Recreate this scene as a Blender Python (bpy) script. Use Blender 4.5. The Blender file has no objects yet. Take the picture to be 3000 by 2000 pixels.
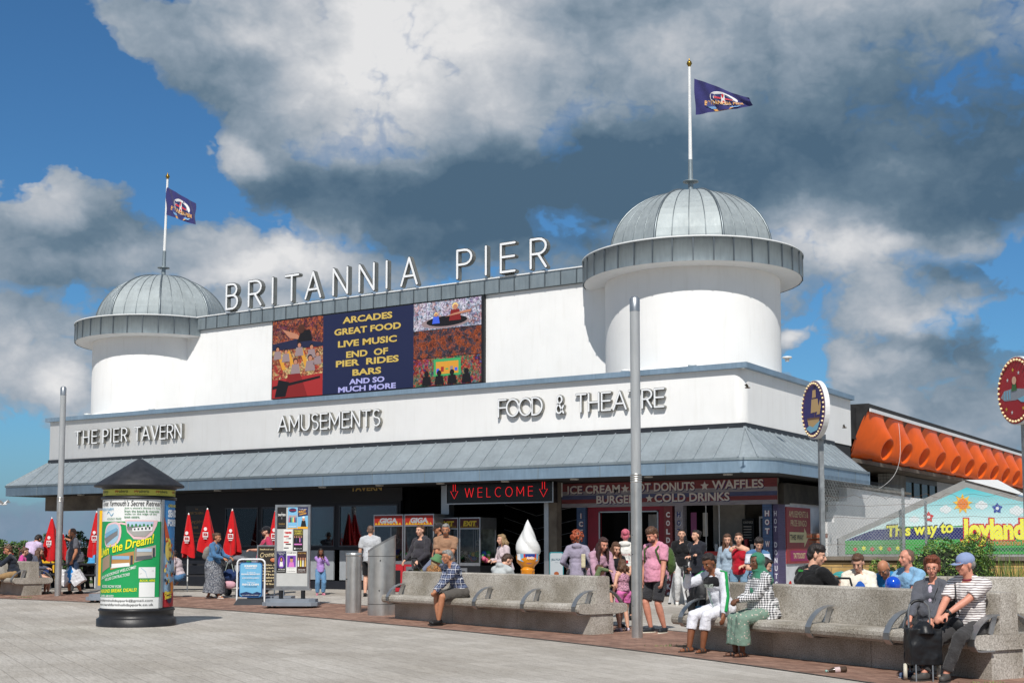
import bpy, math, random
from mathutils import Vector as V, Matrix as Mx, Euler
PI = math.pi; rnd = random.Random(11)
SC = bpy.context.scene; COL = SC.collection
# ---------------------------------------------------------------- camera
F, TH, SH, YAW, CZ = 3778.5, .0803, 296.07, .5627, 1.42
cd = bpy.data.cameras.new('camera'); cam = bpy.data.objects.new('camera', cd); COL.objects.link(cam)
cam.location = (0, 0, CZ); cam.rotation_euler = (PI/2+TH, 0, YAW)
cd.sensor_width = 36; cd.lens = F/3000*36; cd.shift_y = SH/3000; cd.clip_end = 6000; cd.clip_start = .1
SC.camera = cam
CF = V((-math.sin(YAW), math.cos(YAW), 0)); CR = V((math.cos(YAW), math.sin(YAW), 0))
def ray(px, py):
    a = (px-1500)/F; b = (1000+SH-py)/F
    D = math.cos(TH)-b*math.sin(TH); z = math.sin(TH)+b*math.cos(TH)
    return CF*D+CR*a+V((0, 0, z))
def atY(px, py, Y):
    r = ray(px, py); return V((0, 0, CZ))+r*(Y/r.y)
def atX(px, py, X):
    r = ray(px, py); return V((0, 0, CZ))+r*(X/r.x)
def atD(px, py, d):
    r = ray(px, py); return V((0, 0, CZ))+r*(d/(r.dot(CF)))
def gz(Y): return 0 if Y < 19 else min(.18, (Y-19)/8*.18)
def G(px, py):
    r = ray(px, py); Y = 20.
    for _ in range(60): Y = r.y*(gz(Y)-CZ)/r.z
    p = V((0, 0, CZ))+r*((gz(Y)-CZ)/r.z); return V((p.x, p.y, gz(p.y)))
def gd(px, d):                       # ground point at view depth d
    p = atD(px, 1600, d); return V((p.x, p.y, gz(p.y)))
def face(f): return math.radians(212.24+f)    # 0 = towards the viewer, 90 = to picture right
# ---------------------------------------------------------------- materials
def lin(c):
    return tuple(((v/255)/12.92 if v/255 <= .04045 else ((v/255+.055)/1.055)**2.4) for v in c)+(1,)
MATS = {}
class NT:
    def __init__(s, tree): s.t = tree; s.n = tree.nodes; s.l = tree.links
    def __call__(s, typ, inp=None, **kw):
        nd = s.n.new(typ)
        for k, v in kw.items(): setattr(nd, k, v)
        for k, v in (inp or {}).items():
            sk = nd.inputs[k]
            if isinstance(v, bpy.types.NodeSocket): s.l.new(v, sk)
            else: sk.default_value = v
        return nd
    def math(s, op, a, b=0., c=None, clamp=False):
        nd = s.n.new('ShaderNodeMath'); nd.operation = op; nd.use_clamp = clamp
        for i, v in enumerate((a, b) if c is None else (a, b, c)):
            if isinstance(v, bpy.types.NodeSocket): s.l.new(v, nd.inputs[i])
            else: nd.inputs[i].default_value = v
        return nd.outputs[0]
    def mix(s, f, a, b, bt='MIX'):
        nd = s.n.new('ShaderNodeMix'); nd.data_type = 'RGBA'; nd.blend_type = bt
        for i, v in ((0, f), (6, a), (7, b)):
            if isinstance(v, bpy.types.NodeSocket): s.l.new(v, nd.inputs[i])
            else: nd.inputs[i].default_value = v
        return nd.outputs[2]
    def ramp(s, f, stops, interp='LINEAR'):
        nd = s.n.new('ShaderNodeValToRGB'); cr = nd.color_ramp; cr.interpolation = interp
        while len(cr.elements) < len(stops): cr.elements.new(.5)
        for e, (p, c) in zip(cr.elements, stops): e.position = p; e.color = c
        s.l.new(f, nd.inputs[0]); return nd.outputs[0]
    def noise(s, vec, sc, det=3, rough=.55):
        nd = s('ShaderNodeTexNoise', {'Scale': sc, 'Detail': det, 'Roughness': rough})
        if vec is not None: s.l.new(vec, nd.inputs['Vector'])
        return nd.outputs[0]
def newmat(name):
    m = bpy.data.materials.new(name); m.use_nodes = True
    nt = NT(m.node_tree); b = nt.n['Principled BSDF']; MATS[name] = m
    tc = nt('ShaderNodeTexCoord'); return m, nt, b, tc.outputs['Object']
def mat(name, col, rough=.6, metal=0, var=.12, vs=6, bump=0, bs=40, spec=.4, emit=0, stretch=None, sheen=0, coat=0, bd=.01):
    if name in MATS: return MATS[name]
    m, nt, b, oc = newmat(name); c = lin(col)
    b.inputs['Roughness'].default_value = rough; b.inputs['Metallic'].default_value = metal
    b.inputs['Specular IOR Level'].default_value = spec
    if coat: b.inputs['Coat Weight'].default_value = coat; b.inputs['Coat Roughness'].default_value = .1
    if sheen: b.inputs['Sheen Weight'].default_value = sheen
    vec = oc
    if stretch: vec = nt('ShaderNodeMapping', {'Vector': oc, 'Scale': stretch}).outputs[0]
    if var:
        n = nt.noise(vec, vs, 4); lo = tuple(x*(1-var) for x in c[:3])+(1,); hi = tuple(min(1, x*(1+var)) for x in c[:3])+(1,)
        o = nt.ramp(n, [(.3, lo), (.7, hi)]); nt.l.new(o, b.inputs['Base Color'])
        nt.l.new(nt.math('MULTIPLY_ADD', n, .25, rough-.12, clamp=True), b.inputs['Roughness'])
    else: b.inputs['Base Color'].default_value = c
    if bump:
        bn = nt('ShaderNodeBump', {'Strength': bump, 'Distance': bd, 'Height': nt.noise(vec, bs, 4)})
        nt.l.new(bn.outputs[0], b.inputs['Normal'])
    if emit: b.inputs['Emission Color'].default_value = c; b.inputs['Emission Strength'].default_value = emit
    return m
def ink(r, g, b, rough=.55): return mat('ink_%d_%d_%d' % (r, g, b), (r, g, b), rough, var=0)
def cloth(name, col, **k):
    k.setdefault('rough', .85); k.setdefault('var', .1); k.setdefault('vs', 9); k.setdefault('bump', .75); k.setdefault('bs', 13); k.setdefault('bd', .03); k.setdefault('spec', .2); k.setdefault('sheen', .15)
    return mat(name, col, **k)
# ---------------------------------------------------------------- mesh builder
def frame(o, ux, uy):
    o, ux, uy = V(o), V(ux).normalized(), V(uy).normalized(); n = ux.cross(uy)
    return lambda u, v, d=0: o+ux*u+uy*v+n*d
def clipx(P, x, sg):
    o = []
    for i in range(len(P)):
        a, b = P[i-1], P[i]; ia, ib = sg*(a[0]-x) >= 0, sg*(b[0]-x) >= 0
        if ia != ib: t = (x-a[0])/(b[0]-a[0]); o.append((x, a[1]+(b[1]-a[1])*t))
        if ib: o.append((b[0], b[1]))
    return o
class MB:
    def __init__(s): s.v = []; s.f = []; s.m = []; s.sm = []
    def add(s, vs, fs, m=0, sm=False):
        b = len(s.v); s.v += [tuple(x) for x in vs]
        for f in fs: s.f.append([b+i for i in f]); s.m.append(m); s.sm.append(sm)
        return s
    def bx(s, a, b, m=0, M=None):
        vs = [V((x, y, z)) for z in (a[2], b[2]) for y in (a[1], b[1]) for x in (a[0], b[0])]
        if M: vs = [M @ v for v in vs]
        return s.add(vs, [(0, 2, 3, 1), (4, 5, 7, 6), (0, 1, 5, 4), (2, 6, 7, 3), (0, 4, 6, 2), (1, 3, 7, 5)], m)
    def box(s, c, d, m=0, M=None):
        return s.bx([c[i]-d[i]/2 for i in range(3)], [c[i]+d[i]/2 for i in range(3)], m, M)
    def bar(s, p, q, w, h, m=0, up=(0, 0, 1)):        # box-section bar from p to q
        p, q = V(p), V(q); z = (q-p).normalized(); x = V(up).cross(z)
        if x.length < 1e-4: x = V((1, 0, 0)).cross(z)
        x.normalize(); y = z.cross(x); vs = []
        for c in (p, q):
            for a, b in ((-1, -1), (1, -1), (1, 1), (-1, 1)): vs.append(c+x*a*w/2+y*b*h/2)
        return s.add(vs, [(3, 2, 1, 0), (4, 5, 6, 7), (0, 1, 5, 4), (1, 2, 6, 5), (2, 3, 7, 6), (3, 0, 4, 7)], m)
    def tube(s, pts, r, n=8, m=0, cap=True, sm=True, flat=1.):
        pts = [V(p) for p in pts]; rs = r if isinstance(r, (list, tuple)) else [r]*len(pts)
        t0 = (pts[1]-pts[0]).normalized(); ref = V((0, 0, 1)) if abs(t0.z) < .9 else V((1, 0, 0))
        x = t0.cross(ref).normalized(); vs = []; k = len(pts)
        for i, p in enumerate(pts):
            t = (pts[min(i+1, k-1)]-pts[max(i-1, 0)]).normalized()
            x = (x-t*x.dot(t)).normalized(); y = t.cross(x)
            for j in range(n):
                a = 2*PI*j/n; vs.append(p+x*math.cos(a)*rs[i]+y*math.sin(a)*rs[i]*flat)
        fs = [(i*n+j, i*n+(j+1) % n, (i+1)*n+(j+1) % n, (i+1)*n+j) for i in range(k-1) for j in range(n)]
        s.add(vs, fs, m, sm)
        if cap: s.add(vs[:n], [tuple(range(n-1, -1, -1))], m); s.add(vs[-n:], [tuple(range(n))], m)
        return s
    def lathe(s, prof, c=(0, 0, 0), n=32, m=0, sm=True, M=None, closed=True):
        vs = [V((c[0]+r*math.cos(2*PI*j/n), c[1]+r*math.sin(2*PI*j/n), c[2]+z)) for r, z in prof for j in range(n)]
        if M: vs = [M @ v for v in vs]
        k = len(prof); s.add(vs, [(i*n+j, i*n+(j+1) % n, (i+1)*n+(j+1) % n, (i+1)*n+j) for i in range(k-1) for j in range(n)], m, sm)
        if closed and prof[0][0] > 1e-4: s.add(vs[:n], [tuple(range(n-1, -1, -1))], m)
        if closed and prof[-1][0] > 1e-4: s.add(vs[-n:], [tuple(range(n))], m)
        return s
    def ell(s, c, r, n=12, m=0, M=None, k=None):
        k = k or n//2+1; r = tuple(r) if isinstance(r, (tuple, list, V)) else (r, r, r); vs = []
        for i in range(k+1):
            a = PI*i/k
            for j in range(n):
                b = 2*PI*j/n; v = V((r[0]*math.sin(a)*math.cos(b), r[1]*math.sin(a)*math.sin(b), -r[2]*math.cos(a)))
                vs.append((M @ v if M else v)+V(c))
        return s.add(vs, [(i*n+j, i*n+(j+1) % n, (i+1)*n+(j+1) % n, (i+1)*n+j) for i in range(k) for j in range(n)], m, True)
    def poly(s, pts, fr, m=0, d=0., t=0.):            # flat polygon, optionally a prism t thick behind
        if getattr(fr, 'curved', 0):
            w_ = fr.curved; x0 = min(p[0] for p in pts); x1 = max(p[0] for p in pts)
            if x1-x0 > w_*1.5:
                k = int((x1-x0)/w_)+1
                for i in range(k):
                    q = clipx(clipx(pts, x0+(x1-x0)*i/k, 1), x0+(x1-x0)*(i+1)/k, -1)
                    if len(q) > 2: s.poly(q, lambda u, v, dd=0: fr(u, v, dd), m, d)
                return s
        vs = [fr(u, v, d) for u, v in pts]; n = len(vs); ar = sum(pts[i][0]*pts[(i+1) % n][1]-pts[(i+1) % n][0]*pts[i][1] for i in range(n))
        if ar < 0: vs = vs[::-1]; pts = pts[::-1]
        s.add(vs, [tuple(range(n))], m)
        if t:
            bk = [fr(u, v, d-t) for u, v in pts]
            s.add(vs+bk, [(i, n+i, n+(i+1) % n, (i+1) % n) for i in range(n)]+[tuple(n+i for i in range(n-1, -1, -1))], m)
        return s
    def rect(s, x0, y0, x1, y1, fr, m=0, d=0., t=0., nu=1):
        if nu == 1: return s.poly([(x0, y0), (x1, y0), (x1, y1), (x0, y1)], fr, m, d, t)
        vs = []
        for i in range(nu+1):
            u = x0+(x1-x0)*i/nu; vs += [fr(u, y0, d), fr(u, y1, d)]
        return s.add(vs, [(2*i, 2*i+2, 2*i+3, 2*i+1) for i in range(nu)], m, True)
    def disc(s, x, y, r, fr, m=0, d=0., t=0., n=20, ry=None):
        return s.poly([(x+r*math.cos(2*PI*i/n), y+(ry or r)*math.sin(2*PI*i/n)) for i in range(n)], fr, m, d, t)
    def star(s, x, y, r, fr, m=0, d=0., k=5, q=.45, a0=PI/2):
        return s.poly([(x+(r if i % 2 == 0 else r*q)*math.cos(a0+PI*i/k), y+(r if i % 2 == 0 else r*q)*math.sin(a0+PI*i/k)) for i in range(2*k)], fr, m, d)
    def text(s, txt, fr, x, y, h, m=0, d=.004, w=None, bold=0., al='l', slant=0., ext=0., rot=0.):
        vs, fs, gw, gh = glyph(txt, bold, ext); sy = h/gh; sx = sy if w is None else w/gw; W = gw*sx
        x0 = x-(0 if al == 'l' else W/2 if al == 'c' else W); ca, sa = math.cos(rot), math.sin(rot); o = []
        for a, b, c in vs:
            u, v = a*sx+b*sy*slant, b*sy; o.append(fr(x0+u*ca-v*sa, y+u*sa+v*ca, d+c*(sy if ext else 1)))
        return s.add(o, fs, m)
    def ribbon(s, pts, w, fr, d0, d1, m=0, closed=False):   # rounded stroke, front at d1, back at d0
        P = [V((p[0], p[1], 0)) for p in pts]; n = len(P)
        if closed: P = P+[P[0]]; n += 1
        L, R = [], []
        for i in range(n):
            a = P[i-1] if i else (P[-2] if closed else P[0]); b = P[i+1] if i < n-1 else (P[1] if closed else P[-1])
            t1 = (P[i]-a); t2 = (b-P[i]); t1 = t1.normalized() if t1.length > 1e-6 else t2.normalized(); t2 = t2.normalized() if t2.length > 1e-6 else t1
            t = (t1+t2).normalized(); nn = V((-t.y, t.x, 0)); k = 1/max(.5, nn.dot(V((-t1.y, t1.x, 0))))
            L.append(P[i]+nn*w/2*k); R.append(P[i]-nn*w/2*k)
        if closed:
            for i in range(n-1):
                a, b, c, e = L[i], L[i+1], R[i+1], R[i]
                s.add([fr(q.x, q.y, d1) for q in (a, b, c, e)], [(3, 2, 1, 0)], m)
                s.add([fr(a.x, a.y, d1), fr(b.x, b.y, d1), fr(b.x, b.y, d0), fr(a.x, a.y, d0)], [(0, 1, 2, 3)], m, True)
                s.add([fr(e.x, e.y, d1), fr(c.x, c.y, d1), fr(c.x, c.y, d0), fr(e.x, e.y, d0)], [(3, 2, 1, 0)], m, True)
            return s
        def capf(c, dirv):
            a0 = math.atan2(dirv.y, dirv.x); return [(c.x+w/2*math.cos(a0+PI/2-PI*i/6), c.y+w/2*math.sin(a0+PI/2-PI*i/6)) for i in range(1, 6)]
        out = [(q.x, q.y) for q in L]+capf(P[-1], P[-1]-P[-2])+[(q.x, q.y) for q in R[::-1]]+capf(P[0], P[0]-P[1])
        return s.poly(out, fr, m, d1, d1-d0)
    def build(s, name, mats, par=None, loc=None, rz=0):
        me = bpy.data.meshes.new(name); me.from_pydata(s.v, [], s.f)
        for mm in (mats if isinstance(mats, (list, tuple)) else [mats]): me.materials.append(mm)
        me.polygons.foreach_set('material_index', s.m); me.polygons.foreach_set('use_smooth', s.sm); me.update()
        o = bpy.data.objects.new(name, me); COL.objects.link(o)
        if par is not None: o.parent = par
        if loc is not None: o.location = loc
        o.rotation_euler[2] = rz; return o
GC = {}
def glyph(txt, bold=0., ext=0.):
    k = (txt, bold, ext)
    if k not in GC:
        cu = bpy.data.curves.new('t', 'FONT'); cu.body = txt; cu.offset = bold; cu.resolution_u = 3; cu.extrude = ext
        o = bpy.data.objects.new('t', cu); me = o.to_mesh()
        vs = [tuple(v.co) for v in me.vertices]; fs = [tuple(p.vertices) for p in me.polygons]; o.to_mesh_clear()
        bpy.data.objects.remove(o); bpy.data.curves.remove(cu)
        x0 = min(v[0] for v in vs); y0 = min(v[1] for v in vs)
        if ext == 0:      # keep the faces that look forwards
            pass
        vs = [(a-x0, b-y0, c) for a, b, c in vs]
        GC[k] = (vs, fs, max(v[0] for v in vs), max(v[1] for v in vs))
    return GC[k]
def tag(o, label, cat, group=None, kind=None):
    if label: o['label'] = label
    if cat: o['category'] = cat
    if group: o['group'] = group
    if kind: o['kind'] = kind
    return o
def thing(name, label, cat, loc=(0, 0, 0), rz=0, group=None):
    o = bpy.data.objects.new(name, None); COL.objects.link(o); o.empty_display_size = .1
    o.location = loc; o.rotation_euler[2] = rz; return tag(o, label, cat, group)
def struct(o): o['kind'] = 'structure'; return o
def dup(root, loc, rz, label=None):
    r = root.copy(); COL.objects.link(r); r.location = loc; r.rotation_euler[2] = rz
    if label: r['label'] = label
    for ch in list(root.children):
        c = ch.copy(); COL.objects.link(c); c.parent = r
        for g in list(ch.children):
            d = g.copy(); COL.objects.link(d); d.parent = c
    return r
def arc(cx, cy, rx, ry, a0, a1, n=8):
    return [(cx+rx*math.cos(math.radians(a0+(a1-a0)*i/n)), cy+ry*math.sin(math.radians(a0+(a1-a0)*i/n))) for i in range(n+1)]
# monoline letters, height 1
LET = {
 'A': (.8, [[(0, 0), (.4, 1)], [(.4, 1), (.8, 0)], [(.14, .33), (.66, .33)]]),
 'B': (.58, [[(0, 0), (0, 1)], [(0, 1)]+arc(.3, .77, .23, .23, 90, -90)+[(0, .54)], [(0, .54)]+arc(.31, .27, .27, .27, 90, -90)+[(0, 0)]]),
 'C': (.75, [arc(.42, .5, .42, .5, 50, 310, 16)]), 'D': (.68, [[(0, 0), (0, 1)], [(0, 1), (.2, 1)]+arc(.2, .5, .48, .5, 90, -90, 12)+[(0, 0)]]),
 'E': (.56, [[(0, 0), (0, 1)], [(0, 1), (.56, 1)], [(0, .53), (.54, .53)], [(0, 0), (.56, 0)]]),
 'F': (.54, [[(0, 0), (0, 1)], [(0, 1), (.54, 1)], [(0, .53), (.5, .53)]]),
 'H': (.66, [[(0, 0), (0, 1)], [(.66, 0), (.66, 1)], [(0, .5), (.66, .5)]]), 'I': (0.02, [[(.01, 0), (.01, 1)]]),
 'L': (.5, [[(0, 1), (0, 0)], [(0, 0), (.5, 0)]]), 'M': (.84, [[(0, 0), (0, 1)], [(0, 1), (.42, .25)], [(.42, .25), (.84, 1)], [(.84, 1), (.84, 0)]]),
 'N': (.66, [[(0, 0), (0, 1)], [(0, 1), (.66, 0)], [(.66, 0), (.66, 1)]]), 'O': (.84, [arc(.42, .5, .42, .5, 0, 360, 28)[:-1]+['c']]),
 'P': (.56, [[(0, 0), (0, 1)], [(0, 1)]+arc(.28, .74, .28, .26, 90, -90)+[(0, .48)]]),
 'R': (.58, [[(0, 0), (0, 1)], [(0, 1)]+arc(.3, .74, .28, .26, 90, -90)+[(0, .48)], [(.28, .48), (.58, 0)]]),
 'S': (.54, [arc(.28, .76, .25, .24, 40, 270, 12)+arc(.28, .26, .26, .26, 90, -140, 12)]),
 'T': (.64, [[(0, 1), (.64, 1)], [(.32, 0), (.32, .96)]]), 'U': (.66, [[(0, 1), (0, .33)]+arc(.33, .33, .33, .33, 180, 360, 10)+[(.66, 1)]]),
 'V': (.72, [[(0, 1), (.36, 0)], [(.36, 0), (.72, 1)]]), 'W': (1.1, [[(0, 1), (.27, 0)], [(.27, 0), (.55, 1)], [(.55, 1), (.83, 0)], [(.83, 0), (1.1, 1)]]),
 '&': (.66, [[(.66, 0), (.18, .62)]+arc(.32, .79, .2, .21, 215, -35, 10)+[(.16, .46)]+arc(.27, .24, .25, .24, 120, 310, 10)+[(.64, .42)]])}
# ---------------------------------------------------------------- sun and sky
SUN = V((-.45*math.cos(math.radians(47)), .893*math.cos(math.radians(47)), -math.sin(math.radians(47)))).normalized()
ld = bpy.data.lights.new('sun', 'SUN'); ld.energy = 4.0; ld.angle = math.radians(.53); ld.color = (1, .955, .89)
lo = bpy.data.objects.new('sun', ld); COL.objects.link(lo); lo.rotation_euler = SUN.to_track_quat('-Z', 'Y').to_euler(); lo.location = (10, -20, 30)
W = bpy.data.worlds.new('World'); SC.world = W; W.use_nodes = True; nt = NT(W.node_tree)
bg = nt.n['Background']; bg.inputs[1].default_value = .1
sky = nt('ShaderNodeTexSky'); sky.sky_type = 'NISHITA'; sky.sun_disc = False; sky.sun_elevation = math.radians(47); sky.sun_rotation = math.radians(153.3)
sky.air_density = 1.0; sky.dust_density = .6; sky.ozone_density = 2.2; sky.altitude = 0
gen = nt('ShaderNodeTexCoord').outputs['Generated']; sp = nt('ShaderNodeSeparateXYZ', {0: gen})
az = nt.math('ARCTAN2', sp.outputs[0], sp.outputs[1]); el = nt.math('ARCSINE', sp.outputs[2])
uv = nt('ShaderNodeCombineXYZ', {0: az, 1: el, 2: 0.}).outputs[0]
S0 = nt('ShaderNodeMapping', {'Vector': uv, 'Scale': (1, 1.35, 1)}).outputs[0]
def dirxy(px, py):
    r = ray(px*1.2755, py*1.2755).normalized(); return math.atan2(r.x, r.y), math.asin(r.z)
def fbm(vec, sc, det, rough, off=(0, 0, 0)):
    if off != (0, 0, 0): vec = nt('ShaderNodeMapping', {'Vector': vec, 'Location': off}).outputs[0]
    nd = nt('ShaderNodeTexNoise', {'Vector': vec, 'Scale': sc, 'Detail': det, 'Roughness': rough}, noise_dimensions='2D'); return nd
wn = fbm(S0, 5.5, 6, .55); wv = nt('ShaderNodeVectorMath', {0: wn.outputs['Color'], 1: (.5, .5, .5)}, operation='SUBTRACT').outputs[0]
wv = nt('ShaderNodeVectorMath', {0: wv, 'Scale': .10}, operation='SCALE').outputs[0]
warp = nt('ShaderNodeVectorMath', {0: uv, 1: wv}, operation='ADD').outputs[0]
def blobs(base, lst):
    acc = base
    for (x, y, rx, ry, amp) in lst:
        a, e = dirxy(x, y); k = 1.2755/F
        mp = nt('ShaderNodeMapping', {'Vector': warp, 'Location': (a, e, 0), 'Scale': (rx*k, ry*k, 1)}, vector_type='TEXTURE').outputs[0]
        g = nt('ShaderNodeTexGradient', {'Vector': mp}, gradient_type='SPHERICAL').outputs['Fac']
        acc = nt.math('MULTIPLY_ADD', nt('ShaderNodeMapRange', {0: g, 2: .85}, interpolation_type='SMOOTHSTEP').outputs[0], amp, acc)
    return acc
n1 = fbm(S0, 9, 9, .62, (3.1, 1.7, 0)).outputs[0]; n2 = fbm(S0, 26, 7, .65, (1.3, 5.2, 0)).outputs[0]; n3 = fbm(S0, 3.2, 5, .5, (7.3, 2.2, 0)).outputs[0]
puff = nt('ShaderNodeTexVoronoi', {'Vector': nt('ShaderNodeVectorMath', {0: S0, 1: nt('ShaderNodeVectorMath', {0: fbm(S0, 14, 4, .6).outputs['Color'], 'Scale': .07}, operation='SCALE').outputs[0]}, operation='ADD').outputs[0], 'Scale': 9., 'Detail': 3., 'Roughness': .6, 'Lacunarity': 2.3}, feature='F1', voronoi_dimensions='2D').outputs[0]
nn = nt.math('ADD', nt.math('MULTIPLY_ADD', n1, 1.5, -.75), nt.math('MULTIPLY_ADD', n2, .7, -.35))
nn = nt.math('ADD', nn, nt.math('MULTIPLY_ADD', puff, -1.3, 1.18))
dens = blobs(nt.math('MULTIPLY_ADD', nn, .85, .74), [
 (40, 150, 360, 330, -2.4), (300, 300, 290, 170, -1.8), (440, 470, 200, 80, -1.0), (720, 575, 330, 50, -.7), (110, 665, 250, 55, -.7), (40, 250, 200, 160, -1),
 (1880, 900, 110, 170, -1.1), (2130, 640, 300, 110, -.35), (1800, 560, 110, 60, -.3), (60, 1080, 300, 160, -.9), (2250, 1050, 500, 120, -.2), (2330, 790, 100, 70, -.6), (2200, 760, 140, 50, -.5), (640, 860, 60, 60, -.5),
 (90, 430, 230, 100, 1.5), (60, 560, 380, 90, 1.3), (430, 590, 330, 70, 1.1), (400, 60, 300, 80, 1.2), (620, 400, 130, 110, 1.4), (900, 470, 480, 130, 1.1), (1500, 420, 600, 150, .8), (2150, 480, 320, 110, .8), (560, 180, 220, 140, .9), (1300, 60, 1200, 260, .8), (1750, 380, 900, 190, .75), (2150, 950, 400, 180, .45), (2000, 600, 500, 90, .35), (330, 40, 330, 90, .5), (150, 890, 140, 50, 1.0), (1840, 810, 100, 50, 1.1), (2000, 860, 130, 60, .9), (620, 170, 160, 120, .9), (60, 720, 120, 60, .8)])
n4 = fbm(S0, 5, 7, .58, (2.2, 9.1, 0)).outputs[0]
br = blobs(nt.math('ADD', nt.math('MULTIPLY_ADD', nn, .17, .43), nt.math('MULTIPLY_ADD', n4, 1.15, -.575)), [
 (950, 110, 480, 220, .5), (1300, 260, 260, 100, .22), (560, 400, 120, 90, .5), (800, 330, 330, 120, .22), (330, 60, 300, 70, .1), (540, 50, 110, 70, .25), (110, 400, 240, 90, .22),
 (430, 590, 420, 80, .3), (1850, 800, 100, 50, .5), (2010, 850, 140, 60, .3), (1980, 560, 260, 70, .34), (2250, 590, 200, 50, .2), (2150, 760, 220, 60, .2), (1360, 520, 130, 50, .22), (1500, 90, 420, 120, .2), (150, 880, 130, 50, .3), (60, 900, 300, 300, .1), (1300, 320, 300, 80, .2), (600, 640, 300, 60, .35),
 (980, 500, 600, 150, -.46), (1450, 400, 640, 160, -.38), (2080, 350, 640, 200, -.42), (2330, 470, 220, 90, -.25), (2250, 640, 130, 60, -.35), (2200, 820, 260, 60, -.25), (1950, 190, 420, 110, -.2), (120, 510, 260, 60, -.1), (1150, 560, 260, 50, -.2), (2300, 720, 200, 60, -.15)])
br = nt.math('MULTIPLY_ADD', nt.math('SUBTRACT', n3, .5), .3, br)
mask = nt.ramp(dens, [(.24, (0, 0, 0, 1)), (.55, (.66, .66, .66, 1)), (.95, (1, 1, 1, 1))], 'EASE')
K = 7.6
cc = nt.ramp(br, [(.0, lin((84, 112, 136))), (.25, lin((112, 136, 156))), (.5, lin((158, 173, 188))), (.72, lin((200, 206, 214))), (1.0, lin((246, 246, 247)))])
cc = nt('ShaderNodeVectorMath', {0: cc, 'Scale': K}, operation='SCALE').outputs[0]
skc = nt('ShaderNodeVectorMath', {0: sky.outputs[0], 1: (.34, .63, .84)}, operation='MULTIPLY').outputs[0]
hz = nt.ramp(el, [(0., (1, 1, 1, 1)), (.11, (0, 0, 0, 1))], 'EASE')
fin = nt.mix(mask, skc, cc)
hc = nt('ShaderNodeVectorMath', {0: (.255, .385, .56), 'Scale': 6.4}, operation='SCALE').outputs[0]
fin = nt.mix(nt.math('MULTIPLY', hz, .6), fin, hc)
nt.l.new(fin, bg.inputs[0])
SC.view_settings.view_transform = 'Standard'; SC.view_settings.look = 'None'; SC.view_settings.exposure = .15
# ---------------------------------------------------------------- setting materials
def paving():
    m, nt, b, oc = newmat('paving_slabs')
    vec = nt('ShaderNodeMapping', {'Vector': oc, 'Rotation': (0, 0, math.radians(30))}).outputs[0]
    br = nt('ShaderNodeTexBrick', {'Vector': vec, 'Scale': 1., 'Mortar Size': .005, 'Mortar Smooth': .3, 'Brick Width': .9, 'Row Height': .3, 'Color1': lin((176, 170, 162)), 'Color2': lin((198, 192, 184)), 'Mortar': lin((134, 127, 118))})
    st = nt.noise(nt('ShaderNodeMapping', {'Vector': vec, 'Scale': (1.2, 9, 1)}).outputs[0], 3, 6, .65)
    big = nt.noise(vec, .35, 4); fine = nt.noise(oc, 60, 3)
    c = nt.mix(1., br.outputs[0], nt.ramp(st, [(.3, lin((196, 192, 186))), (.55, lin((250, 250, 250))), (.75, lin((255, 255, 255)))]), 'MULTIPLY')
    c = nt.mix(1., c, nt.ramp(big, [(.35, lin((216, 212, 206))), (.6, lin((255, 255, 255)))]), 'MULTIPLY')
    c = nt.mix(.3, c, nt.ramp(fine, [(.35, lin((120, 114, 108))), (.65, lin((214, 206, 196)))]))
    sp = nt.noise(oc, 7, 2); c = nt.mix(nt.ramp(sp, [(.735, (0, 0, 0, 1)), (.75, (.5, .5, .5, 1))]), c, lin((96, 90, 84)))
    nt.l.new(c, b.inputs['Base Color']); b.inputs['Roughness'].default_value = .8
    h = nt.math('MULTIPLY_ADD', br.outputs['Fac'], -1.4, nt.math('MULTIPLY', st, 1.2))
    nt.l.new(nt('ShaderNodeBump', {'Strength': .6, 'Distance': .006, 'Height': h}).outputs[0], b.inputs['Normal']); return m
def bricks(name, c1, c2, mo, w, h, ms=.008, rot=(0, 0, 0), sc=1., bump=.6):
    m, nt, b, oc = newmat(name); vec = nt('ShaderNodeMapping', {'Vector': oc, 'Rotation': rot}).outputs[0]
    br = nt('ShaderNodeTexBrick', {'Vector': vec, 'Scale': sc, 'Mortar Size': ms, 'Brick Width': w, 'Row Height': h, 'Color1': lin(c1), 'Color2': lin(c2), 'Mortar': lin(mo)})
    n = nt.noise(oc, 2.2, 5); c = nt.mix(1., br.outputs[0], nt.ramp(n, [(.3, lin((190, 186, 182))), (.65, lin((255, 255, 255)))]), 'MULTIPLY')
    nt.l.new(c, b.inputs['Base Color']); b.inputs['Roughness'].default_value = .85
    nt.l.new(nt('ShaderNodeBump', {'Strength': bump, 'Distance': .006, 'Height': nt.math('SUBTRACT', n, br.outputs['Fac'])}).outputs[0], b.inputs['Normal']); return m
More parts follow.
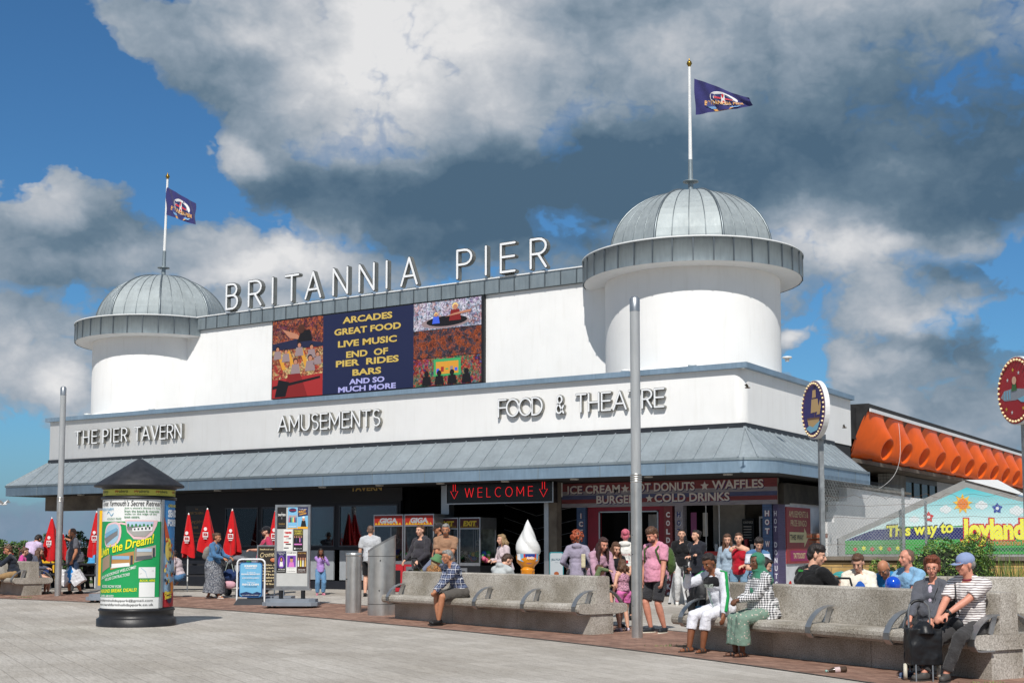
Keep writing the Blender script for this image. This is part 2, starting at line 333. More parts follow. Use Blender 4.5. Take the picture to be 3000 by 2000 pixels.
def zinc(name, col, rough=.42, metal=.65):
    m, nt, b, oc = newmat(name); c = lin(col)
    n = nt.noise(oc, 1.6, 6, .6); s = nt.noise(nt('ShaderNodeMapping', {'Vector': oc, 'Scale': (5, 5, .7)}).outputs[0], 3, 5, .6)
    f = nt.math('MULTIPLY_ADD', n, .55, nt.math('MULTIPLY', s, .45))
    cc = nt.ramp(f, [(.34, tuple(x*.84 for x in c[:3])+(1,)), (.5, c), (.66, tuple(x*1.17 for x in c[:3])+(1,))])
    w = nt.noise(oc, 16, 3, .5); cc = nt.mix(nt.ramp(w, [(.75, (0, 0, 0, 1)), (.77, (.35, .35, .35, 1))]), cc, lin((200, 206, 208)))
    nt.l.new(cc, b.inputs['Base Color']); b.inputs['Metallic'].default_value = metal
    nt.l.new(nt.math('MULTIPLY_ADD', s, .35, rough-.17), b.inputs['Roughness'])
    nt.l.new(nt('ShaderNodeBump', {'Strength': .25, 'Distance': .02, 'Height': nt.noise(oc, 2.5, 3)}).outputs[0], b.inputs['Normal']); return m
def render_wall():
    m, nt, b, oc = newmat('white_render'); n = nt.noise(oc, .8, 5, .6)
    st = nt.noise(nt('ShaderNodeMapping', {'Vector': oc, 'Scale': (3.5, 3.5, .35)}).outputs[0], 2.2, 5, .6)
    c = nt.mix(nt.ramp(st, [(.52, (0, 0, 0, 1)), (.85, (.3, .3, .3, 1))]), nt.ramp(n, [(.35, lin((232, 232, 231))), (.65, lin((238, 238, 237)))]), lin((206, 203, 196)))
    nt.l.new(c, b.inputs['Base Color']); b.inputs['Roughness'].default_value = .9
    nt.l.new(nt('ShaderNodeBump', {'Strength': .45, 'Distance': .006, 'Height': nt.math('ADD', nt.noise(oc, 55, 4), nt.math('MULTIPLY', nt.noise(oc, 1.4, 2), 3.))}).outputs[0], b.inputs['Normal']); return m
def granite():
    m, nt, b, oc = newmat('speckled_granite')
    a = nt.noise(oc, 62, 2, .7); g = nt.noise(nt('ShaderNodeMapping', {'Vector': oc, 'Location': (3, 4, 5)}).outputs[0], 130, 1, .5); big = nt.noise(oc, 1.6, 4)
    c = nt.ramp(a, [(.34, lin((132, 126, 118))), (.46, lin((174, 168, 159))), (.56, lin((186, 180, 171))), (.68, lin((212, 207, 199)))])
    c = nt.mix(nt.ramp(g, [(.62, (0, 0, 0, 1)), (.68, (.6, .6, .6, 1))]), c, lin((92, 87, 83)))
    c = nt.mix(1., c, nt.ramp(big, [(.35, lin((200, 196, 188))), (.65, lin((255, 255, 255)))]), 'MULTIPLY')
    nt.l.new(c, b.inputs['Base Color']); b.inputs['Roughness'].default_value = .6
    nt.l.new(nt('ShaderNodeBump', {'Strength': .15, 'Distance': .004, 'Height': a}).outputs[0], b.inputs['Normal']); return m
def glass(name='window_glass', tint=(20, 26, 30), a=.35):
    m, nt, b, oc = newmat(name); out = nt.n['Material Output']
    gl = nt('ShaderNodeBsdfGlossy', {'Color': (.9, .95, 1, 1), 'Roughness': .03}); tr = nt('ShaderNodeBsdfTransparent', {'Color': (1-a, 1-a, 1-a, 1)})
    fr = nt('ShaderNodeFresnel', {'IOR': 1.52}); f = nt.math('MULTIPLY_ADD', fr.outputs[0], 1.0, .005, clamp=True)
    mx = nt('ShaderNodeMixShader', {0: f, 1: tr.outputs[0], 2: gl.outputs[0]}); nt.l.new(mx.outputs[0], out.inputs[0]); return m
def steel(name, col=(212, 210, 206), rough=.36, vert=True):
    m, nt, b, oc = newmat(name); sc = (60, 60, 1.5) if vert else (2, 60, 60)
    s = nt.noise(nt('ShaderNodeMapping', {'Vector': oc, 'Scale': sc}).outputs[0], 2, 4); n = nt.noise(oc, 5, 4)
    b.inputs['Metallic'].default_value = .9; c = lin(col)
    nt.l.new(nt.ramp(n, [(.35, tuple(x*.8 for x in c[:3])+(1,)), (.7, c)]), b.inputs['Base Color'])
    nt.l.new(nt.math('MULTIPLY_ADD', s, .25, rough-.1), b.inputs['Roughness']); return m
WHITE = render_wall(); ZINC = zinc('zinc_sheet', (154, 163, 168), .5, .45); ZBAND = zinc('zinc_band', (142, 153, 158), .45, .5); ZDOME = zinc('zinc_dome', (160, 168, 170), .64, .35)
FASC = zinc('zinc_fascia', (140, 162, 180), .4, .45); PAVE = paving(); GRAN = granite(); GLASS = glass(); STEEL = steel('brushed_steel')
BRICKP = bricks('brick_paving', (142, 106, 90), (170, 134, 116), (112, 90, 78), .22, .075, .006, (0, 0, math.radians(29)), bump=.5)
DARK = mat('black_paint', (26, 28, 32), .5, bs=30, bump=.15); NAVY = mat('navy_black_cladding', (27, 30, 38), .55); SOFF = mat('dark_soffit', (44, 46, 48), .8)
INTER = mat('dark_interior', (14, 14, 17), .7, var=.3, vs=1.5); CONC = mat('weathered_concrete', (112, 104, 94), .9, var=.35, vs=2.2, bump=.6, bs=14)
GREYP = mat('grey_panel', (150, 155, 160), .6, var=.08); ALU = mat('aluminium', (168, 172, 176), .35, .8, var=.08)
# ---------------------------------------------------------------- ground
g = MB(); xs = [-3000, -300, -60, 60, 300, 3000]; ys = [-3000, -60, 0, 19, 23, 27, 60, 300, 3000]
vs = [(x, y, gz(y)) for y in ys for x in xs]
g.add(vs, [(j*6+i, j*6+i+1, (j+1)*6+i+1, (j+1)*6+i) for j in range(len(ys)-1) for i in range(5)])
struct(g.build('ground', PAVE))
def strip(name, A, B, m, z, n=60, k=10):
    def smp(L, t):
        t *= len(L)-1; i = min(int(t), len(L)-2); return L[i].lerp(L[i+1], t-i)
    vs = []
    for i in range(n+1):
        a, b = smp(A, i/n), smp(B, i/n)
        for j in range(k+1):
            p = a.lerp(b, j/k); vs.append((p.x, p.y, gz(p.y)+z))
    o = MB().add(vs, [(i*(k+1)+j, (i+1)*(k+1)+j, (i+1)*(k+1)+j+1, i*(k+1)+j+1) for i in range(n) for j in range(k)]).build(name, m); return struct(o)
def resample(P, n=40):
    # smooth arc through points (quadratic least squares in the frame of its chord)
    a, b = P[0], P[-1]; e = (b-a).normalized(); q = V((-e.y, e.x, 0)); S = [((p-a).dot(e), (p-a).dot(q)) for p in P]; L = (b-a).length
    num = sum(t*(L-t)*d for t, d in S); den = sum((t*(L-t))**2 for t, d in S); k = num/den
    return [a+e*(-4+(L+7)*i/n)+q*k*(-4+(L+7)*i/n)*(L-(-4+(L+7)*i/n)) for i in range(n+1)]
FE = resample([G(*p) for p in ((0, 1752), (480, 1775), (765, 1796), (1100, 1824), (1250, 1838), (1850, 1899), (2317, 1950), (2560, 2000))])
BE = []
for i, p in enumerate(FE):
    t = (FE[min(i+1, 40)]-FE[max(i-1, 0)]).normalized(); BE.append(p+V((-t.y, t.x, 0))*2.75)
strip('brick_path', FE, BE, BRICKP, .006)
strip('path_edging', [p+V((.05, -.09, 0)) for p in FE], FE, mat('dark_edging', (84, 78, 74), .8), .009, k=1)
strip('path_edging', BE, [p+V((.03, .07, 0)) for p in BE], MATS['dark_edging'], .009, k=1)
# ---------------------------------------------------------------- the pier building
XL, XR, Y0, YB = -36.5, -11.5, 28.5, 36.56
PB = thing('pier_building', 'long white seaside pavilion with two domed towers, zinc canopy and dark shopfronts', 'building', (-24, Y0, .18))
OFF = V((24, -Y0, -.18))
class PM(MB):                     # builds in world coordinates, stored relative to the building
    def build(s, name, mats, par=None, **k):
        s.v = [tuple(V(v)+OFF) for v in s.v]; return MB.build(s, name, mats, par or PB, **k)
def path(off, r=0., n=8, y1=YB, yl=None):     # plan outline of the front, offset outward by off
    c = (XR-.0, Y0+.0); P = [(XL-off, yl or YB), (XL-off, Y0-off)]
    if off > .3: P += [(c[0]+off*math.sin(a*PI/2/n), c[1]-off*math.cos(a*PI/2/n)) for a in range(n+1)]
    elif r: P += [(XR-r+(r+off)*math.sin(a*PI/2/n), Y0+r-(r+off)*math.cos(a*PI/2/n)) for a in range(n+1)]
    else: P += [(XR+off, Y0-off)]
    return P+[(XR+off, y1)]
def wallstrip(mb, P, z0, z1, m=0, sm=False):
    vs = [(x, y, z) for x, y in P for z in (z0, z1)]; return mb.add(vs, [(2*i, 2*i+2, 2*i+3, 2*i+1) for i in range(len(P)-1)], m, sm)
def level(mb, A, B, za, zb, m=0):
    vs = [(x, y, za) for x, y in A]+[(x, y, zb) for x, y in B]; n = len(A); return mb.add(vs, [(i, i+1, n+i+1, n+i) for i in range(n-1)], m)
w = PM(); P = path(0, .28); wallstrip(w, P, 4.31, 5.63, 0, True); w.add([(x, y, 4.31) for x, y in P], [tuple(range(len(P)))])
w.bx((XL+.02, YB-.02, .2), (XR-.02, YB, 5.6)); w.build('parapet_wall', WHITE)
c = PM(); wallstrip(c, path(.12), 5.62, 5.75); level(c, path(.12), path(-.25), 5.75, 5.75); level(c, path(-.002), path(.12), 5.62, 5.62); c.bx((XR-.3, YB, 5.62), (XR+.12, YB+.01, 5.75)); c.build('coping', FASC)
r = PM(); r.bx((XL+.1, Y0+.1, 5.45), (XR-.1, YB-.05, 5.58)); r.build('flat_roof', mat('roof_felt', (90, 92, 94), .9))
# canopy
YE = 35.0; ov = .95; A = path(.02, .02, 8, YE); A = [A[0], (XL-.02, Y0-.02)]+[(XR+.02*math.sin(a*PI/16), Y0-.02*math.cos(a*PI/16)) for a in range(9)]+[(XR+.02, YE)]; E_ = path(ov, y1=YE)
k = PM(); level(k, E_, A, 3.44, 4.22); k.add([(XR+.02, YE, 4.22), (XR+ov, YE, 3.44), (XR+.02, YE, 3.44)], [(0, 1, 2)])
def seam(mb, p, q, w=.025, h=.035): mb.bar(p, q, w, h)
def on(a, b, t): return V(a).lerp(V(b), t)
x = XL+.1
while x < XR-.1: seam(k, (x, Y0-.02, 4.225), (x, Y0-ov, 3.45)); x += .5
y = Y0+.25
while y < YE: seam(k, (XR+.02, y, 4.225), (XR+ov, y, 3.45)); y += .42
for a in (12, 40, 70): seam(k, (XR+.02*math.sin(math.radians(a)), Y0-.02*math.cos(math.radians(a)), 4.225), (XR+ov*math.sin(math.radians(a)), Y0-ov*math.cos(math.radians(a)), 3.45), .04, .045)
seam(k, (XL-.02, Y0-.02, 4.23), (XL-ov, Y0-ov, 3.46), .05, .05)
for i in range(14): seam(k, (XL-.02, Y0+i*.5, 4.225), (XL-ov, Y0+i*.5, 3.45))
k.build('canopy_roof', ZINC)
k = PM(); wallstrip(k, path(.03, y1=YE), 4.2, 4.33); k.build('canopy_gap_shade', mat('dark_grey_metal', (52, 56, 62), .5, .3))  # dark strip stands for the shade in the gap between canopy and wall
k = PM(); wallstrip(k, path(ov+.01, y1=YE), 3.10, 3.40, 0, True); wallstrip(k, path(ov+.035, y1=YE), 3.39, 3.45, 1, True); level(k, path(ov+.035, y1=YE), path(ov-.05, y1=YE), 3.45, 3.452, 1); level(k, path(ov, y1=YE), path(ov+.035, y1=YE), 3.39, 3.39, 1)
level(k, path(ov-.02, y1=YE), path(ov+.01, y1=YE), 3.10, 3.10, 0)
x = XL-ov+1.6
while x < XR-.3: k.box((x, Y0-ov-.013, 3.25), (.016, .008, .29), 1); x += 1.75
for yy in (29.6, 31, 32.4, 33.8): k.box((XR+ov+.013, yy, 3.25), (.008, .016, .29), 1)
k.bx((XR-.3, YE, 3.10), (XR+ov+.035, YE+.02, 3.45)); k.build('fascia', [FASC, ZBAND])
k = PM(); k.add([(XL-ov+.02, YB, 3.11), (XL-ov+.02, Y0-ov+.02, 3.11), (XR+.3, Y0-ov+.02, 3.11), (XR+ov-.02, Y0-.3, 3.11), (XR+ov-.02, YE, 3.11), (XR-.3, YE, 3.11), (XR-.3, YB, 3.11)], [(0, 6, 5, 4, 3, 2, 1)])
k.bx((XL, Y0, 3.13), (XR-.02, YB, 4.3)); k.build('soffit', SOFF)
for i in range(12):
    q = PM(); xx = XL+2.2+i*2.05; q.lathe([(.11, -.03), (.11, 0)], (xx, Y0-.45, 3.108), 16); q.build('soffit_light', mat('lamp_lens', (205, 205, 200), .4, var=0))
# upper storey
YU = 30.3; cR, cL = V((-14.0, 31.15, 0)), V((-34.07, 31.15, 0)); ZT = 8.97
w = PM(); w.bx((cL.x, YU, 5.6), (cR.x, YU+1.4, 8.55)); w.build('upper_wall', WHITE)
b = PM(); b.bx((cL.x+.6, YU-.1, 8.56), (cR.x-.6, YU+1.5, ZT)); x = cL.x+2.6
while x < cR.x-2.6: b.box((x, YU-.105, 8.765), (.03, .03, .40), 1); x += .5
b.bx((cL.x+2.4, YU-.13, ZT-.002), (cR.x-2.4, YU-.05, ZT+.03), 2); b.build('zinc_band', [ZBAND, mat('zinc_seam', (92, 100, 106), .45, .5), mat('white_trim', (225, 227, 228), .5, var=.05)])
def tower(c, lbl):
    t = PM(); t.lathe([(2.3, 5.6), (2.3, 8.45)], c, 72, closed=False); t.lathe([(2.36, 5.6), (2.36, 5.82), (2.31, 5.86)], c, 72); T = t.build('tower', WHITE); T['label'] = lbl
    def sub(mb, name, mats): return mb.build(name, mats, T)
    s = PM(); R2 = 2.88; s.lathe([(R2, 8.36), (R2, 8.93), (R2+.035, 8.94), (R2+.035, 8.985)], c, 90, 0, closed=False); s.lathe([(R2+.037, 8.955), (R2+.037, 8.985)], c, 90, 2, closed=False); s.lathe([(R2+.035, 8.986), (2.0, 9.06)], c, 72, 0, closed=False)
    for i in range(36):
        a = 2*PI*(i+.5)/36; M = Mx.Translation(c) @ Mx.Rotation(a, 4, 'Z'); s.box((R2+.008, 0, 8.65), (.03, .03, .57), 1, M)
    sub(s, 'cornice', [ZBAND, MATS['zinc_seam'], MATS['white_trim']])
    s = PM(); s.lathe([(2.29, 8.35), (2.5, 8.33), (2.75, 8.335), (R2-.02, 8.37)], c, 72, closed=False); sub(s, 'cornice_soffit', WHITE)
    s = PM(); N = 14; hh = 1.80; Rb = 2.06/math.cos(PI/8)
    def prof(i): a = PI/2*i/N; return (max(.14, math.cos(a)**.92)), math.sin(a)**1.0*hh
    def vtx(j, i, rr=Rb): q, z = prof(i); a = -PI/2+PI/4*j; return V((c.x+rr*q*math.cos(a), c.y+rr*q*math.sin(a), 9.02+z))
    for j in range(8):
        vs = [vtx(j+m, i) for i in range(N+1) for m in (0, 1)]
        s.add(vs, [(2*i, 2*i+1, 2*i+3, 2*i+2) for i in range(N)], 0, False)
        s.tube([vtx(j, i, Rb+.01) for i in range(N+1)], .032, 6, 1)
        for q in (.25, .5, .75):
            s.tube([vtx(j, i, Rb).lerp(vtx(j+1, i, Rb), .5+(q-.5)*(1 if i < N-2 else .8)) for i in range(N)], .014, 4, 1)
    s.lathe([(.3, 10.8), (.26, 10.84), (0, 10.85)], c, 8, 1); sub(s, 'dome', [ZDOME, mat('dome_rib', (120, 128, 132), .4, .7)]); return T
tower(cL, 'left tower with a lower dome'); tower(cR, 'right tower near the building corner')
for px, py in ((1832, 1083), (2028, 1068), (2307, 1097)):
    p = atY(px, py, Y0+.3); q = PM(); q.lathe([(.05, -.06), (.05, 0), (.11, .01), (.11, .05), (.05, .06)], (p.x, Y0+.3, 5.8), 12); q.build('roof_vent', mat('white_plastic', (225, 225, 222), .5))
for X in (-35.0, -31.9):
    q = PM(); q.lathe([(.05, -.06), (.05, 0), (.11, .01), (.11, .05), (.05, .06)], (X, Y0+.3, 5.8), 12); q.build('roof_vent', MATS['white_plastic'])
# ground floor: dark interior, beams, posts
YS = 29.3
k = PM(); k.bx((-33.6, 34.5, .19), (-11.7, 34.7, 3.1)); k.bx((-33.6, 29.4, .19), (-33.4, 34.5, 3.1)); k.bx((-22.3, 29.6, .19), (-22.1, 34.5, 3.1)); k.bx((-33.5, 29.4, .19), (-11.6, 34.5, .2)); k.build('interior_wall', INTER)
pa = atY(143, 1489, Y0+.25); pb = atY(268, 1489, Y0+.25)
k = PM(); k.bx((pa.x, Y0+.1, 2.62), (-32.9, Y0+.5, 3.1)); k.build('beam', CONC)
k = PM(); k.bx((-33.25, Y0+.15, .18), (-32.85, Y0+.5, 2.62)); k.build('post', DARK)
def Xs(px): return atY(px, 1600, YS).x
def Zs(px, py): return atY(px, py, YS).z
k = PM()
def solid(x0, x1, z0, z1, y0=YS, y1=YS+.12, m=0): k.bx((x0, y0, z0), (x1, y1, z1), m)
wins = [(659, 755, 1460, 1599), (766, 865, 1458, 1600), (876, 980, 1454, 1601), (993, 1165, 1463, 1600)]
zb, zt = 1.42, 2.62; xs = [Xs(a) for q in wins for a in q[:2]]
solid(-33.2, xs[0], .18, 3.1); solid(xs[0], xs[-1]+.1, zt, 3.1)
for i in (1, 3, 5): solid(xs[i], xs[i+1], zb, zt)
solid(xs[-1], xs[-1]+.1, .18, zt); solid(xs[0], xs[-1], .18, .42, YS-.03, YS+.12); solid(xs[0], xs[-1], 1.33, zb, YS-.02)
k.build('shopfront_wall', NAVY)
for i, (a, b2, c2, d2) in enumerate(wins):
    x0, x1 = Xs(a), Xs(b2); f = PM(); t = .035
    for q in ((x0, zb, x1, zb+t), (x0, zt-t, x1, zt), (x0, zb+t, x0+t, zt-t), (x1-t, zb+t, x1, zt-t)): f.bx((q[0], YS-.02, q[1]), (q[2], YS+.04, q[3]))
    f = f.build('window', mat('window_frame', (70, 74, 80), .4, .4)); f['label'] = ['tavern window with the red open sign behind it', 'second tavern window', 'third tavern window', 'wide tavern window beside the claw machines'][i]
    PM().bx((x0+t, YS+.0, zb+t), (x1-t, YS+.008, zt-t)).build('pane', GLASS, f)
    q = PM(); q.bx((x0+.03, YS-.0, .45), (x1-.03, YS+.05, 1.31)); q.build('lower_panel', GREYP)
    q = PM(); 
    for s in range(3): q.bx((x0+.1, YS+2+s*.1, .9+s*.05), (x1-.1, YS+2.05+s*.1, 1.5+s*.2))
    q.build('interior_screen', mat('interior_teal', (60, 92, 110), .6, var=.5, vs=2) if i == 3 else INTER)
# arcade entrance posts, beams
for a, b2, m_, n_ in ((1295, 1318, ALU, 'steel_post'), (1597, 1610, ALU, 'steel_post'), (1611, 1634, CONC, 'concrete_pier')):
    q = PM(); q.bx((Xs(a), YS-.05, .18), (Xs(b2), YS+.2, 3.1)); q.build(n_, m_)
q = PM(); fr = frame((0, 33.5, 0), (1, 0, 0), (0, 0, 1)); q.bx((Xs(1318), 33.5, .2), (Xs(1600), 33.6, 3.1)); 
for s, zz in enumerate((2.75, 2.35, 1.95, 1.6, 1.25, .9)):
    xa = Xs(1330)-1.; xm = Xs(1450)-1.2; xb = Xs(1600)-.6
    for p_, q_ in (((xa, zz+.35), (xm, zz)), ((xm, zz), (xb, zz+.42))): q.bar((p_[0], 33.45, p_[1]), (q_[0], 33.45, q_[1]), .02, .02, 1)
q.build('lined_wall', [INTER, mat('thin_light_strip', (170, 175, 180), .4)])
# side wall under the canopy (faces right)
KX = -11.28
sp_ = PM(); sp_.bx((KX-.15, 30.5, .18), (KX-.02, YB-.3, 2.5), 0); sp_.build('side_wall', mat('painted_side_wall', (214, 216, 220), .8, var=.1, vs=3, bump=.3))
sp_ = PM(); sp_.bx((KX-.3, 30.1, 2.5), (KX+.1, YB-.3, 2.98)); sp_.bx((KX-.35, 30.0, 2.45), (KX+.16, 30.4, 2.95)); sp_.build('side_beam', mat('stained_black_concrete', (58, 54, 48), .9, var=.5, vs=3, bump=.6, bs=12))
# ---------------------------------------------------------------- lettering
FACEL = mat('letter_face', (232, 234, 236), .4, var=.04); RIML = mat('letter_edge', (56, 60, 64), .4, .4); SIDEL = mat('letter_return', (150, 148, 140), .4, .6)
def letter(ch, X, z, h, Y, sw, dep, par, off, fx=1.):
    wd, st = LET[ch]; mb = MB(); fr = frame(V((0, Y, z))+off, (1, 0, 0), (0, 0, 1))
    for i, s_ in enumerate(st):
        cl = s_[-1] == 'c'; p_ = [(X+a[0]*h*fx, a[1]*h) for a in (s_[:-1] if cl else s_)]; e = .0025*i
        mb.ribbon(p_, sw, fr, 0, dep+e, 1, cl); mb.ribbon(p_, sw*.985, fr, dep+e, dep+e+.006, 0, cl); mb.ribbon(p_, sw*.60, fr, dep+e, dep+.022+e, 2, cl)
    return mb.build('letter', [RIML, SIDEL, FACEL], par)
def word(name, lbl, items, Y, h, sw, dep, cat='sign'):
    # items: (letters, px of left edge, px of right edge, baseline py at left)
    p0 = atY(items[0][1], items[0][3], Y); root = thing(name, lbl, cat, p0); off = -p0
    for ws, a, b_, py in items:
        A_, B_ = atY(a, py, Y), atY(b_, py, Y); gap = .0
        tw = sum(LET[ch][0]*h for ch in ws); n = len(ws); gap = ((B_.x-A_.x)-sw-tw)/max(1, n-1); fx = 1.
        if n == 1: fx = min(1.5, max(.6, ((B_.x-A_.x)-sw)/max(.1, tw))) if ws != 'I' else 1
        x_ = A_.x+sw/2
        for ch in ws: letter(ch, x_, p0.z, h, Y, sw, dep, root, off, fx); x_ += LET[ch][0]*h+gap
    return root
Z = lambda a: 600+a*.4677
BP = [('B', 148, 232), ('R', 287, 379), ('I', 435, 457), ('T', 515, 612), ('A', 642, 752), ('N', 815, 920), ('N', 978, 1086), ('I', 1147, 1169), ('A', 1240, 1356), ('P', 1590, 1698), ('I', 1768, 1792), ('E', 1863, 1970), ('R', 2050, 2166)]
bs_ = word('rooftop_lettering', 'tall white rimmed BRITANNIA PIER letters standing along the roof edge', [(a, Z(b), Z(c), 908.6) for a, b, c in BP], YU-.06, .80, .105, .14)
o_ = MB(); fr = frame(V((0, 0, 0)), (1, 0, 0), (0, 0, 1)); base = bs_.location
for a, b, c in BP:
    X_ = (atY(Z(b), 908, YU).x+atY(Z(c), 908, YU).x)/2-base.x; MB().box((X_, .02, -.09), (.3, .04, .1)).build('foot_bracket', ZBAND, bs_)
Z = lambda a: a*.2551
word('wall_lettering', 'raised steel letters THE PIER TAVERN on the white front wall', [('THE', Z(880), Z(1146), 1301.5), ('PIER', Z(1203), Z(1490), 1296), ('TAVERN', Z(1562), Z(2115), 1290)], Y0-.012, .42, .062, .085)
word('wall_lettering', 'raised steel letters AMUSEMENTS in the middle of the white front wall', [('AMUSEMENTS', 819, 1121, 1265)], Y0-.012, .44, .062, .085)
word('wall_lettering', 'raised steel letters FOOD & THEATRE near the right corner of the front wall', [('FOOD', 1463, 1597, 1222), ('&', 1631, 1660, 1222), ('THEATRE', 1690, 1954, 1222)], Y0-.012, .44, .066, .085)
# ---------------------------------------------------------------- flagpoles and flags
POLEW = mat('white_pole', (225, 226, 226), .4, var=.05); GOLD = mat('gilt_finial', (150, 120, 50), .3, .9); FLAGM = cloth('navy_flag', (52, 52, 104), bump=.2)
def flagpole(c, lbl, lean):
    t = thing('flagpole', lbl, 'flagpole', (c.x, c.y, 10.83)); L = lambda z: (lean*z, 0, z)
    MB().tube([L(0), L(.25), L(.9)], [.075, .07, .06], 14).build('base_sleeve', ZBAND, t); MB().lathe([(.07, .27), (.21, .29), (.21, .31), (.07, .33)], (0, 0, 0), 20).build('collar', ZBAND, t)
    MB().tube([L(.88), L(1.4), L(3.45)], [.052, .048, .036], 12).build('pole', POLEW, t)
    MB().lathe([(.03, 3.43), (.035, 3.47), (.075, 3.54), (.055, 3.6), (.015, 3.63), (.02, 3.66), (0, 3.7)], (lean*3.5, 0, 0), 14).build('finial', GOLD, t); return t
flagpole(cL, 'white flagpole on the left dome, carrying a small drooping flag', .03); flagpole(cR, 'white flagpole on the right dome with a pennant flying beside it', .0)
def flag(lbl, corners, Y, n=26, amp=.05):
    # corners: px of top-left, top-right, bottom-right, bottom-left on the plane at Y
    C = [atY(x, y, Y) for x, y in corners]; o0 = C[0].copy()
    def S(u, v, d=0.):
        top = C[0].lerp(C[1], u); bot = C[3].lerp(C[2], u); p = bot.lerp(top, v)-o0
        ph = u*9+v*1.5; return p+V((0, amp*u**.6*math.sin(ph)+amp*.5*math.sin(ph*2.3+v*4)-d, .02*math.sin(u*7)*u))
    t = thing('flag', lbl, 'flag', o0); mb = MB(); vs = [S(i/n, j/8) for i in range(n+1) for j in range(9)]
    mb.add(vs, [(i*9+j, (i+1)*9+j, (i+1)*9+j+1, i*9+j+1) for i in range(n) for j in range(8)], 0, True); mb.build('cloth', FLAGM, t)
    e = MB(); ff = lambda x, y, d=0: S(x, y, d)
    for sd in (1, -1):
        def fs(x, y, d=0): return S(x, y, sd*(.008+d))
        e.disc(.52, .52, .24, fs, 0, 0, 0, 28, .30); e.disc(.52, .52, .175, fs, 1, .004, 0, 28, .22)
        for q in ((.5, .32, .54, .73), (.36, .49, .68, .56)):
            e.rect(q[0]-.012, q[1]-.012, q[2]+.012, q[3]+.012, fs, 0, .008); e.rect(*q, fs, 2, .012)
        e.poly([(.22, .2), (.82, .2), (.76, .1), (.3, .1)], fs, 3, .012); e.poly([(.24, .42), (.84, .42), (.88, .2), (.2, .2)], fs, 5, .014)
        if sd == 1: e.text('BRITANNIA PIER', fs, .52, .24, .16, 4, .02, w=.68, bold=.02, al='c')
        e.poly([(.32, .08), (.7, .12), (.62, .02), (.36, 0)], fs, 4, .012)
    e.build('emblem', [ink(215, 215, 215), ink(38, 44, 92), ink(190, 40, 60), ink(120, 160, 205), ink(214, 160, 90), ink(58, 66, 120)], t)
    return t
flag('navy pennant with pier emblem flying from the right flagpole', [(2033, 230), (2196, 289), (2204, 309), (2038, 337)], 31.0)
flag('small navy flag with pier emblem drooping from the left flagpole', [(487, 547), (577, 598), (571, 658), (487, 629)], 31.1)
# ---------------------------------------------------------------- LED screen on the upper wall
def photo(name, cols, sc, seed):
    m, nt, b, oc = newmat(name); vec = nt('ShaderNodeMapping', {'Vector': oc, 'Location': (seed, seed*.7, 0)}).outputs[0]
    vo = nt('ShaderNodeTexVoronoi', {'Vector': nt('ShaderNodeVectorMath', {0: vec, 1: nt('ShaderNodeTexNoise', {'Vector': vec, 'Scale': sc*.6}).outputs['Color']}, operation='ADD').outputs[0], 'Scale': sc})
    s = nt('ShaderNodeSeparateXYZ', {0: vo.outputs['Color']}); n = len(cols)
    sc_ = 0; c = nt.ramp(s.outputs[0], [(i/n, lin(q)) for i, q in enumerate(cols)], 'CONSTANT'); nz = nt.noise(vec, sc*4, 4)
    f1 = nt.noise(vec, sc*.55, 7, .72); c2_ = nt.ramp(f1, [(.34+.32*i/(n-1), lin(q)) for i, q in enumerate(cols)]); c = nt.mix(.72, c, c2_)
    c = nt.mix(1., c, nt.ramp(nz, [(.32, (.12, .12, .12, 1)), (.62, (1.15, 1.15, 1.15, 1))]), 'MULTIPLY')
    nt.l.new(c, b.inputs['Base Color']); b.inputs['Roughness'].default_value = .5; nt.l.new(c, b.inputs['Emission Color']); b.inputs['Emission Strength'].default_value = .12; return m
sx0, sx1, sz0, sz1 = -28.02, -19.98, 6.04, 8.53
scr = thing('led_screen', 'wide LED advertising screen with arcade pictures beside gold words on navy', 'screen', (sx0, YU-.06, sz0))
fr = frame((0, 0, 0), (1, 0, 0), (0, 0, 1)); Wd, Hd = sx1-sx0, sz1-sz0
MB().bx((0, -.06, 0), (Wd, .05, Hd)).build('casing', DARK, scr)
def emis(r, g, b, e=.3): return mat('screen_%d_%d_%d' % (r, g, b), (r, g, b), .5, var=0, emit=e)
xa = Wd*.262; xb = Wd*.693; D_ = .065
pn = MB(); pn.rect(xa, .02, xb, Hd-.02, fr, 0, D_); pn.build('text_panel', emis(28, 34, 66, .15), scr)
tx = MB(); xc = (xa+xb)/2; zt_ = lambda f: .02+(Hd-.04)*(1-f)
for s, f, h, wd, m in (('ARCADES', .125, .20, 1.9, 0), ('GREAT FOOD', .265, .20, 2.55, 0), ('LIVE MUSIC', .42, .20, 2.25, 0), ('END  OF', .56, .20, 1.6, 0), ('PIER  RIDES', .665, .20, 2.4, 0), ('BARS', .79, .20, 1.1, 0), ('AND SO', .895, .17, 1.35, 1), ('MUCH MORE', .985, .17, 2.2, 1)):
    tx.text(s, fr, xc, zt_(f)-.02, h, m, D_+.012, w=wd, bold=.035, al='c')
tx.build('lettering', [emis(192, 166, 86, .12), emis(164, 164, 214, .15)], scr)
def fig(mb, x, y, s, fr, sk, sh, hr, d):     # small picture of a person
    mb.poly([(x-s*.5, y), (x+s*.5, y), (x+s*.35, y+s*.75), (x-s*.35, y+s*.75)], fr, sh, d); mb.disc(x, y+s*.98, s*.24, fr, hr, d+.002, 0, 12); mb.disc(x+s*.02, y+s*.92, s*.19, fr, sk, d+.004, 0, 12)
PC = [emis(*q, .2) for q in ((170, 116, 92), (136, 118, 120), (70, 40, 30), (150, 40, 40), (196, 140, 50), (30, 34, 60), (220, 190, 120), (120, 30, 30), (60, 150, 90), (60, 90, 200), (20, 18, 22))]
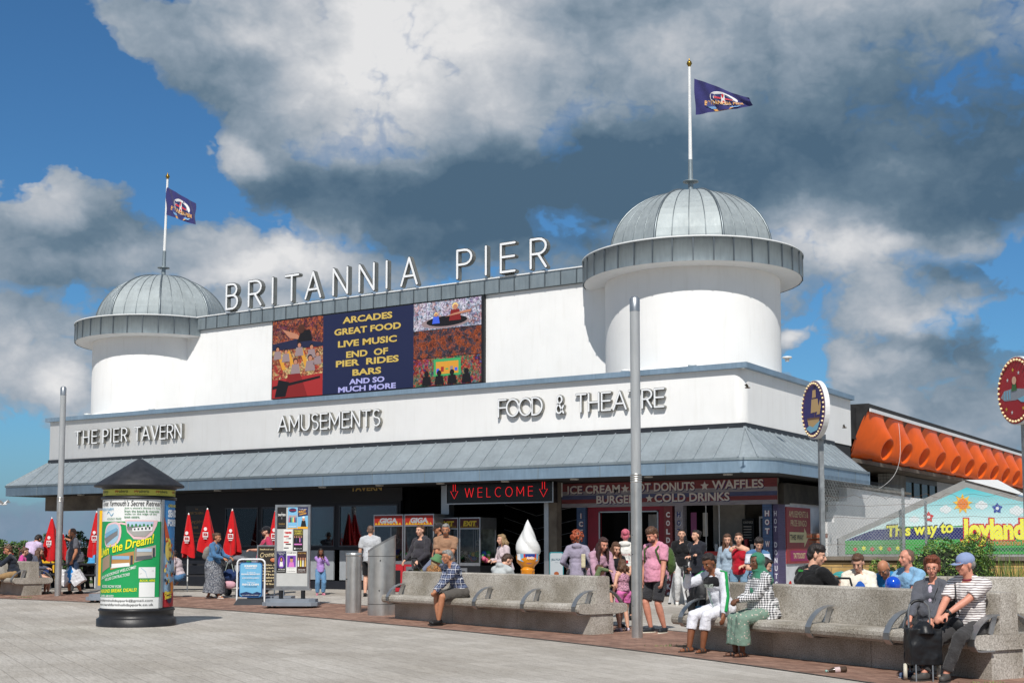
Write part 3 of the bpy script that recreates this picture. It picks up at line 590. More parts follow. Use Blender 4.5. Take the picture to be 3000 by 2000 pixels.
a = MB(); a.rect(.03, Hd*.62, xa, Hd-.02, fr, 0, D_); a.build('picture', photo('arcade_picture', [(40, 36, 90), (130, 50, 36), (190, 100, 50), (40, 28, 40), (120, 40, 44), (150, 110, 90)], 6.5, 1), scr)
a = MB(); a.poly([(.03, Hd*.62), (xa, Hd*.62), (xa, Hd*.66), (xa*.5, Hd*.74), (.03, Hd*.7)], fr, 5, D_+.003); a.poly([(xa*.2, Hd*.88), (xa*.5, Hd*.8), (xa*.62, Hd*.72), (xa*.35, Hd*.76)], fr, 0, D_+.005); a.poly([(xa*.5, Hd*.7), (xa*.8, Hd*.7), (xa*.75, Hd*.84), (xa*.58, Hd*.84)], fr, 10, D_+.006); a.disc(xa*.58, Hd*.86, .14, fr, 2, D_+.008); a.build('picture_figure', PC, scr)
a = MB(); a.rect(.03, .02, xa, Hd*.615, fr, 0, D_); a.build('picture', photo('ride_picture', [(200, 180, 110), (190, 170, 120), (150, 40, 40), (170, 50, 40), (205, 190, 130), (120, 110, 60)], 5.5, 5), scr)
a = MB(); a.poly([(.03, .02), (xa, .02), (xa, Hd*.28), (.03, Hd*.24)], fr, 3, D_+.003); a.poly([(.4, .02), (1.5, .02), (1.2, Hd*.3), (.7, Hd*.3)], fr, 7, D_+.004)
a.poly([(.05, .3), (xa-.1, .55), (xa-.1, .62), (.05, .4)], fr, 10, D_+.005); a.poly([(.15, .05), (.6, .05), (.75, .5), (.3, .6)], fr, 10, D_+.006)
for x_, y_, s_ in ((.25, 1.25, .34), (.6, 1.15, .34), (1.15, 1.3, .36), (1.65, 1.2, .36), (1.0, .75, .4), (1.6, .8, .42), (1.9, .98, .34)): fig(a, x_, y_, s_, fr, 0, 1, 10, D_+.008)
for x_ in (.45, .85, 1.4): a.poly([(x_, .9), (x_+.16, .9), (x_-.1, 1.5), (x_-.22, 1.45)], fr, 4, D_+.006)
a.build('picture_figure', PC, scr)
h3 = Hd/3
a = MB(); a.rect(xb, Hd-h3*1.0, Wd-.08, Hd-.02, fr, 0, D_); a.build('picture', photo('bumper_picture', [(200, 200, 215), (120, 90, 140), (220, 215, 225), (90, 130, 160), (180, 120, 110), (210, 205, 215)], 5.5, 9), scr)
a = MB(); xm = (xb+Wd)/2; a.disc(xm-.05, Hd-h3*.74, .72, fr, 10, D_+.003, 0, 24, .15); a.disc(xm-.1, Hd-h3*.78, .85, fr, 1, D_+.002, 0, 24, .17); fig(a, xm+.25, Hd-h3*.75, .42, fr, 0, 7, 6, D_+.008); fig(a, xm-.42, Hd-h3*.8, .27, fr, 0, 9, 6, D_+.012); a.poly([(xm-.1, Hd-h3*.6), (xm+.2, Hd-h3*.5), (xm+.8, Hd-h3*.42), (xm+.8, Hd-h3*.5)], fr, 0, D_+.014); a.build('picture_figure', PC, scr)
a = MB(); a.rect(xb, h3*1.02, Wd-.08, h3*2.0-.02, fr, 0, D_); a.build('picture', photo('hall_picture', [(30, 20, 24), (120, 50, 24), (170, 80, 30), (40, 60, 80), (60, 26, 22), (20, 16, 20)], 8, 13), scr)
a = MB(); a.rect(xb, .02, Wd-.08, h3*1.02-.02, fr, 0, D_); a.build('picture', photo('game_picture', [(170, 40, 30), (40, 30, 40), (60, 140, 100), (190, 60, 40), (30, 24, 34), (90, 60, 150)], 7, 17), scr)
a = MB(); a.rect(xm-.5, .28, xm+.45, .78, fr, 8, D_+.003); a.rect(xm-.42, .34, xm+.37, .7, fr, 4, D_+.006)
for q in range(5): a.rect(xm-.4+q*.16, .36+.05*(q % 3), xm-.3+q*.16, .5+.05*(q % 2), fr, (9, 3, 8, 1, 9)[q], D_+.009)
for q in (-.75, -.3, .15, .65): fig(a, xm+q, .04, .34, fr, 10, 10, 10, D_+.012)
a.build('picture_figure', PC, scr)
# ---------------------------------------------------------------- benches
FZ = frame((0, 0, 0), (0, 1, 0), (0, 0, 1))
def prismx(mb, pts, x0, x1, m=0):
    return mb.poly(pts, lambda u, v, d: V((x1+d, u, v)), m, 0, x1-x0)
ARM = steel('armrest_steel', (190, 190, 190), .4, False)
def bench(lbl, A, B, ov0, ov1, arms, backarms=(), ends=(0, 0)):
    e = (B-A); e.z = 0; L = e.length; rz = math.atan2(e.y, e.x); z0 = (A.z+B.z)/2-.02
    t = thing('stone_bench', lbl, 'bench', (A.x, A.y, z0), rz, 'double sided granite benches')
    n = max(2, round(L/1.75))
    def seg(mb, pts, x0, x1):
        for i in range(n):
            a = x0+(x1-x0)*i/n; b = x0+(x1-x0)*(i+1)/n; prismx(mb, pts, a+(.004 if i else 0), b-(.004 if i < n-1 else 0))
    m = MB(); seg(m, [(0, -.2), (.5, -.2), (.5, .335), (0, .335)], 0, L); m.build('base', GRAN, t)
    m = MB(); seg(m, [(.0, .34), (.5, .34), (.68, .35)]+[(.74+.06*math.cos(a), .43+.075*math.sin(a)) for a in (-1.2, -.6, 0, .6, 1.2, 1.57)]+[(-.24-.06*math.cos(a), .43+.075*math.sin(a)) for a in (1.57, 1.2, .6, 0, -.6, -1.2)]+[(-.18, .35)], -ov0, L+ov1); m.build('seat', GRAN, t)
    m = MB(); seg(m, [(.1, .507), (.4, .507), (.39, .93)]+[(.36, .95), (.15, .95), (.125, .93)], -ov0+ends[0], L+ov1-ends[1]); m.build('backrest', GRAN, t)
    for k, lst in ((1, arms), (-1, backarms)):
        for x in lst:
            m = MB(); Y = lambda y: .25+(y-.25)*k
            P = [(.0, .335), (-.2, .335), (-.27, .345), (-.318, .40), (-.318, .46), (-.28, .53), (-.22, .60), (-.13, .665), (-.02, .705), (.085, .715)]
            for i in range(len(P)-1): m.bar((x, Y(P[i][0]), P[i][1]), (x, Y(P[i+1][0]), P[i+1][1]), .075, .014, 0, (1, 0, 0)) if False else m.add([(x+dx, Y(p[0])+(dn*k if False else 0), p[1]+dz) for p in (P[i], P[i+1]) for dx, dz in ((-.046, -.008), (.046, -.008), (.046, .008), (-.046, .008))]+[], [(0, 1, 5, 4), (1, 2, 6, 5), (2, 3, 7, 6), (3, 0, 4, 7), (0, 3, 2, 1), (4, 5, 6, 7)], 0)
            m.bar((x, Y(.06), .71), (x, Y(-.02), .508), .07, .014, 0, (1, 0, 0)); m.build('armrest', ARM, t)
    t['e'] = 0; del t['e']; return t
B1A, B1B = G(1157, 1811), G(1731, 1859.5); B2A, B2B = G(2020, 1896), G(2907, 1993)
def arms_at(A, B, pxs):
    e = (B-A).normalized(); out = []
    for px in pxs:       # front nose line sits .3 in front of the base
        lo, hi = -2., (B-A).length+2
        for _ in range(40):
            m = (lo+hi)/2; p = A+e*m+V((e.y, -e.x, 0))*.3; q = p-V((0, 0, CZ)); x = 1500+F*q.dot(CR)/q.dot(CF)
            if x < px: lo = m
            else: hi = m
        out.append(lo)
    return out
bench('long granite bench in the middle with a man in a plaid shirt sitting on it', B1A, B1B, .03, .03, arms_at(B1A, B1B, (1138, 1390, 1530, 1680)), [(B1B-B1A).length-.12], (.1, .0))
bench('long granite bench at the front right with the elderly couple at its end', B2A, B2B, .03, .03, arms_at(B2A, B2B, (1992, 2362, 2590, 2836)), [(B2B-B2A).length-.12], (.1, .0))
B0B = G(69, 1744.6); e0 = V((.97, -.24, 0)).normalized(); B0A = B0B-e0*6.2
bench('granite bench cut off by the left edge, man in navy jacket on it', B0A, B0B, .03, .03, [6.1, 4.2], [6.1], (.1, .0))
B3A = gd(2480, 20.6); B3B = gd(3080, 19.2)
bench('rear right granite bench behind the blue balloon', B3A, B3B, .3, .3, arms_at(B3A, B3B, (2905,)), [], (0, 0))
def bp(A, B, s, d, z=0):       # point on a bench: s along, d inward, height
    e = (B-A); e.z = 0; L = e.length; e.normalize(); return V((A.x, A.y, (A.z+B.z)/2-.02+z))+e*s+V((-e.y, e.x, 0))*d
def bpx(A, B, px, d, z=0):
    e = (B-A).normalized(); lo, hi = -3., (B-A).length+3
    for _ in range(40):
        m = (lo+hi)/2; q = bp(A, B, m, d)-V((0, 0, CZ)); x = 1500+F*q.dot(CR)/q.dot(CF)
        if x < px: lo = m
        else: hi = m
    return bp(A, B, lo, d, z)
# ---------------------------------------------------------------- lamp posts
def lamp(lbl, px, py, topy, midy, r):
    p = G(px, py); d = (p-V((0, 0, CZ))).dot(CF); zt = atD(px, topy, d).z-p.z; zm = atD(px, midy, d).z-p.z
    t = thing('lamp_post', lbl, 'lamp post', p, 0, 'tall steel lamp columns')
    m = MB(); m.lathe([(r*1.02, -.05), (r, .02), (r, zm-.12)], (0, 0, 0), 28)
    for i in range(4): m.lathe([(r*1.0, zm-.12+i*.035), (r*1.06, zm-.11+i*.035), (r*1.06, zm-.098+i*.035), (r*.98, zm-.09+i*.035)], (0, 0, 0), 28)
    m.build('lower_column', STEEL, t)
    MB().lathe([(r*.9, zm), (r*.9, zt-.24)], (0, 0, 0), 28).build('light_tube', mat('frosted_tube', (165, 168, 170), .35, .1, var=.1, stretch=(3, 3, .3)), t)
    MB().lathe([(r*.93, zt-.25), (r*.93, zt-.05), (r*.6, zt-.01), (0, zt)], (0, 0, 0), 28).build('cap', ALU, t)
    m = MB(); fr = frame((0, 0, 0), (math.cos(-.3), math.sin(-.3), 0), (0, 0, 1))
    for z in (.5, 1.3, 1.6): m.box((r*.55*math.cos(-2.2), r*1.0*math.sin(-1.9), z), (.012, .01, .012))
    m.build('door_screw', DARK, t); return t
lamp('slim steel lamp post in front of the food kiosk, tallest in the picture', 1867, 1868, 867, 1390, .087)
lamp('slim steel lamp post at the far left beside the granite bench', 169, 1745, 1131, 1457, .087)
# ---------------------------------------------------------------- advertising column
p = gd(405, 23.55); C0 = V((p.x, p.y, -.01))
ac = thing('advertising_column', 'round advertising column with pointed black roof and green holiday park poster', 'advertising column', C0)
BLK = mat('column_black', (34, 34, 37), .42, var=.25, vs=5, bump=.15)
MB().lathe([(.70, 0), (.70, .14), (.665, .16), (.65, .17), (.65, .27), (.67, .285), (.67, .31), (.64, .33)], (0, 0, 0), 64).build('base', BLK, ac)
MB().lathe([(.62, .3), (.62, 2.5)], (0, 0, 0), 64).build('drum', BLK, ac)
MB().lathe([(.63, 2.27), (.665, 2.28), (.665, 2.31), (.63, 2.33)], (0, 0, 0), 64).build('ring', BLK, ac)
MB().lathe([(.6, 2.45), (.66, 2.47), (.66, 2.50), (.79, 2.505), (.80, 2.52), (.79, 2.545), (.05, 3.02), (0, 3.03)], (0, 0, 0), 64).build('roof', mat('roof_black', (40, 41, 46), .5, var=.3, vs=7, bump=.2), ac)
AV = math.atan2(-C0.y, -C0.x)        # direction to the viewer
def cylf(r):
    return lambda u, v, d=0: V(((r+d)*math.cos(AV+u), (r+d)*math.sin(AV+u), v))
def cx(x): return math.asin(max(-1, min(1, (x-1281)/331.)))
def cy(y): return .335+(1213-y)/1023.*1.945
f = cylf(.635); f.curved = .07
m = MB(); m.rect(-1.95, 2.34, 1.95, 2.45, f, 0, 0, 0, 60)
for i, a in enumerate((-1.25, -.55, .02, .62, 1.3)): m.text('pip', f, a-.16, 2.385, .05, 1, .004, w=.12, bold=.02); m.text('adverts', f, a-.03, 2.385, .055, 2, .004, w=.27, bold=.01); m.text('Supporting Your Local Businesses', f, a-.14, 2.352, .018, 2, .004, w=.36)
m.build('top_band', [ink(200, 196, 84), ink(170, 60, 40), ink(70, 74, 50)], ac)
m = MB(); ty = lambda y: cy(y)
m.rect(-1.95, cy(1213), cx(1475), cy(190), f, 0, 0, 0, 60); m.rect(-1.95, cy(1108), cx(1474), cy(402), f, 1, .003, 0, 60)
m.rect(-1.95, cy(1213), -1.94+.01, cy(190), f, 0, .002)
ff = cylf(.641)
m.text('Great Yarmouth\'s Secret Retreat', ff, -1.30, cy(258), .10, 2, w=1.9, slant=.25, bold=.004)
m.text('MARSH FARM', ff, -1.38, cy(302), .052, 3, w=.62, slant=.15); m.text('HOLIDAY PARK', ff, cx(1000), cy(388), .04, 4, w=cx(1128)-cx(1000), slant=.15)
for i, s in enumerate(("Just a stone's throw (1.1m)", 'from the beach & riverside', 'walks on the edge of the', 'town centre.')):
    m.text(s, ff, cx(1152), cy(290+i*28), .042, 4, w=(cx(1465)-cx(1152))*(1, .98, .9, .43)[i], bold=.012)
q = [(cx(1000)+.02*i, cy(330)+.035*math.sin(i*.5)) for i in range(14)]
m.ribbon([(a, b) for a, b in q], .012, lambda u, v, d: ff(u, v, d), .001, .003, 3)
# glasses frames with pictures
def blob(x0, x1, y0, y1, n=20, sk=0):
    return [((cx((x0+x1)/2)+(cx(x1)-cx(x0))/2*math.copysign(abs(math.cos(2*PI*i/n))**.7, math.cos(2*PI*i/n))), cy((y0+y1)/2)+(cy(y0)-cy(y1))/2*math.copysign(abs(math.sin(2*PI*i/n))**.8, math.sin(2*PI*i/n))+sk*math.cos(2*PI*i/n)) for i in range(n)]
f2 = cylf(.643); f2.curved = .07
m.poly(blob(975, 1113, 410, 640, sk=.05), f2, 5); m.poly(blob(985, 1100, 430, 620, sk=.05), f2, 6, .004); m.poly([(cx(985), cy(560)), (cx(1098), cy(470)), (cx(1100), cy(530)), (cx(1000), cy(618))], f2, 7, .008); m.poly([(cx(990), cy(520)), (cx(1090), cy(462)), (cx(1096), cy(490)), (cx(995), cy(560))], f2, 8, .011)
m.poly([(cx(1160), cy(388)), (cx(1450), cy(392)), (cx(1440), cy(440)), (cx(1400), cy(530)), (cx(1330), cy(572)), (cx(1240), cy(568)), (cx(1180), cy(500))], f2, 5); m.poly([(cx(1172), cy(402)), (cx(1412), cy(404)), (cx(1400), cy(480)), (cx(1340), cy(545)), (cx(1240), cy(540)), (cx(1185), cy(490))], f2, 9, .004)
m.poly([(cx(1175), cy(450)), (cx(1405), cy(440)), (cx(1400), cy(480)), (cx(1185), cy(485))], f2, 7, .006); m.poly([(cx(1185), cy(485)), (cx(1400), cy(480)), (cx(1340), cy(545)), (cx(1240), cy(540))], f2, 10, .007); m.poly([(cx(1225), cy(466)), (cx(1405), cy(436)), (cx(1400), cy(488)), (cx(1228), cy(496))], f2, 0, .009)
for i in range(5): m.rect(cx(1240+i*32), cy(484-i*2), cx(1254+i*32), cy(468-i*4), f2, 11, .012)
for i in range(7): m.disc(cx(1190+i*34), cy(438+6*(i % 2)), .03, f2, 4, .010, 0, 8)
m.ribbon([(cx(1100), cy(425)), (cx(1125), cy(418)), (cx(1165), cy(428))], .035, lambda u, v, d: f2(u, v, d), .001, .003, 5)
m.text("Livin' the Dream!", ff, -1.32, cy(745), .17, 12, .014, w=1.74, slant=.3, bold=.02, rot=.155)
for k, (x0, x1, ya, yb) in enumerate(((968, 1033, 745, 885), (1040, 1245, 718, 855), (1250, 1436, 660, 785))):
    sl = .055; a, b = cx(x0), cx(x1)
    m.poly([(a, cy(yb)), (b, cy(yb)+sl*2), (b, cy(ya)+sl*1.3), (a, cy(ya)-sl*.3)], f2, (13, 14, 15)[k], 0)
    if k: m.poly([(a+.03, cy(yb)+.03), (b-.1, cy(yb)+.07), (b-.12, cy(yb)+.13), (a+.05, cy(yb)+.11)], f2, (0, 16)[k-1], .004); m.rect(a+.06, cy(yb)+.19, b-.12, cy(yb)+.25, f2, (17, 9)[k-1], .004); m.rect(b-.09, cy(yb)+.1, b-.03, cy(yb)+.26, f2, 11, .005); m.rect(a+.01, cy(yb)+.05, a+.05, cy(yb)+.27, f2, (16, 13)[k-1], .006)
m.text('GROUP BOOKINGS WELCOME!', ff, -1.28, cy(950), .052, 0, w=1.25, slant=.2, bold=.01, rot=.17); m.text('WE LIKE CONTRACTORS!', ff, cx(995), cy(962), .05, 0, w=.84, slant=.2, bold=.01, rot=.13)
m.text('BOOK NOW FOR', ff, -1.2, cy(1020), .05, 0, w=.76, slant=.15, bold=.01); m.text('WEEKEND BREAK DEALS!', ff, -1.36, cy(1072), .06, 12, w=1.34, slant=.15, bold=.015, rot=.03); m.text('01493 681022', ff, -1.28, cy(1108), .045, 0, w=.61, bold=.015)
m.rect(cx(1290), cy(930), cx(1437), cy(828), f2, 0, 0, 0, 4); m.ribbon([(cx(1310), cy(835)), (cx(1350), cy(870)), (cx(1365), cy(925))], .006, lambda u, v, d: f2(u, v, d), .003, .004, 3); m.ribbon([(cx(1300), cy(890)), (cx(1420), cy(860))], .005, lambda u, v, d: f2(u, v, d), .003, .005, 10)
m.text('BOOK HERE', ff, cx(1302), cy(962), .038, 12, w=cx(1435)-cx(1302), bold=.02, slant=.1); m.rect(cx(1296), cy(1105), cx(1434), cy(968), f2, 0, 0, 0, 4)
m.text('marshfarmholidaypark@gmail.com', ff, -1.42, cy(1152), .052, 18, w=1.85, bold=.008); m.text('www.marshfarmholidaypark.co.uk', ff, -1.42, cy(1192), .055, 18, w=1.87, bold=.008)
WB = ink(226, 227, 226)
m.build('poster', [WB, ink(24, 150, 84), ink(30, 32, 34), ink(66, 150, 190), ink(46, 120, 70), ink(222, 186, 190), ink(150, 185, 205), ink(120, 120, 122), ink(110, 160, 190), ink(170, 195, 215), ink(160, 158, 154), ink(52, 60, 70), ink(236, 226, 40), ink(150, 130, 110), ink(176, 130, 76), ink(170, 160, 148), ink(90, 92, 96), ink(130, 170, 200), ink(40, 42, 46)], ac)['label'] = 'green and white holiday park poster'
m = MB(); a0 = cx(1500); m.rect(a0, cy(1205), 1.9, cy(1060), f, 1, .0, 0, 12); m.rect(a0, cy(1060), 1.9, cy(200), f, 0, 0, 0, 16); m.rect(a0, cy(1065), 1.9, cy(700), f, 6, .0025, 0, 16)
m.text('OPEN MARCH', ff, cx(1542), cy(265), .055, 2, w=.62, bold=.03); m.text('SEASON', ff, cx(1540), cy(360), .14, 3, w=.75, bold=.06); m.text('FOREVER', ff, cx(1538), cy(445), .13, 3, w=.8, bold=.06)
m.poly([(cx(1496), cy(370)), (cx(1506), cy(350)), (cx(1570), cy(620)), (cx(1530), cy(650))], f2, 4, .002); m.disc(cx(1552), cy(665), .15, f2, 5, .004, 0, 20, .2); m.disc(cx(1552), cy(600), .07, f2, 2, .006, 0, 16, .08)
rr = random.Random(4)
for i in range(60): m.disc(rr.uniform(a0+.03, 1.8), cy(rr.uniform(560, 990)), rr.uniform(.015, .045), f2, rr.choice((7, 8, 5, 7, 4, 9)), .008+i*.0004, 0, 8)
m.disc(cx(1575), cy(1020), .08, f2, 8, .035, 0, 16, .11); m.text('Pleasure', ff, cx(1520), cy(1098), .075, 2, d=.012, w=.44, bold=.04, slant=.2, rot=.1); m.text('Beach', ff, cx(1524), cy(1135), .075, 2, d=.012, w=.32, bold=.04, slant=.2, rot=.1)
m.disc(cx(1570), cy(1125), .14, f2, 10, .004, 0, 20, .09)
m.build('poster', [ink(70, 140, 200), ink(176, 36, 46), ink(226, 206, 70), ink(228, 234, 240), ink(190, 84, 50), ink(214, 190, 96), ink(150, 180, 205), ink(40, 42, 56), ink(200, 120, 50), ink(60, 80, 140), ink(60, 40, 70)], ac)['label'] = 'blue and red amusement park poster at the right side'
MB().bar(f(cx(1488), .34, .02), f(cx(1488), 2.27, .02), .05, .03).build('joint_strip', ALU, ac)
# ---------------------------------------------------------------- bins
p = gd(1037, 27.05)
t = thing('litter_bin', 'short round brushed steel bollard bin with flat lid', 'bin', p)
MB().lathe([(.165, -.05), (.165, 1.17)], (0, 0, 0), 32).build('body', STEEL, t); MB().lathe([(.168, 1.18), (.17, 1.2), (.17, 1.235), (.15, 1.245), (0, 1.25)], (0, 0, 0), 32).build('lid', STEEL, t)
MB().lathe([(0, 0), (.012, .004), (.012, .02), (0, .022)], (0, 0, 0), 8, M=Mx.Translation((-.05, -.165, .7)) @ Mx.Rotation(PI/2, 4, 'X')).build('lock', DARK, t)
p = gd(1119, 26.3)
t = thing('recycling_bin', 'tall brushed steel bin with slanted top beside the middle bench', 'bin', p, YAW)
m = MB(); n = 36; ring = lambda z, r: [V((r*1.0*math.cos(2*PI*i/n), r*math.sin(2*PI*i/n), z)) for i in range(n)]
zt = lambda v: 1.25+(v.x+.28)/.56*.32
lo_, hi_ = ring(.0, .28), [V((v.x, v.y, zt(v))) for v in ring(0, .28)]
m.add(lo_+hi_, [(i, (i+1) % n, n+(i+1) % n, n+i) for i in range(n)], 0, True); m.build('body', STEEL, t)
m = MB(); hi2 = [v+V((0, 0, .004)) for v in hi_]; m.add(hi_+[v*1.03 for v in hi2], [(i, (i+1) % n, n+(i+1) % n, n+i) for i in range(n)], 0); m.add([v*1.03+V((0, 0, .002)) for v in hi2], [tuple(range(n))], 0); m.build('slanted_lid', ALU, t)
m = MB(); m.add([V((x, y, 1.25+(x+.28)/.56*.32+.018)) for x, y in ((-.12, -.12), (.06, -.12), (.06, .12), (-.12, .12))], [(0, 1, 2, 3)]); m.build('vent_grille', mat('dark_grille', (60, 62, 60), .6, .5), t)
for z in (.22, 1.18): MB().lathe([(.283, z), (.283, z+.012)], (0, 0, 0), 36, closed=False).build('seam_line', mat('seam_dark', (90, 90, 88), .5, .6), t)
m = MB(); m.ell((.0, -.284, 1.1), .014, 8); m.ell((-.02, -.284, .5), .014, 8); m.ell((.15, -.24, .3), .012, 8); m.build('lock', DARK, t)
# ---------------------------------------------------------------- poster stands and A boards
GPL = mat('grey_plastic', (128, 136, 146), .55, var=.08, bump=.1)
def stand(lbl, p, rz, Wd, Hh, zb, art, grp='wheeled poster stands'):
    t = thing('poster_stand', lbl, 'poster stand', p, rz, grp)
    m = MB(); 
    for y0, y1, x0, z0, z1 in ((-.32, .32, .62, .05, .13), (-.26, .26, .56, .13, .2)):
        k = .12; m.poly([(-x0, y0+k), (-x0+k, y0), (x0-k, y0), (x0, y0+k), (x0, y1-k), (x0-k, y1), (-x0+k, y1), (-x0, y1-k)], lambda u, v, d: V((u, v, z1+d)), 0, 0, z1-z0)
    m.build('base', GPL, t)
    for x in (-.45, .45):
        for y in (-.24, .24): MB().lathe([(0, -.015), (.045, -.015), (.045, .015), (0, .015)], (0, 0, 0), 12, M=Mx.Translation((x, y, .045)) @ Mx.Rotation(PI/2, 4, 'X')).build('wheel', DARK, t)
    for x in (-.25, .25): MB().lathe([(.05, .19), (.05, zb)], (x, 0, 0), 12).build('leg', DARK, t)
    m = MB(); x = Wd/2; b = .05
    for a, c in (((-x, -.04, zb), (x, .04, zb+b)), ((-x, -.04, zb+Hh-b), (x, .04, zb+Hh)), ((-x, -.04, zb+b), (-x+b, .04, zb+Hh-b)), ((x-b, -.04, zb+b), (x, .04, zb+Hh-b))): m.bx(a, c)
    m.bx((-x-.03, -.05, zb-.045), (x+.03, .05, zb-.002)); m.build('frame', ALU, t)
    MB().bx((-x+b, -.028, zb+b), (x-b, .03, zb+Hh-b)).build('board', mat('board_grey', (186, 188, 186), .5, var=.05), t)
    art(t, frame((-x+b, -.03, zb+b), (1, 0, 0), (0, 0, 1)), Wd-2*b, Hh-2*b); return t
PST = [ink(22, 22, 24), ink(120, 180, 216), ink(226, 226, 222), ink(232, 170, 50), ink(190, 48, 44), ink(210, 170, 90), ink(120, 70, 170), ink(210, 120, 190), ink(196, 140, 110), ink(36, 40, 84), ink(230, 214, 90), ink(110, 110, 112), ink(60, 150, 90), ink(60, 36, 30)]
def showposters(t, fr, Wd, Hh):
    def R(x, y): return (x-985)/300.*Wd, (1010-y)/750.*Hh
    def P(x0, y0, x1, y1, bgc, fn):
        a, b = R(x0, y1); c, d = R(x1, y0); m = MB(); m.rect(a, b, c, d, fr, bgc, .003, .002)
        g = lambda u, v, dd=0: fr(a+u*(c-a), b+v*(d-b), dd+.0035); fn(m, g); m.build('poster', PST, t)
    def crowd(m, g, cols, y, s, n=5):
        for i in range(n):
            x = .14+.72*i/(n-1); c = cols[i % len(cols)]
            m.poly([(x-s*.8, y), (x+s*.8, y), (x+s*.55, y+s*3), (x-s*.55, y+s*3)], g, c, .001+i*.0004); m.disc(x, y+s*3.5, s*.6, g, 8, .003+i*.0003, 0, 10, s*.7)
    def a1(m, g): m.text('THE', g, .5, .72, .04, 2, .001, al='c'); m.text('DRIFTERS', g, .5, .6, .1, 2, .001, w=.85, bold=.03, al='c'); m.disc(.5, .5, .06, g, 11, .001); m.text('THU 28 AUG', g, .5, .2, .06, 5, .001, w=.7, al='c'); m.text('BRITANNIA PIER THEATRE', g, .5, .12, .035, 11, .001, w=.8, al='c')
    def a2(m, g): m.disc(.5, .86, .4, g, 9, .001, 0, 20, .1); m.text('Chicago Blues', g, .5, .82, .08, 4, .002, w=.7, al='c', slant=.3, bold=.02); crowd(m, g, (4, 13, 12, 10, 4, 9), .3, .08, 6); m.text('BRITANNIA PIER', g, .5, .08, .05, 2, .001, w=.8, al='c', bold=.02); m.rect(0, 0, 1, .04, g, 3, .001)
    def a3(m, g): m.poly([(0, .55), (1, .62), (1, 1), (0, 1)], g, 9, .001); m.rect(0, 0, 1, .1, g, 3, .0012); m.text('SO MILLARD', g, .5, .88, .05, 2, .003, w=.7, al='c'); m.text('FULLY', g, .45, .72, .1, 3, .003, w=.7, al='c', bold=.04, rot=.1); m.text('CHARGED', g, .5, .62, .07, 3, .003, w=.7, al='c', bold=.04, rot=.1); m.poly([(.3, .1), (.85, .1), (.75, .38), (.4, .38)], g, 0, .004); m.disc(.57, .46, .13, g, 8, .005, 0, 16, .1); m.disc(.57, .53, .13, g, 2, .006, 0, 12, .05)
    def a4(m, g):
        for i in range(9): m.rect(.05+.1*(i % 3), .1+.09*i, .6+.12*(i % 3), .16+.09*i, g, (11, 2, 13, 4, 2, 11, 4, 2, 4)[i], .001)
        m.text('THEATRE', g, .5, .8, .1, 4, .003, w=.8, al='c', bold=.05); m.text('NEXT', g, .4, .5, .1, 2, .003, w=.5, al='c', bold=.05, rot=.1)
    def a5(m, g): m.rect(.08, .74, .92, .95, g, 10, .001); m.rect(.1, .755, .9, .935, g, 0, .002); m.text('OH WHAT', g, .5, .86, .06, 10, .003, w=.65, al='c', bold=.03); m.text('A NIGHT!', g, .5, .78, .06, 10, .003, w=.65, al='c', bold=.03); crowd(m, g, (0, 9, 0, 7, 9), .4, .07, 5); m.rect(.1, .27, .9, .33, g, 7, .003); m.rect(.1, .06, .25, .14, g, 2, .002); m.text('BRITANNIA PIER', g, .6, .08, .04, 2, .002, w=.6, al='c')
    def a6(m, g): m.disc(.5, .5, .35, g, 6, .0005, 0, 20, .3); m.text('SAVING LOVE', g, .5, .9, .05, 2, .002, w=.8, al='c'); m.text('FOR YOU', g, .5, .83, .05, 2, .002, w=.5, al='c'); m.poly([(.3, .3), (.7, .3), (.62, .55), (.38, .55)], g, 2, .002); m.disc(.5, .62, .16, g, 0, .003, 0, 14, .12); m.disc(.5, .61, .09, g, 8, .004, 0, 12, .08); m.rect(0, 0, 1, .22, g, 0, .002); m.text('SAT 23 AUG', g, .55, .13, .06, 2, .003, w=.7, al='c', bold=.02); m.text('BRITANNIA PIER THEATRE', g, .5, .05, .035, 2, .003, w=.8, al='c')
    def a7(m, g): m.text('ROY CHUBBY BROWN', g, .5, .9, .06, 0, .002, w=.9, al='c', bold=.03); m.rect(.05, .26, .95, .8, g, 6, .001); m.poly([(.2, .27), (.8, .27), (.7, .5), (.3, .5)], g, 7, .002); m.disc(.5, .6, .16, g, 8, .003, 0, 16, .12); m.disc(.5, .7, .2, g, 9, .004, 0, 16, .05); m.text('Thursday September 11th', g, .5, .18, .035, 0, .002, w=.8, al='c'); m.text('01493 842209', g, .5, .06, .035, 0, .002, w=.8, al='c')
    def a8(m, g): m.text('THE BEST OF ABBA', g, .5, .88, .06, 5, .002, w=.85, al='c'); crowd(m, g, (2, 10, 2, 5), .3, .1, 4); m.text('SUN 24 AUG', g, .5, .13, .06, 2, .003, w=.7, al='c', bold=.02); m.text('BRITANNIA PIER', g, .5, .05, .035, 2, .003, w=.8, al='c')
    P(985, 265, 1072, 468, 0, a1); P(1088, 263, 1180, 467, 1, a2); P(1185, 262, 1283, 468, 1, a3); P(1048, 475, 1135, 676, 2, a4); P(1143, 472, 1238, 676, 0, a5); P(985, 681, 1076, 885, 9, a6); P(1082, 681, 1176, 885, 2, a7); P(1183, 681, 1276, 888, 13, a8)
stand('grey poster stand on wheels showing eight show posters', G(855, 1779), YAW-.07, .80, 1.86, .43, showposters)
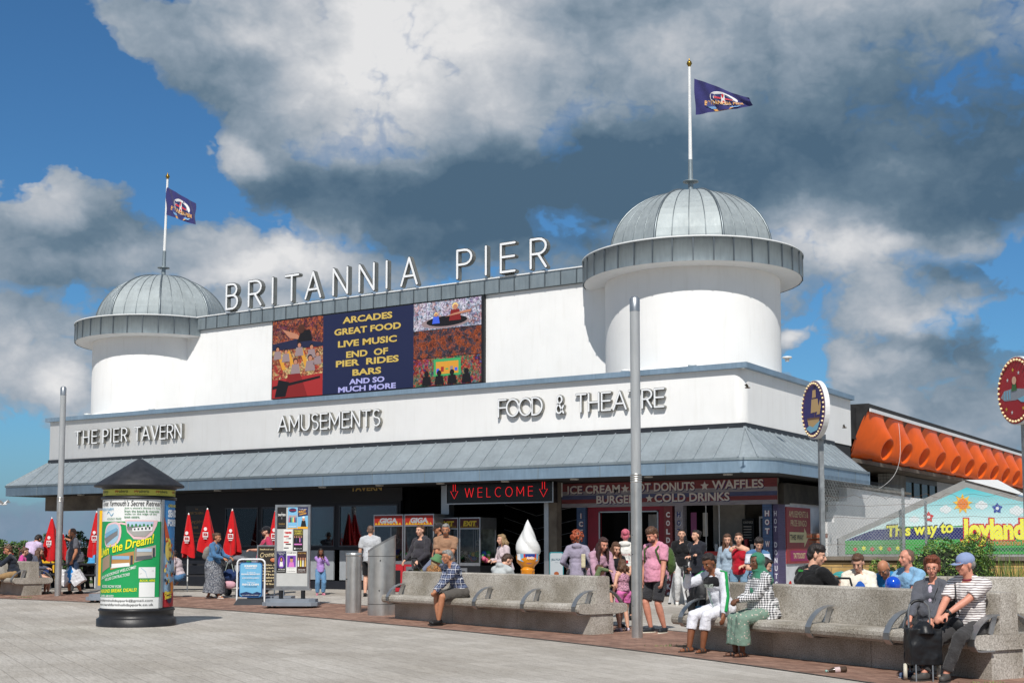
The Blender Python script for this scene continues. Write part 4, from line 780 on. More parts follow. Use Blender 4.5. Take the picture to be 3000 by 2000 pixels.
def yellowposter(t, fr, W_, H_):
    m = MB(); m.rect(.0, 0, W_, H_, fr, 0, .003, .002); m.rect(.06, .08, W_-.06, H_-.08, fr, 1, .005); m.rect(.1, .14, W_-.1, H_-.14, fr, 0, .007); m.rect(.1, .8, W_-.1, 1.1, fr, 2, .009)
    m.text('AMUSEMENTS', fr, W_/2, .9, .1, 0, .011, w=W_*.7, al='c'); m.build('poster', [ink(226, 176, 24), ink(206, 130, 20), ink(178, 40, 40)], t)
stand('wheeled poster stand with a yellow poster, half hidden behind the column', gd(336, 32), YAW+.05, .86, 1.95, .35, yellowposter)
BLUEB = [ink(110, 176, 214), ink(24, 88, 150), ink(236, 240, 242), ink(20, 44, 88), ink(220, 226, 230)]
def rrect(x0, y0, x1, y1, r, n=5):
    P = []
    for cx_, cy_, a in ((x1-r, y0+r, -90), (x1-r, y1-r, 0), (x0+r, y1-r, 90), (x0+r, y0+r, 180)): P += arc(cx_, cy_, r, r, a, a+90, n)
    return P
p = G(734, 1770); t = thing('swing_sign', 'white framed pavement sign with blue fish and chips menu panel', 'pavement sign', p, YAW-.05)
m = MB(); m.tube([(-.325, 0, .02), (-.325, 0, .92)]+[(-.325+.1*(1-math.cos(a)), 0, .95+.1*math.sin(a)) for a in (.2, .6, 1., 1.57)]+[(.225+.1*math.sin(a), 0, .95+.1*math.cos(a)) for a in (0, .5, 1., 1.4)]+[(.325, 0, .92), (.325, 0, .02)], .022, 8); m.build('frame', mat('white_frame', (226, 228, 230), .4, var=.04), t)
m = MB(); m.add([V((x, y, 0)) for x, y in ((-.34, -.25), (.34, -.25), (.34, .25), (-.34, .25))]+[V((x, y, .13)) for x, y in ((-.30, -.06), (.30, -.06), (.30, .06), (-.30, .06))], [(0, 1, 5, 4), (1, 2, 6, 5), (2, 3, 7, 6), (3, 0, 4, 7), (4, 5, 6, 7)]); m.build('base', mat('dark_rubber', (52, 54, 58), .7), t)
fr = frame((0, -.02, 0), (1, 0, 0), (0, 0, 1)); m = MB(); m.poly(rrect(-.27, .17, .27, .98, .07), fr, 1, 0, .03); m.poly(rrect(-.25, .19, .25, .96, .06), fr, 0, .003); m.build('panel', BLUEB, t)
m = MB(); m.poly([(-.25, .26), (-.1, .3), (.05, .26), (.15, .30), (.25, .27), (.25, .25), (.19, .19), (-.19, .19), (-.25, .25)], fr, 3, .005)
for s, z, h, wd, c, b in (('KRISPIES', .87, .05, .30, 4, .06), ('FISH & CHIPS', .83, .03, .25, 4, .03), ('Traditional', .735, .03, .2, 2, 0), ('ENGLISH BREAKFAST', .69, .034, .44, 4, .05), ('SERVED FROM 9.30AM', .665, .012, .3, 3, 0), ('JOIN US FOR LUNCH', .60, .032, .40, 4, .05), ('SERVED FROM 11.30AM', .575, .012, .26, 3, 0), ('Traditional', .50, .03, .2, 2, 0), ('FISH & CHIPS', .445, .045, .40, 4, .05), ('AND SO MUCH MORE', .405, .024, .3, 3, .02), ('FULLY LICENSED | FAMILY FRIENDLY', .21, .02, .4, 4, .02)):
    m.text(s, fr, 0, z, h, c, .008, w=wd, bold=b, al='c', slant=.3 if s == 'Traditional' else 0)
m.build('lettering', BLUEB, t)
for x in (-.17, .17): MB().bar((x, 0, 1.04), (x, -.02, .97), .02, .02).build('hook', DARK, t)
p = gd(800, 31.2); t = thing('menu_board', 'dark seafood menu board in a silver frame half behind the poster stand', 'menu board', p, YAW)
m = MB(); m.bx((-.38, -.03, .30), (.38, .03, 1.36)); m.build('frame', ALU, t); m = MB(); m.bx((-.35, -.04, .33), (.35, -.031, 1.33)); m.build('panel', ink(44, 38, 32), t)
fr = frame((0, -.04, 0), (1, 0, 0), (0, 0, 1)); m = MB()
m.text('Seafood on Britannia', fr, -.31, 1.24, .035, 0, w=.6, bold=.02); m.text('Cromer Crab', fr, -.31, 1.06, .11, 0, w=.66, slant=.3, rot=.1); m.ell((.02, -.05, 1.0), (.08, .01, .05), 10, 1)
for i, s in enumerate(('Cockles, Mussels', 'Crayfish Tails', 'Pinkies, Prawns', 'Whelks', 'Crabsticks', 'Mixed Tubs', 'or old favourites')): m.text(s, fr, -.02 if i else .0, .86-i*.075, .045, 0, w=.58-.05*(i % 3), bold=.02, al='c')
m.build('lettering', [ink(226, 206, 160), ink(196, 120, 80)], t); m = MB(); m.bx((-.5, -.3, .02), (.5, .3, .14)); m.bx((-.28, -.05, .14), (-.2, .05, .3)); m.bx((.2, -.05, .14), (.28, .05, .3)); m.build('base', GPL, t)
# hot donuts board
p = G(2012, 1769); t = thing('a_board', 'leaning black HOT DONUTS pavement board with pink prices and doughnut picture', 'pavement board', p, face(32)-0*PI)
t.rotation_euler[2] = face(0)+math.radians(35)+PI
def tilt(mb): return mb
fr = (lambda u, v, d=0: V((u, -.28+v*.26-d, v*.97)))
arch = [(-.23, .0), (.23, .0), (.23, .85)]+arc(0, .85, .23, .22, 0, 180, 10)[1:]
m = MB(); m.poly([(u*1.12, v*1.02) for u, v in arch], fr, 0, -.01, .03); m.poly([(u*1.12, v*1.02) for u, v in arch], lambda u, v, d=0: V((u, .28-v*.26-d, v*.97)), 0, -.01, .03); m.build('frame', MATS['white_frame'], t)
m = MB(); m.poly(arch, fr, 0, .004); m.rect(-.23, .45, .23, .74, fr, 1, .007); m.text('HOT', fr, 0, .89, .075, 2, .010, w=.2, bold=.07, al='c'); m.text('DONUTS', fr, 0, .79, .075, 2, .010, w=.34, bold=.07, al='c')
m.text('6 FOR £4.90', fr, 0, .61, .075, 3, .011, w=.38, bold=.04, al='c'); m.text('4 FOR £3.90', fr, 0, .50, .075, 3, .011, w=.36, bold=.04, al='c'); m.text('WAFFLES', fr, 0, .10, .07, 3, .011, w=.36, bold=.04, al='c'); m.text('WITH CREAM', fr, 0, .01, .06, 3, .011, w=.4, bold=.03, al='c')
for x, y in ((-.1, .37), (-.02, .33), (-.08, .27), (.02, .25), (.12, .27)):
    m.disc(x, y, .065, fr, 4, .010+(x+.1)*.02, 0, 16, .08); m.disc(x, y, .048, fr, 5, .012+(x+.1)*.02, 0, 14, .06); m.disc(x, y, .02, fr, 6, .015+(x+.1)*.02, 0, 10, .025)
m.build('panel', [ink(26, 24, 30), ink(166, 84, 160), ink(236, 210, 230), ink(240, 240, 240), ink(190, 120, 50), ink(228, 186, 110), ink(90, 50, 30)], t)
for x in (-.24, .24):
    for y in (-.29, .29): MB().box((x, y, .01), (.05, .05, .04)).build('foot', DARK, t)
p = gd(1630, 31.0); t = thing('soft_toy_board', 'small teal edged board reading JELLYCAT beside the arcade pier', 'pavement board', p, YAW)
m = MB(); m.poly(rrect(-.17, .1, .17, 1.12, .05), frame((0, 0, 0), (1, 0, 0), (0, 0, 1)), 0, .02, .04); m.build('frame', ink(40, 120, 130), t); fr = frame((0, -.022, 0), (1, 0, 0), (0, 0, 1))
m = MB(); m.poly(rrect(-.15, .13, .15, 1.09, .04), fr, 0); m.text('JELLYCAT', fr, 0, .90, .06, 1, w=.25, bold=.02, al='c'); m.text('LONDON', fr, 0, .86, .012, 1, w=.08, al='c'); m.disc(0, .6, .06, fr, 2, .003, 0, 14, .05); m.build('panel', [ink(170, 178, 184), ink(30, 80, 100), ink(150, 80, 40)], t); MB().bx((-.16, -.1, 0), (.16, .1, .1)).build('base', DARK, t)
# ---------------------------------------------------------------- ice cream cone model
p = gd(1546, 30.2); t = thing('ice_cream_model', 'giant soft ice cream cone model with white swirl and blue badge', 'ice cream model', p)
m = MB(); N, K = 48, 40; vs = []
for i in range(K+1):
    q = i/K; z = 1.02+q*.88; L_ = [.235, .272, .275, .262, .235, .195, .155, .118, .082, .045, 0]; e_ = min(9.999, q*10); r = L_[int(e_)]+(L_[int(e_)+1]-L_[int(e_)])*(e_-int(e_))
    for j in range(N):
        a = 2*PI*j/N; rr_ = r*(1+.26*(abs(math.sin(1.5*a+q*5.2))**.6-.6)*min(1, q*6)); vs.append((rr_*math.cos(a)-.0*q, rr_*math.sin(a), z))
m.add(vs, [(i*N+j, i*N+(j+1) % N, (i+1)*N+(j+1) % N, (i+1)*N+j) for i in range(K) for j in range(N)], 0, True); m.build('swirl', mat('glossy_white', (214, 214, 213), .3, var=.03, coat=.3), t)
CONE = mat('orange_cone', (226, 142, 26), .3, var=.08, coat=.3)
m = MB(); m.lathe([(.0, .12), (.07, .12), (.155, .70), (.165, .72), (.165, .745), (.15, .76), (.17, .82), (.25, .90), (.272, .98), (.27, 1.06)], (0, 0, 0), 40, 0)
for s in (1, -1):
    for k in range(8):
        a0 = k*PI/4; P = []
        for i in range(7): q = i/6; z = .14+q*.55; r = .073+.084*q; P.append(((r)*math.cos(a0+s*q*1.2), r*math.sin(a0+s*q*1.2), z))
        m.tube(P, .007, 5, 0)
m.build('cone', CONE, t); MB().lathe([(.0, 0), (.2, 0), (.2, .04), (.06, .08), (.06, .14)], (0, 0, 0), 24).build('base', DARK, t)
a0 = math.atan2(-p.y, -p.x)+.15; cf = lambda u, v, d=0: V(((.283+d-(1.0-min(1., max(0, (v-.84)/.14)))*.07)*math.cos(a0+u), (.283+d-(1.0-min(1., max(0, (v-.84)/.14)))*.07)*math.sin(a0+u), v))
def gp(mb, pts, mi, d): 
    mb.poly(pts, cf, mi, d)
m = MB(); up, dn = 1.10, .86
for x0, x1, c in ((-1.15, -.8, 3), (-.8, -.5, 2), (-.5, -.36, 1), (-.36, .5, 0), (.5, .64, 1), (.64, .9, 2)):
    for k in range(4):
        a, b = x0+(x1-x0)*k/4, x0+(x1-x0)*(k+1)/4; m.poly([(a, dn+.10*abs(a)), (b, dn+.10*abs(b)), (b, up-.0), (a, up-.0)], cf, c, .004)
m.text('Angelito', cf, .07, .955, .09, 3, .012, w=.62, bold=.02, al='c', slant=.2)
m.build('badge', [ink(30, 64, 150), ink(200, 44, 50), ink(120, 180, 216), ink(232, 234, 238)], t)
# ---------------------------------------------------------------- claw machines
def claw(lbl, pxa, pxb, Y, zt, title, col, base):
    a, b = atY(pxa, 1600, Y), atY(pxb, 1600, Y); w_ = b.x-a.x; t = thing('claw_machine', lbl, 'claw machine', (a.x, Y, .18), 0, 'arcade claw machines'); H = zt-.18; D = .8
    fr = frame((0, 0, 0), (1, 0, 0), (0, 0, 1))
    m = MB(); m.bx((0, 0, .02), (w_, D, H*.36)); m.build('cabinet', base, t)
    m = MB(); m.bx((0, 0, H*.845), (w_, D, H)); m.build('header', ALU, t); m = MB(); m.rect(.03, H*.86, w_-.03, H*.985, fr, 0, .004)
    for i in range(9): m.poly([(.04+i*(w_-.1)/9, H*.865), (.04+(i+1)*(w_-.1)/9, H*.865), (.04+(i+.5)*(w_-.1)/9, H*(.90+.02*(i % 2)))], fr, 1, .006)
    m.text(title, fr, w_/2, H*.885, H*.07, 2, .009, w=w_*.6, bold=.06, al='c', slant=.15); m.build('title_panel', col, t)
    m = MB()
    for x, y in ((0, 0), (w_-.035, 0), (0, D-.035), (w_-.035, D-.035)): m.bx((x, y, H*.36), (x+.035, y+.035, H*.845))
    m.bx((0, -.005, H*.36), (w_, .03, H*.40)); m.build('glass_frame', ALU, t); MB().rect(.035, H*.4, w_-.035, H*.845, fr, 0, -.01).build('pane', GLASS, t)
    m = MB(); rr = random.Random(int(pxa))
    for i in range(46): m.ell((rr.uniform(.1, w_-.1), rr.uniform(.08, D-.1), H*.4+rr.uniform(.02, .26)), rr.uniform(.05, .085), 8, i % 6)
    m.build('soft_toys', [ink(60, 150, 80), ink(210, 205, 195), ink(60, 110, 180), ink(200, 90, 120), ink(220, 190, 70), ink(40, 40, 44)], t)['kind'] = 'stuff'
    m = MB(); m.rect(.0, H*.4, w_, H*.845, fr, 0, -D+.02); m.build('back_panel', mat('claw_back', (96, 104, 100), .6, var=.7, vs=6), t)
    m = MB(); m.bar((w_/2, D/2, H*.84), (w_/2, D/2, H*.70), .015, .015)
    for i in range(3): aa = i*2.1; m.tube([(w_/2, D/2, H*.70), (w_/2+.07*math.cos(aa), D/2+.07*math.sin(aa), H*.68), (w_/2+.03*math.cos(aa), D/2+.03*math.sin(aa), H*.63)], .008, 5)
    m.build('claw', STEEL, t); m = MB(); m.bx((w_*.08, -.02, H*.10), (w_*.40, 0, H*.33)); m.build('coin_panel', ALU, t); m = MB(); m.bx((w_*.17, -.03, H*.2), (w_*.3, -.02, H*.29)); m.build('coin_slot', DARK, t)
    m = MB(); m.rect(w_*.5, H*.06, w_*.92, H*.28, fr, 0, .004); m.build('prize_door', DARK, t); return t
RY = [ink(150, 36, 26), ink(196, 150, 36), ink(150, 152, 158)]; RED = mat('red_cabinet', (176, 40, 50), .4, var=.08)
claw('claw machine with red GIGA header, left of the pair', 1094, 1181, 28.3, 2.30, 'GIGA', RY, RED); claw('claw machine with red GIGA header, right of the pair beside the man in black', 1184, 1271, 28.3, 2.30, 'GIGA', RY, RED)
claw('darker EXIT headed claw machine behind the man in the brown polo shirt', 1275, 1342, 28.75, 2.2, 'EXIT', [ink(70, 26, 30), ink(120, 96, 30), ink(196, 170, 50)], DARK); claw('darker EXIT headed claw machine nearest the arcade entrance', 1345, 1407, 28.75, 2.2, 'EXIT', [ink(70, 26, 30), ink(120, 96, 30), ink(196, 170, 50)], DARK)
# ---------------------------------------------------------------- signs at the shopfront
a = atY(1307, 1477.5, Y0+.2); b = atY(1622, 1411, Y0+.2)
t = thing('neon_sign', 'black box sign with red neon WELCOME between two arrows', 'neon sign', (a.x, Y0+.2, a.z)); w_, h_ = b.x-a.x, 3.09-a.z
m = MB(); m.bx((0, 0, 0), (w_, .2, h_)); m.build('box', mat('gloss_black', (12, 12, 14), .2, var=0), t); m = MB(); k = .03
for q in (((0, -.02, 0), (w_, -.001, k)), ((0, -.02, k), (k, -.001, h_)), ((w_-k, -.02, k), (w_, -.001, h_))): m.bx(*q)
m.build('frame', ALU, t); NEON = mat('red_neon', (230, 34, 40), .4, var=0, emit=.9); m = MB(); x_ = w_*.19; hh = h_*.46
gap = (w_*.63-sum(LET[c][0] for c in 'WELCOME')*hh)/6
for ch in 'WELCOME':
    for s in LET[ch][1]:
        cl = s[-1] == 'c'; P = [(x_+q[0]*hh, -.03, h_*.34+q[1]*hh) for q in (s[:-1] if cl else s)]
        if cl: P.append(P[0])
        m.tube(P, .0065, 6)
    x_ += LET[ch][0]*hh+gap
for xc in (w_*.085, w_*.915):
    P = [(-.035, 1.0), (-.035, .66), (-.12, .66), (0, .28), (.12, .66), (.035, .66), (.035, 1.0)]; m.tube([(xc+p_[0], -.03, h_*p_[1]) for p_ in P], .0065, 6)
m.build('neon_tube', NEON, t)
t = thing('open_sign', 'small red neon OPEN sign behind the tavern window', 'neon sign', (Xs(694), YS+.1, 2.19)); m = MB(); x_ = 0
for ch in 'OPEN':
    for s in LET[ch][1]:
        cl = s[-1] == 'c'; P = [(x_+q[0]*.19, 0, q[1]*.19) for q in (s[:-1] if cl else s)]; P = P+[P[0]] if cl else P; m.tube(P, .006, 5)
    x_ += LET[ch][0]*.19+.045
m.build('neon_tube', mat('dim_neon', (220, 60, 50), .4, var=0, emit=.9), t)
a = atY(542, 1630, YS-.05); b = atY(607, 1480, YS-.05); t = thing('tavern_poster', 'dark tavern poster with gold writing on the black wall', 'poster', (a.x, YS-.03, a.z)); w_, h_ = b.x-a.x, b.z-a.z; fr = frame((0, -.02, 0), (1, 0, 0), (0, 0, 1))
m = MB(); m.bx((0, -.02, 0), (w_, .02, h_)); m.build('panel', mat('poster_black', (40, 40, 44), .35, var=.3, vs=2), t); m = MB()
for s, z, h, wd in (('THE', .92, .04, .12), ('PIER TAVERN', .83, .08, .62), ('Long John\'s', .64, .14, .56), ('BAR', .55, .08, .2), ('LIVE ENTERTAINMENT', .45, .04, .5), ('FUNCTION ROOM', .38, .04, .42), ('FOOD SERVED DAILY', .3, .035, .45)): m.text(s, fr, w_/2, h_*z, h, 0, w=wd, al='c', slant=.3 if 'John' in s else 0)
m.build('lettering', ink(176, 140, 90), t)
t = thing('tavern_sign', 'black fascia sign with gold TAVERN lettering cut by the canopy edge', 'sign', (Xs(1075), YS-.06, 2.72)); m = MB(); m.bx((-1.3, 0, 0), (1.3, .05, .38)); m.build('panel', DARK, t); MB().text('TAVERN', frame((0, 0, 0), (1, 0, 0), (0, 0, 1)), 0, .30, .17, 0, w=1.15, bold=.03, al='c').build('lettering', ink(176, 150, 86), t)
# kiosk banner
KY = 29.95; a = atY(1646, 1487, KY); b = atY(2278, 1475, KY); BX0, BX1 = a.x, b.x; BZ0 = b.z
t = thing('kiosk_banner', 'long red, grey and blue striped banner listing ice cream, hot donuts and waffles', 'banner', (BX0, KY, BZ0)); w_, h_ = BX1-BX0, 3.09-BZ0; fr = frame((0, 0, 0), (1, 0, 0), (0, 0, 1))
def plank(name, col): return mat(name, col, .7, var=.28, vs=3, stretch=(1.2, 1, 16), bump=.2, bs=6)
m = MB()
for i, c in enumerate((1, 0, 2, 0, 1, 2, 0)[:6]): pass
for i in range(6): m.rect(0, h_*i/6, w_, h_*(i+1)/6, fr, (1, 0, 2, 1, 0, 0)[i] if False else (1, 0, 2, 1, 0, 0)[i], 0, .05)
m.build('panel', [plank('plank_red', (124, 62, 66)), plank('plank_grey', (146, 142, 150)), plank('plank_blue', (80, 88, 124))], t)
def shadowtext(m, s, x, y, h, wd): m.text(s, fr, x+.018, y-.02, h, 0, .004, w=wd, bold=.045, al='c'); m.text(s, fr, x, y, h, 1, .008, w=wd*1.01, bold=.05, al='c'); m.text(s, fr, x, y, h, 2, .012, w=wd, bold=.025, al='c')
m = MB(); s1 = .22
shadowtext(m, 'ICE CREAM', w_*.16, h_*.56, s1, w_*.26); m.star(w_*.315, h_*.73, .12, fr, 2, .010); shadowtext(m, 'HOT DONUTS', w_*.49, h_*.59, s1, w_*.30); m.star(w_*.685, h_*.76, .12, fr, 2, .010); shadowtext(m, 'WAFFLES', w_*.83, h_*.62, s1, w_*.225)
shadowtext(m, 'BURGERS', w_*.28, h_*.13, s1, w_*.21); m.star(w_*.43, h_*.31, .11, fr, 2, .010); shadowtext(m, 'COLD DRINKS', w_*.625, h_*.15, s1, w_*.34); m.build('lettering', [ink(50, 58, 108), ink(150, 50, 56), ink(214, 210, 206)], t)
m = MB(); m.bx((w_-.002, .0, .0), (w_+.012, .02, h_)); m.bx((0, .051, 0), (w_, .12, h_)); m.build('backing_board', CONC, t)
t = thing('junction_box', 'small white box hanging left of the striped banner', 'box', (atY(1627, 1455, KY-.3).x, KY-.3, atY(1627, 1455, KY-.3).z)); m = MB(); m.bx((0, 0, 0), (.15, .12, .42)); m.build('casing', MATS['white_plastic'], t); MB().bx((.02, -.01, .02), (.13, -.001, .4)).build('cover', MATS['white_plastic'], t)
# kiosks
def post(root, pa, pb, m_, txt, z1, cols, vis_z=2.35):
    xa, xb = atY(pa, 1600, KY+.05).x-root.location.x, atY(pb, 1600, KY+.05).x-root.location.x
    MB().bx((xa, .03, 0), (xb, .25, z1)).build('post', m_, root); m = MB(); f_ = frame((0, .03, 0), (1, 0, 0), (0, 0, 1)); w = xb-xa; z = 1.98
    for ch in txt:
        if ch == ' ': z -= .1; continue
        m.text(ch, f_, (xa+xb)/2+.008, z-.008, .14, 1, .003, w=w*.52 if ch != 'I' else w*.15, bold=.07, al='c'); m.text(ch, f_, (xa+xb)/2, z, .14, 0, .006, w=w*.48 if ch != 'I' else w*.12, bold=.05, al='c'); z -= .215
    m.build('post_lettering', cols, root)
PBL = plank('post_blue', (74, 96, 132)); PRD = MATS['plank_red']; PGR = MATS['plank_grey']; LW = [ink(226, 222, 224), ink(150, 50, 70)]; LB = [ink(60, 70, 120), ink(222, 222, 226)]
x0 = atY(1690, 1600, KY).x
t = thing('ice_cream_kiosk', 'red framed ice cream kiosk window under the left half of the banner', 'kiosk', (x0, KY, .18)); X = lambda px: atY(px, 1600, KY).x-x0; KR = mat('kiosk_red', (132, 34, 52), .5, var=.1)
post(t, 1691, 1716, PBL, 'ICE', 2.36, LW); post(t, 1947, 1971, PRD, 'COLD DRINKS', 2.36, LW)
m = MB(); m.bx((X(1717), .1, 0), (X(1750), .25, 2.34)); m.bx((X(1925), .1, 0), (X(1946), .25, 2.34)); m.bx((X(1750), .1, 2.16), (X(1925), .25, 2.34)); m.bx((X(1750), .1, 0), (X(1925), .25, 1.12)); m.build('window_surround', KR, t)
m = MB(); m.bx((X(1748), .02, 1.12), (X(1927), .3, 1.16)); m.build('counter', ALU, t); m = MB()
for q in (((X(1750), .08, 1.16), (X(1750)+.035, .12, 2.16)), ((X(1925)-.035, .08, 1.16), (X(1925), .12, 2.16)), ((X(1750), .08, 2.13), (X(1925), .12, 2.16)), ((X(1838), .08, 1.16), (X(1838)+.02, .12, 2.13))): m.bx(*q)
m.build('window_frame', ALU, t); FRW = mat('fridge_white', (190, 192, 194), .5)
def part(n_, a_, b_, m_): MB().bx(a_, b_).build(n_, m_, t)
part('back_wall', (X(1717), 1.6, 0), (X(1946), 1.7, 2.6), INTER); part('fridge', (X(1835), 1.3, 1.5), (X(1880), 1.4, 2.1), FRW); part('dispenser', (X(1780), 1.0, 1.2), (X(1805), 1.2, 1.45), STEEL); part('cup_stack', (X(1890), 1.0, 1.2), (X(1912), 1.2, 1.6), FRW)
x0 = atY(1975, 1600, KY).x
t = thing('donut_kiosk', 'hot donut kiosk with red counter and doughnut picture panels at the corner', 'kiosk', (x0, KY, .18)); X = lambda px: atY(px, 1600, KY).x-x0
post(t, 1979, 2003, PGR, 'HOT', 2.36, LB); post(t, 2236, 2263, PBL, 'HOT WAFFLE', 2.36, LW)
m = MB(); m.bx((X(2264), .05, 0), (X(2264)+.12, .55, 2.36)); m.build('corner_post', plank('post_purple', (84, 76, 108)), t); m = MB(); f_ = frame((X(2264), .05, 0), (1, 0, 0), (0, 0, 1)); z = 1.98
for ch in 'HOT DONUTS': 
    if ch != ' ': m.text(ch, f_, .06, z, .13, 0, .004, w=.07, bold=.03, al='c')
    z -= .19
m.build('post_lettering', ink(206, 206, 216), t)
m = MB(); m.bx((X(2005), .04, 1.02), (X(2235), .35, 1.12)); m.build('counter', mat('counter_red', (168, 52, 50), .4), t); m = MB(); m.bx((X(2005), .12, 0), (X(2235), .3, 1.02)); m.build('front_panel', mat('panel_white', (190, 192, 194), .6), t)
f_ = frame((0, .12, 0), (1, 0, 0), (0, 0, 1)); m = MB(); m.rect(X(2045), .12, X(2234), .92, f_, 0, .004); m.text('HOT DONUTS', f_, X(2050), .66, .17, 1, .008, w=X(2226)-X(2050), bold=.07)
for i in range(5): xx = X(2065)+i*.36; m.disc(xx, .36, .2, f_, 2, .008+i*.001, 0, 22); m.disc(xx, .37, .16, f_, 3, .010+i*.001, 0, 22); m.disc(xx, .37, .06, f_, 4, .018, 0, 16)
m.build('picture_panel', [mat('donut_brown', (120, 60, 36), .6, var=.3), ink(226, 160, 50), ink(176, 92, 44), mat('sugar_glaze', (206, 124, 66), .6, var=.3, vs=14), ink(80, 38, 24)], t)
part('back_wall', (X(2004), 1.9, 0), (X(2262), 2.0, 2.6), mat('kiosk_dim_wall', (84, 80, 74), .8, var=.2)); part('tiled_wall', (X(2004), 1.85, 1.2), (X(2100), 1.9, 2.4), mat('menu_white', (196, 192, 184), .6)); part('drinks_board', (X(2112), 1.4, 1.2), (X(2148), 1.5, 1.95), DARK); part('fridge', (X(2185), .9, .9), (X(2230), 1.4, 2.0), FRW); part('fridge_door', (X(2190), .88, 1.0), (X(2225), .9, 1.95), mat('fridge_glass', (54, 62, 72), .2)); part('price_list', (X(2018), .14, 1.5), (X(2034), .18, 2.1), ink(120, 60, 100)); part('menu_sheet', (X(2036), .5, 1.5), (X(2050), .52, 2.1), MATS['menu_white'])
for i in range(7): part('coffee_jug' if i % 2 else 'syrup_bottle', (X(2066)+i*.16, .6, 1.12), (X(2066)+i*.16+.08, .7, 1.3+.06*(i % 3)), (STEEL, DARK, RED)[i % 3])
for q in (2062, 2101): part('glazing_bar', (X(q), .12, 1.12), (X(q)+.02, .14, 2.36), FRW)
m = MB()
f3 = frame((0, 1.4, 0), (1, 0, 0), (0, 0, 1)); m.text('DRINKS', f3, X(2116), 1.83, .06, 1, .004, w=.26, bold=.03)
for i in range(6): m.rect(X(2116), 1.74-i*.07, X(2140), 1.765-i*.07, f3, 1, .004)
m.build('drinks_lettering', [DARK, MATS['menu_white']], t)
# side sign
XS_ = KX-.01; a = atX(2283, 1640, XS_); b = atX(2374, 1640, XS_); t = thing('amusements_sign', 'maroon wall sign with cream arrow reading AMUSEMENTS & PRIZE BINGO THIS WAY', 'sign', (XS_, 30.55, 1.0)); w_ = b.y-30.55; h_ = 1.4; fr = frame((.02, 0, 0), (0, 1, 0), (0, 0, 1))
m = MB(); m.rect(0, 0, w_, h_, fr, 0, 0, .03); m.poly([(.2, .52), (w_*.72, .52), (w_*.72, .40), (w_*.9, .65), (w_*.72, .90), (w_*.72, .78), (.2, .78)], fr, 1, .004); m.rect(.25, .06, w_*.86, .32, fr, 2, .004); m.build('panel', [mat('maroon_board', (150, 58, 62), .6, var=.2, vs=4), ink(214, 200, 150), ink(150, 30, 96)], t)
m = MB(); m.text('AMUSEMENTS &', fr, w_*.5, 1.15, .16, 0, w=w_*.8, bold=.0, al='c'); m.text('PRIZE BINGO', fr, w_*.5, .93, .15, 0, w=w_*.66, al='c'); m.text('THIS WAY', fr, w_*.41, .58, .14, 1, .008, w=w_*.56, bold=.02, al='c'); m.text('TATTOOIST', fr, w_*.5, .12, .14, 0, .008, w=w_*.5, bold=.02, al='c'); m.build('lettering', [ink(222, 208, 160), ink(34, 30, 28)], t)
# ---------------------------------------------------------------- leaves
def leafmat(name, c1, c2, rough=.5):
    m, nt, b, oc = newmat(name); n = nt.noise(oc, 9, 3); r = nt('ShaderNodeTexWhiteNoise', {'Vector': oc}) if False else None
    nt.l.new(nt.ramp(n, [(.3, lin(c1)), (.7, lin(c2))]), b.inputs['Base Color']); b.inputs['Roughness'].default_value = rough
    b.inputs['Transmission Weight'].default_value = 0; b.inputs['Specular IOR Level'].default_value = .5; return m
LG = leafmat('leaf_green', (52, 84, 30), (92, 128, 48)); LG2 = leafmat('leaf_light', (92, 124, 44), (138, 160, 70)); LD = leafmat('leaf_dark', (34, 60, 28), (58, 88, 38))
def leaves(mb, fn, n, sz, rr, mis=(0, 1, 2)):
    for i in range(n):
        c, nv = fn(rr); a = V((rr.gauss(0, 1), rr.gauss(0, 1), rr.gauss(0, 1)+.3)).normalized(); nv = (nv+a*.8).normalized()
        u = nv.cross(V((rr.gauss(0, 1), rr.gauss(0, 1), rr.gauss(0, 1)))).normalized(); w = nv.cross(u); s = sz*rr.uniform(.6, 1.3)
        mb.add([c-u*s, c+w*s*.42+nv*s*.12, c+u*s, c-w*s*.42+nv*s*.12], [(0, 1, 2, 3)], rr.choice(mis))
def bushfn(c, r, lumps):
    L = [(V((rnd.uniform(-1, 1)*r[0]*.75, rnd.uniform(-1, 1)*r[1]*.6, rnd.uniform(-.5, .85)*r[2])), rnd.uniform(.25, .5)) for _ in range(lumps)]+[(V((0, 0, 0)), .97)]*6
    def f(rr):
        q, k = rr.choice(L); d = V((rr.gauss(0, 1), rr.gauss(0, 1), rr.gauss(0, 1))).normalized(); t = rr.uniform(.8, 1.04)
        p = q+V((d.x*r[0]*k, d.y*r[1]*k, d.z*r[2]*k))*t; return c+p, d
    return f
def bush(name, lbl, px, d, r, n, sz, z0=.0, mats=None, lumps=14):
    p = gd(px, d); t = thing(name, lbl, 'shrub', p, YAW); rr = random.Random(int(px)); m = MB()
    leaves(m, bushfn(V((0, 0, r[2]+z0)), r, lumps), n, sz, rr); m.build('foliage', mats or [LG, LG2, LD], t)
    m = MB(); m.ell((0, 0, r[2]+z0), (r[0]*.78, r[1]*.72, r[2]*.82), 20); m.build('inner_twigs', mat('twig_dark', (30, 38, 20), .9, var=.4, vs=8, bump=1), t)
    m = MB()
    for i in range(7): m.tube([(rr.uniform(-.3, .3)*r[0], rr.uniform(-.2, .2), -.02), (rr.uniform(-.6, .6)*r[0], rr.uniform(-.3, .3)*r[1], r[2])], [.02, .01], 5)
    m.build('stem', mat('bark', (80, 62, 44), .9, bump=.6), t); return t
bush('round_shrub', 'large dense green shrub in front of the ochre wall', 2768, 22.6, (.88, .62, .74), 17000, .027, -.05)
bush('small_shrub', 'low loose yellow green shrub left of the large one', 2600, 23.2, (.34, .3, .42), 1500, .03, .2, [LG2, LG2, LG], 8)
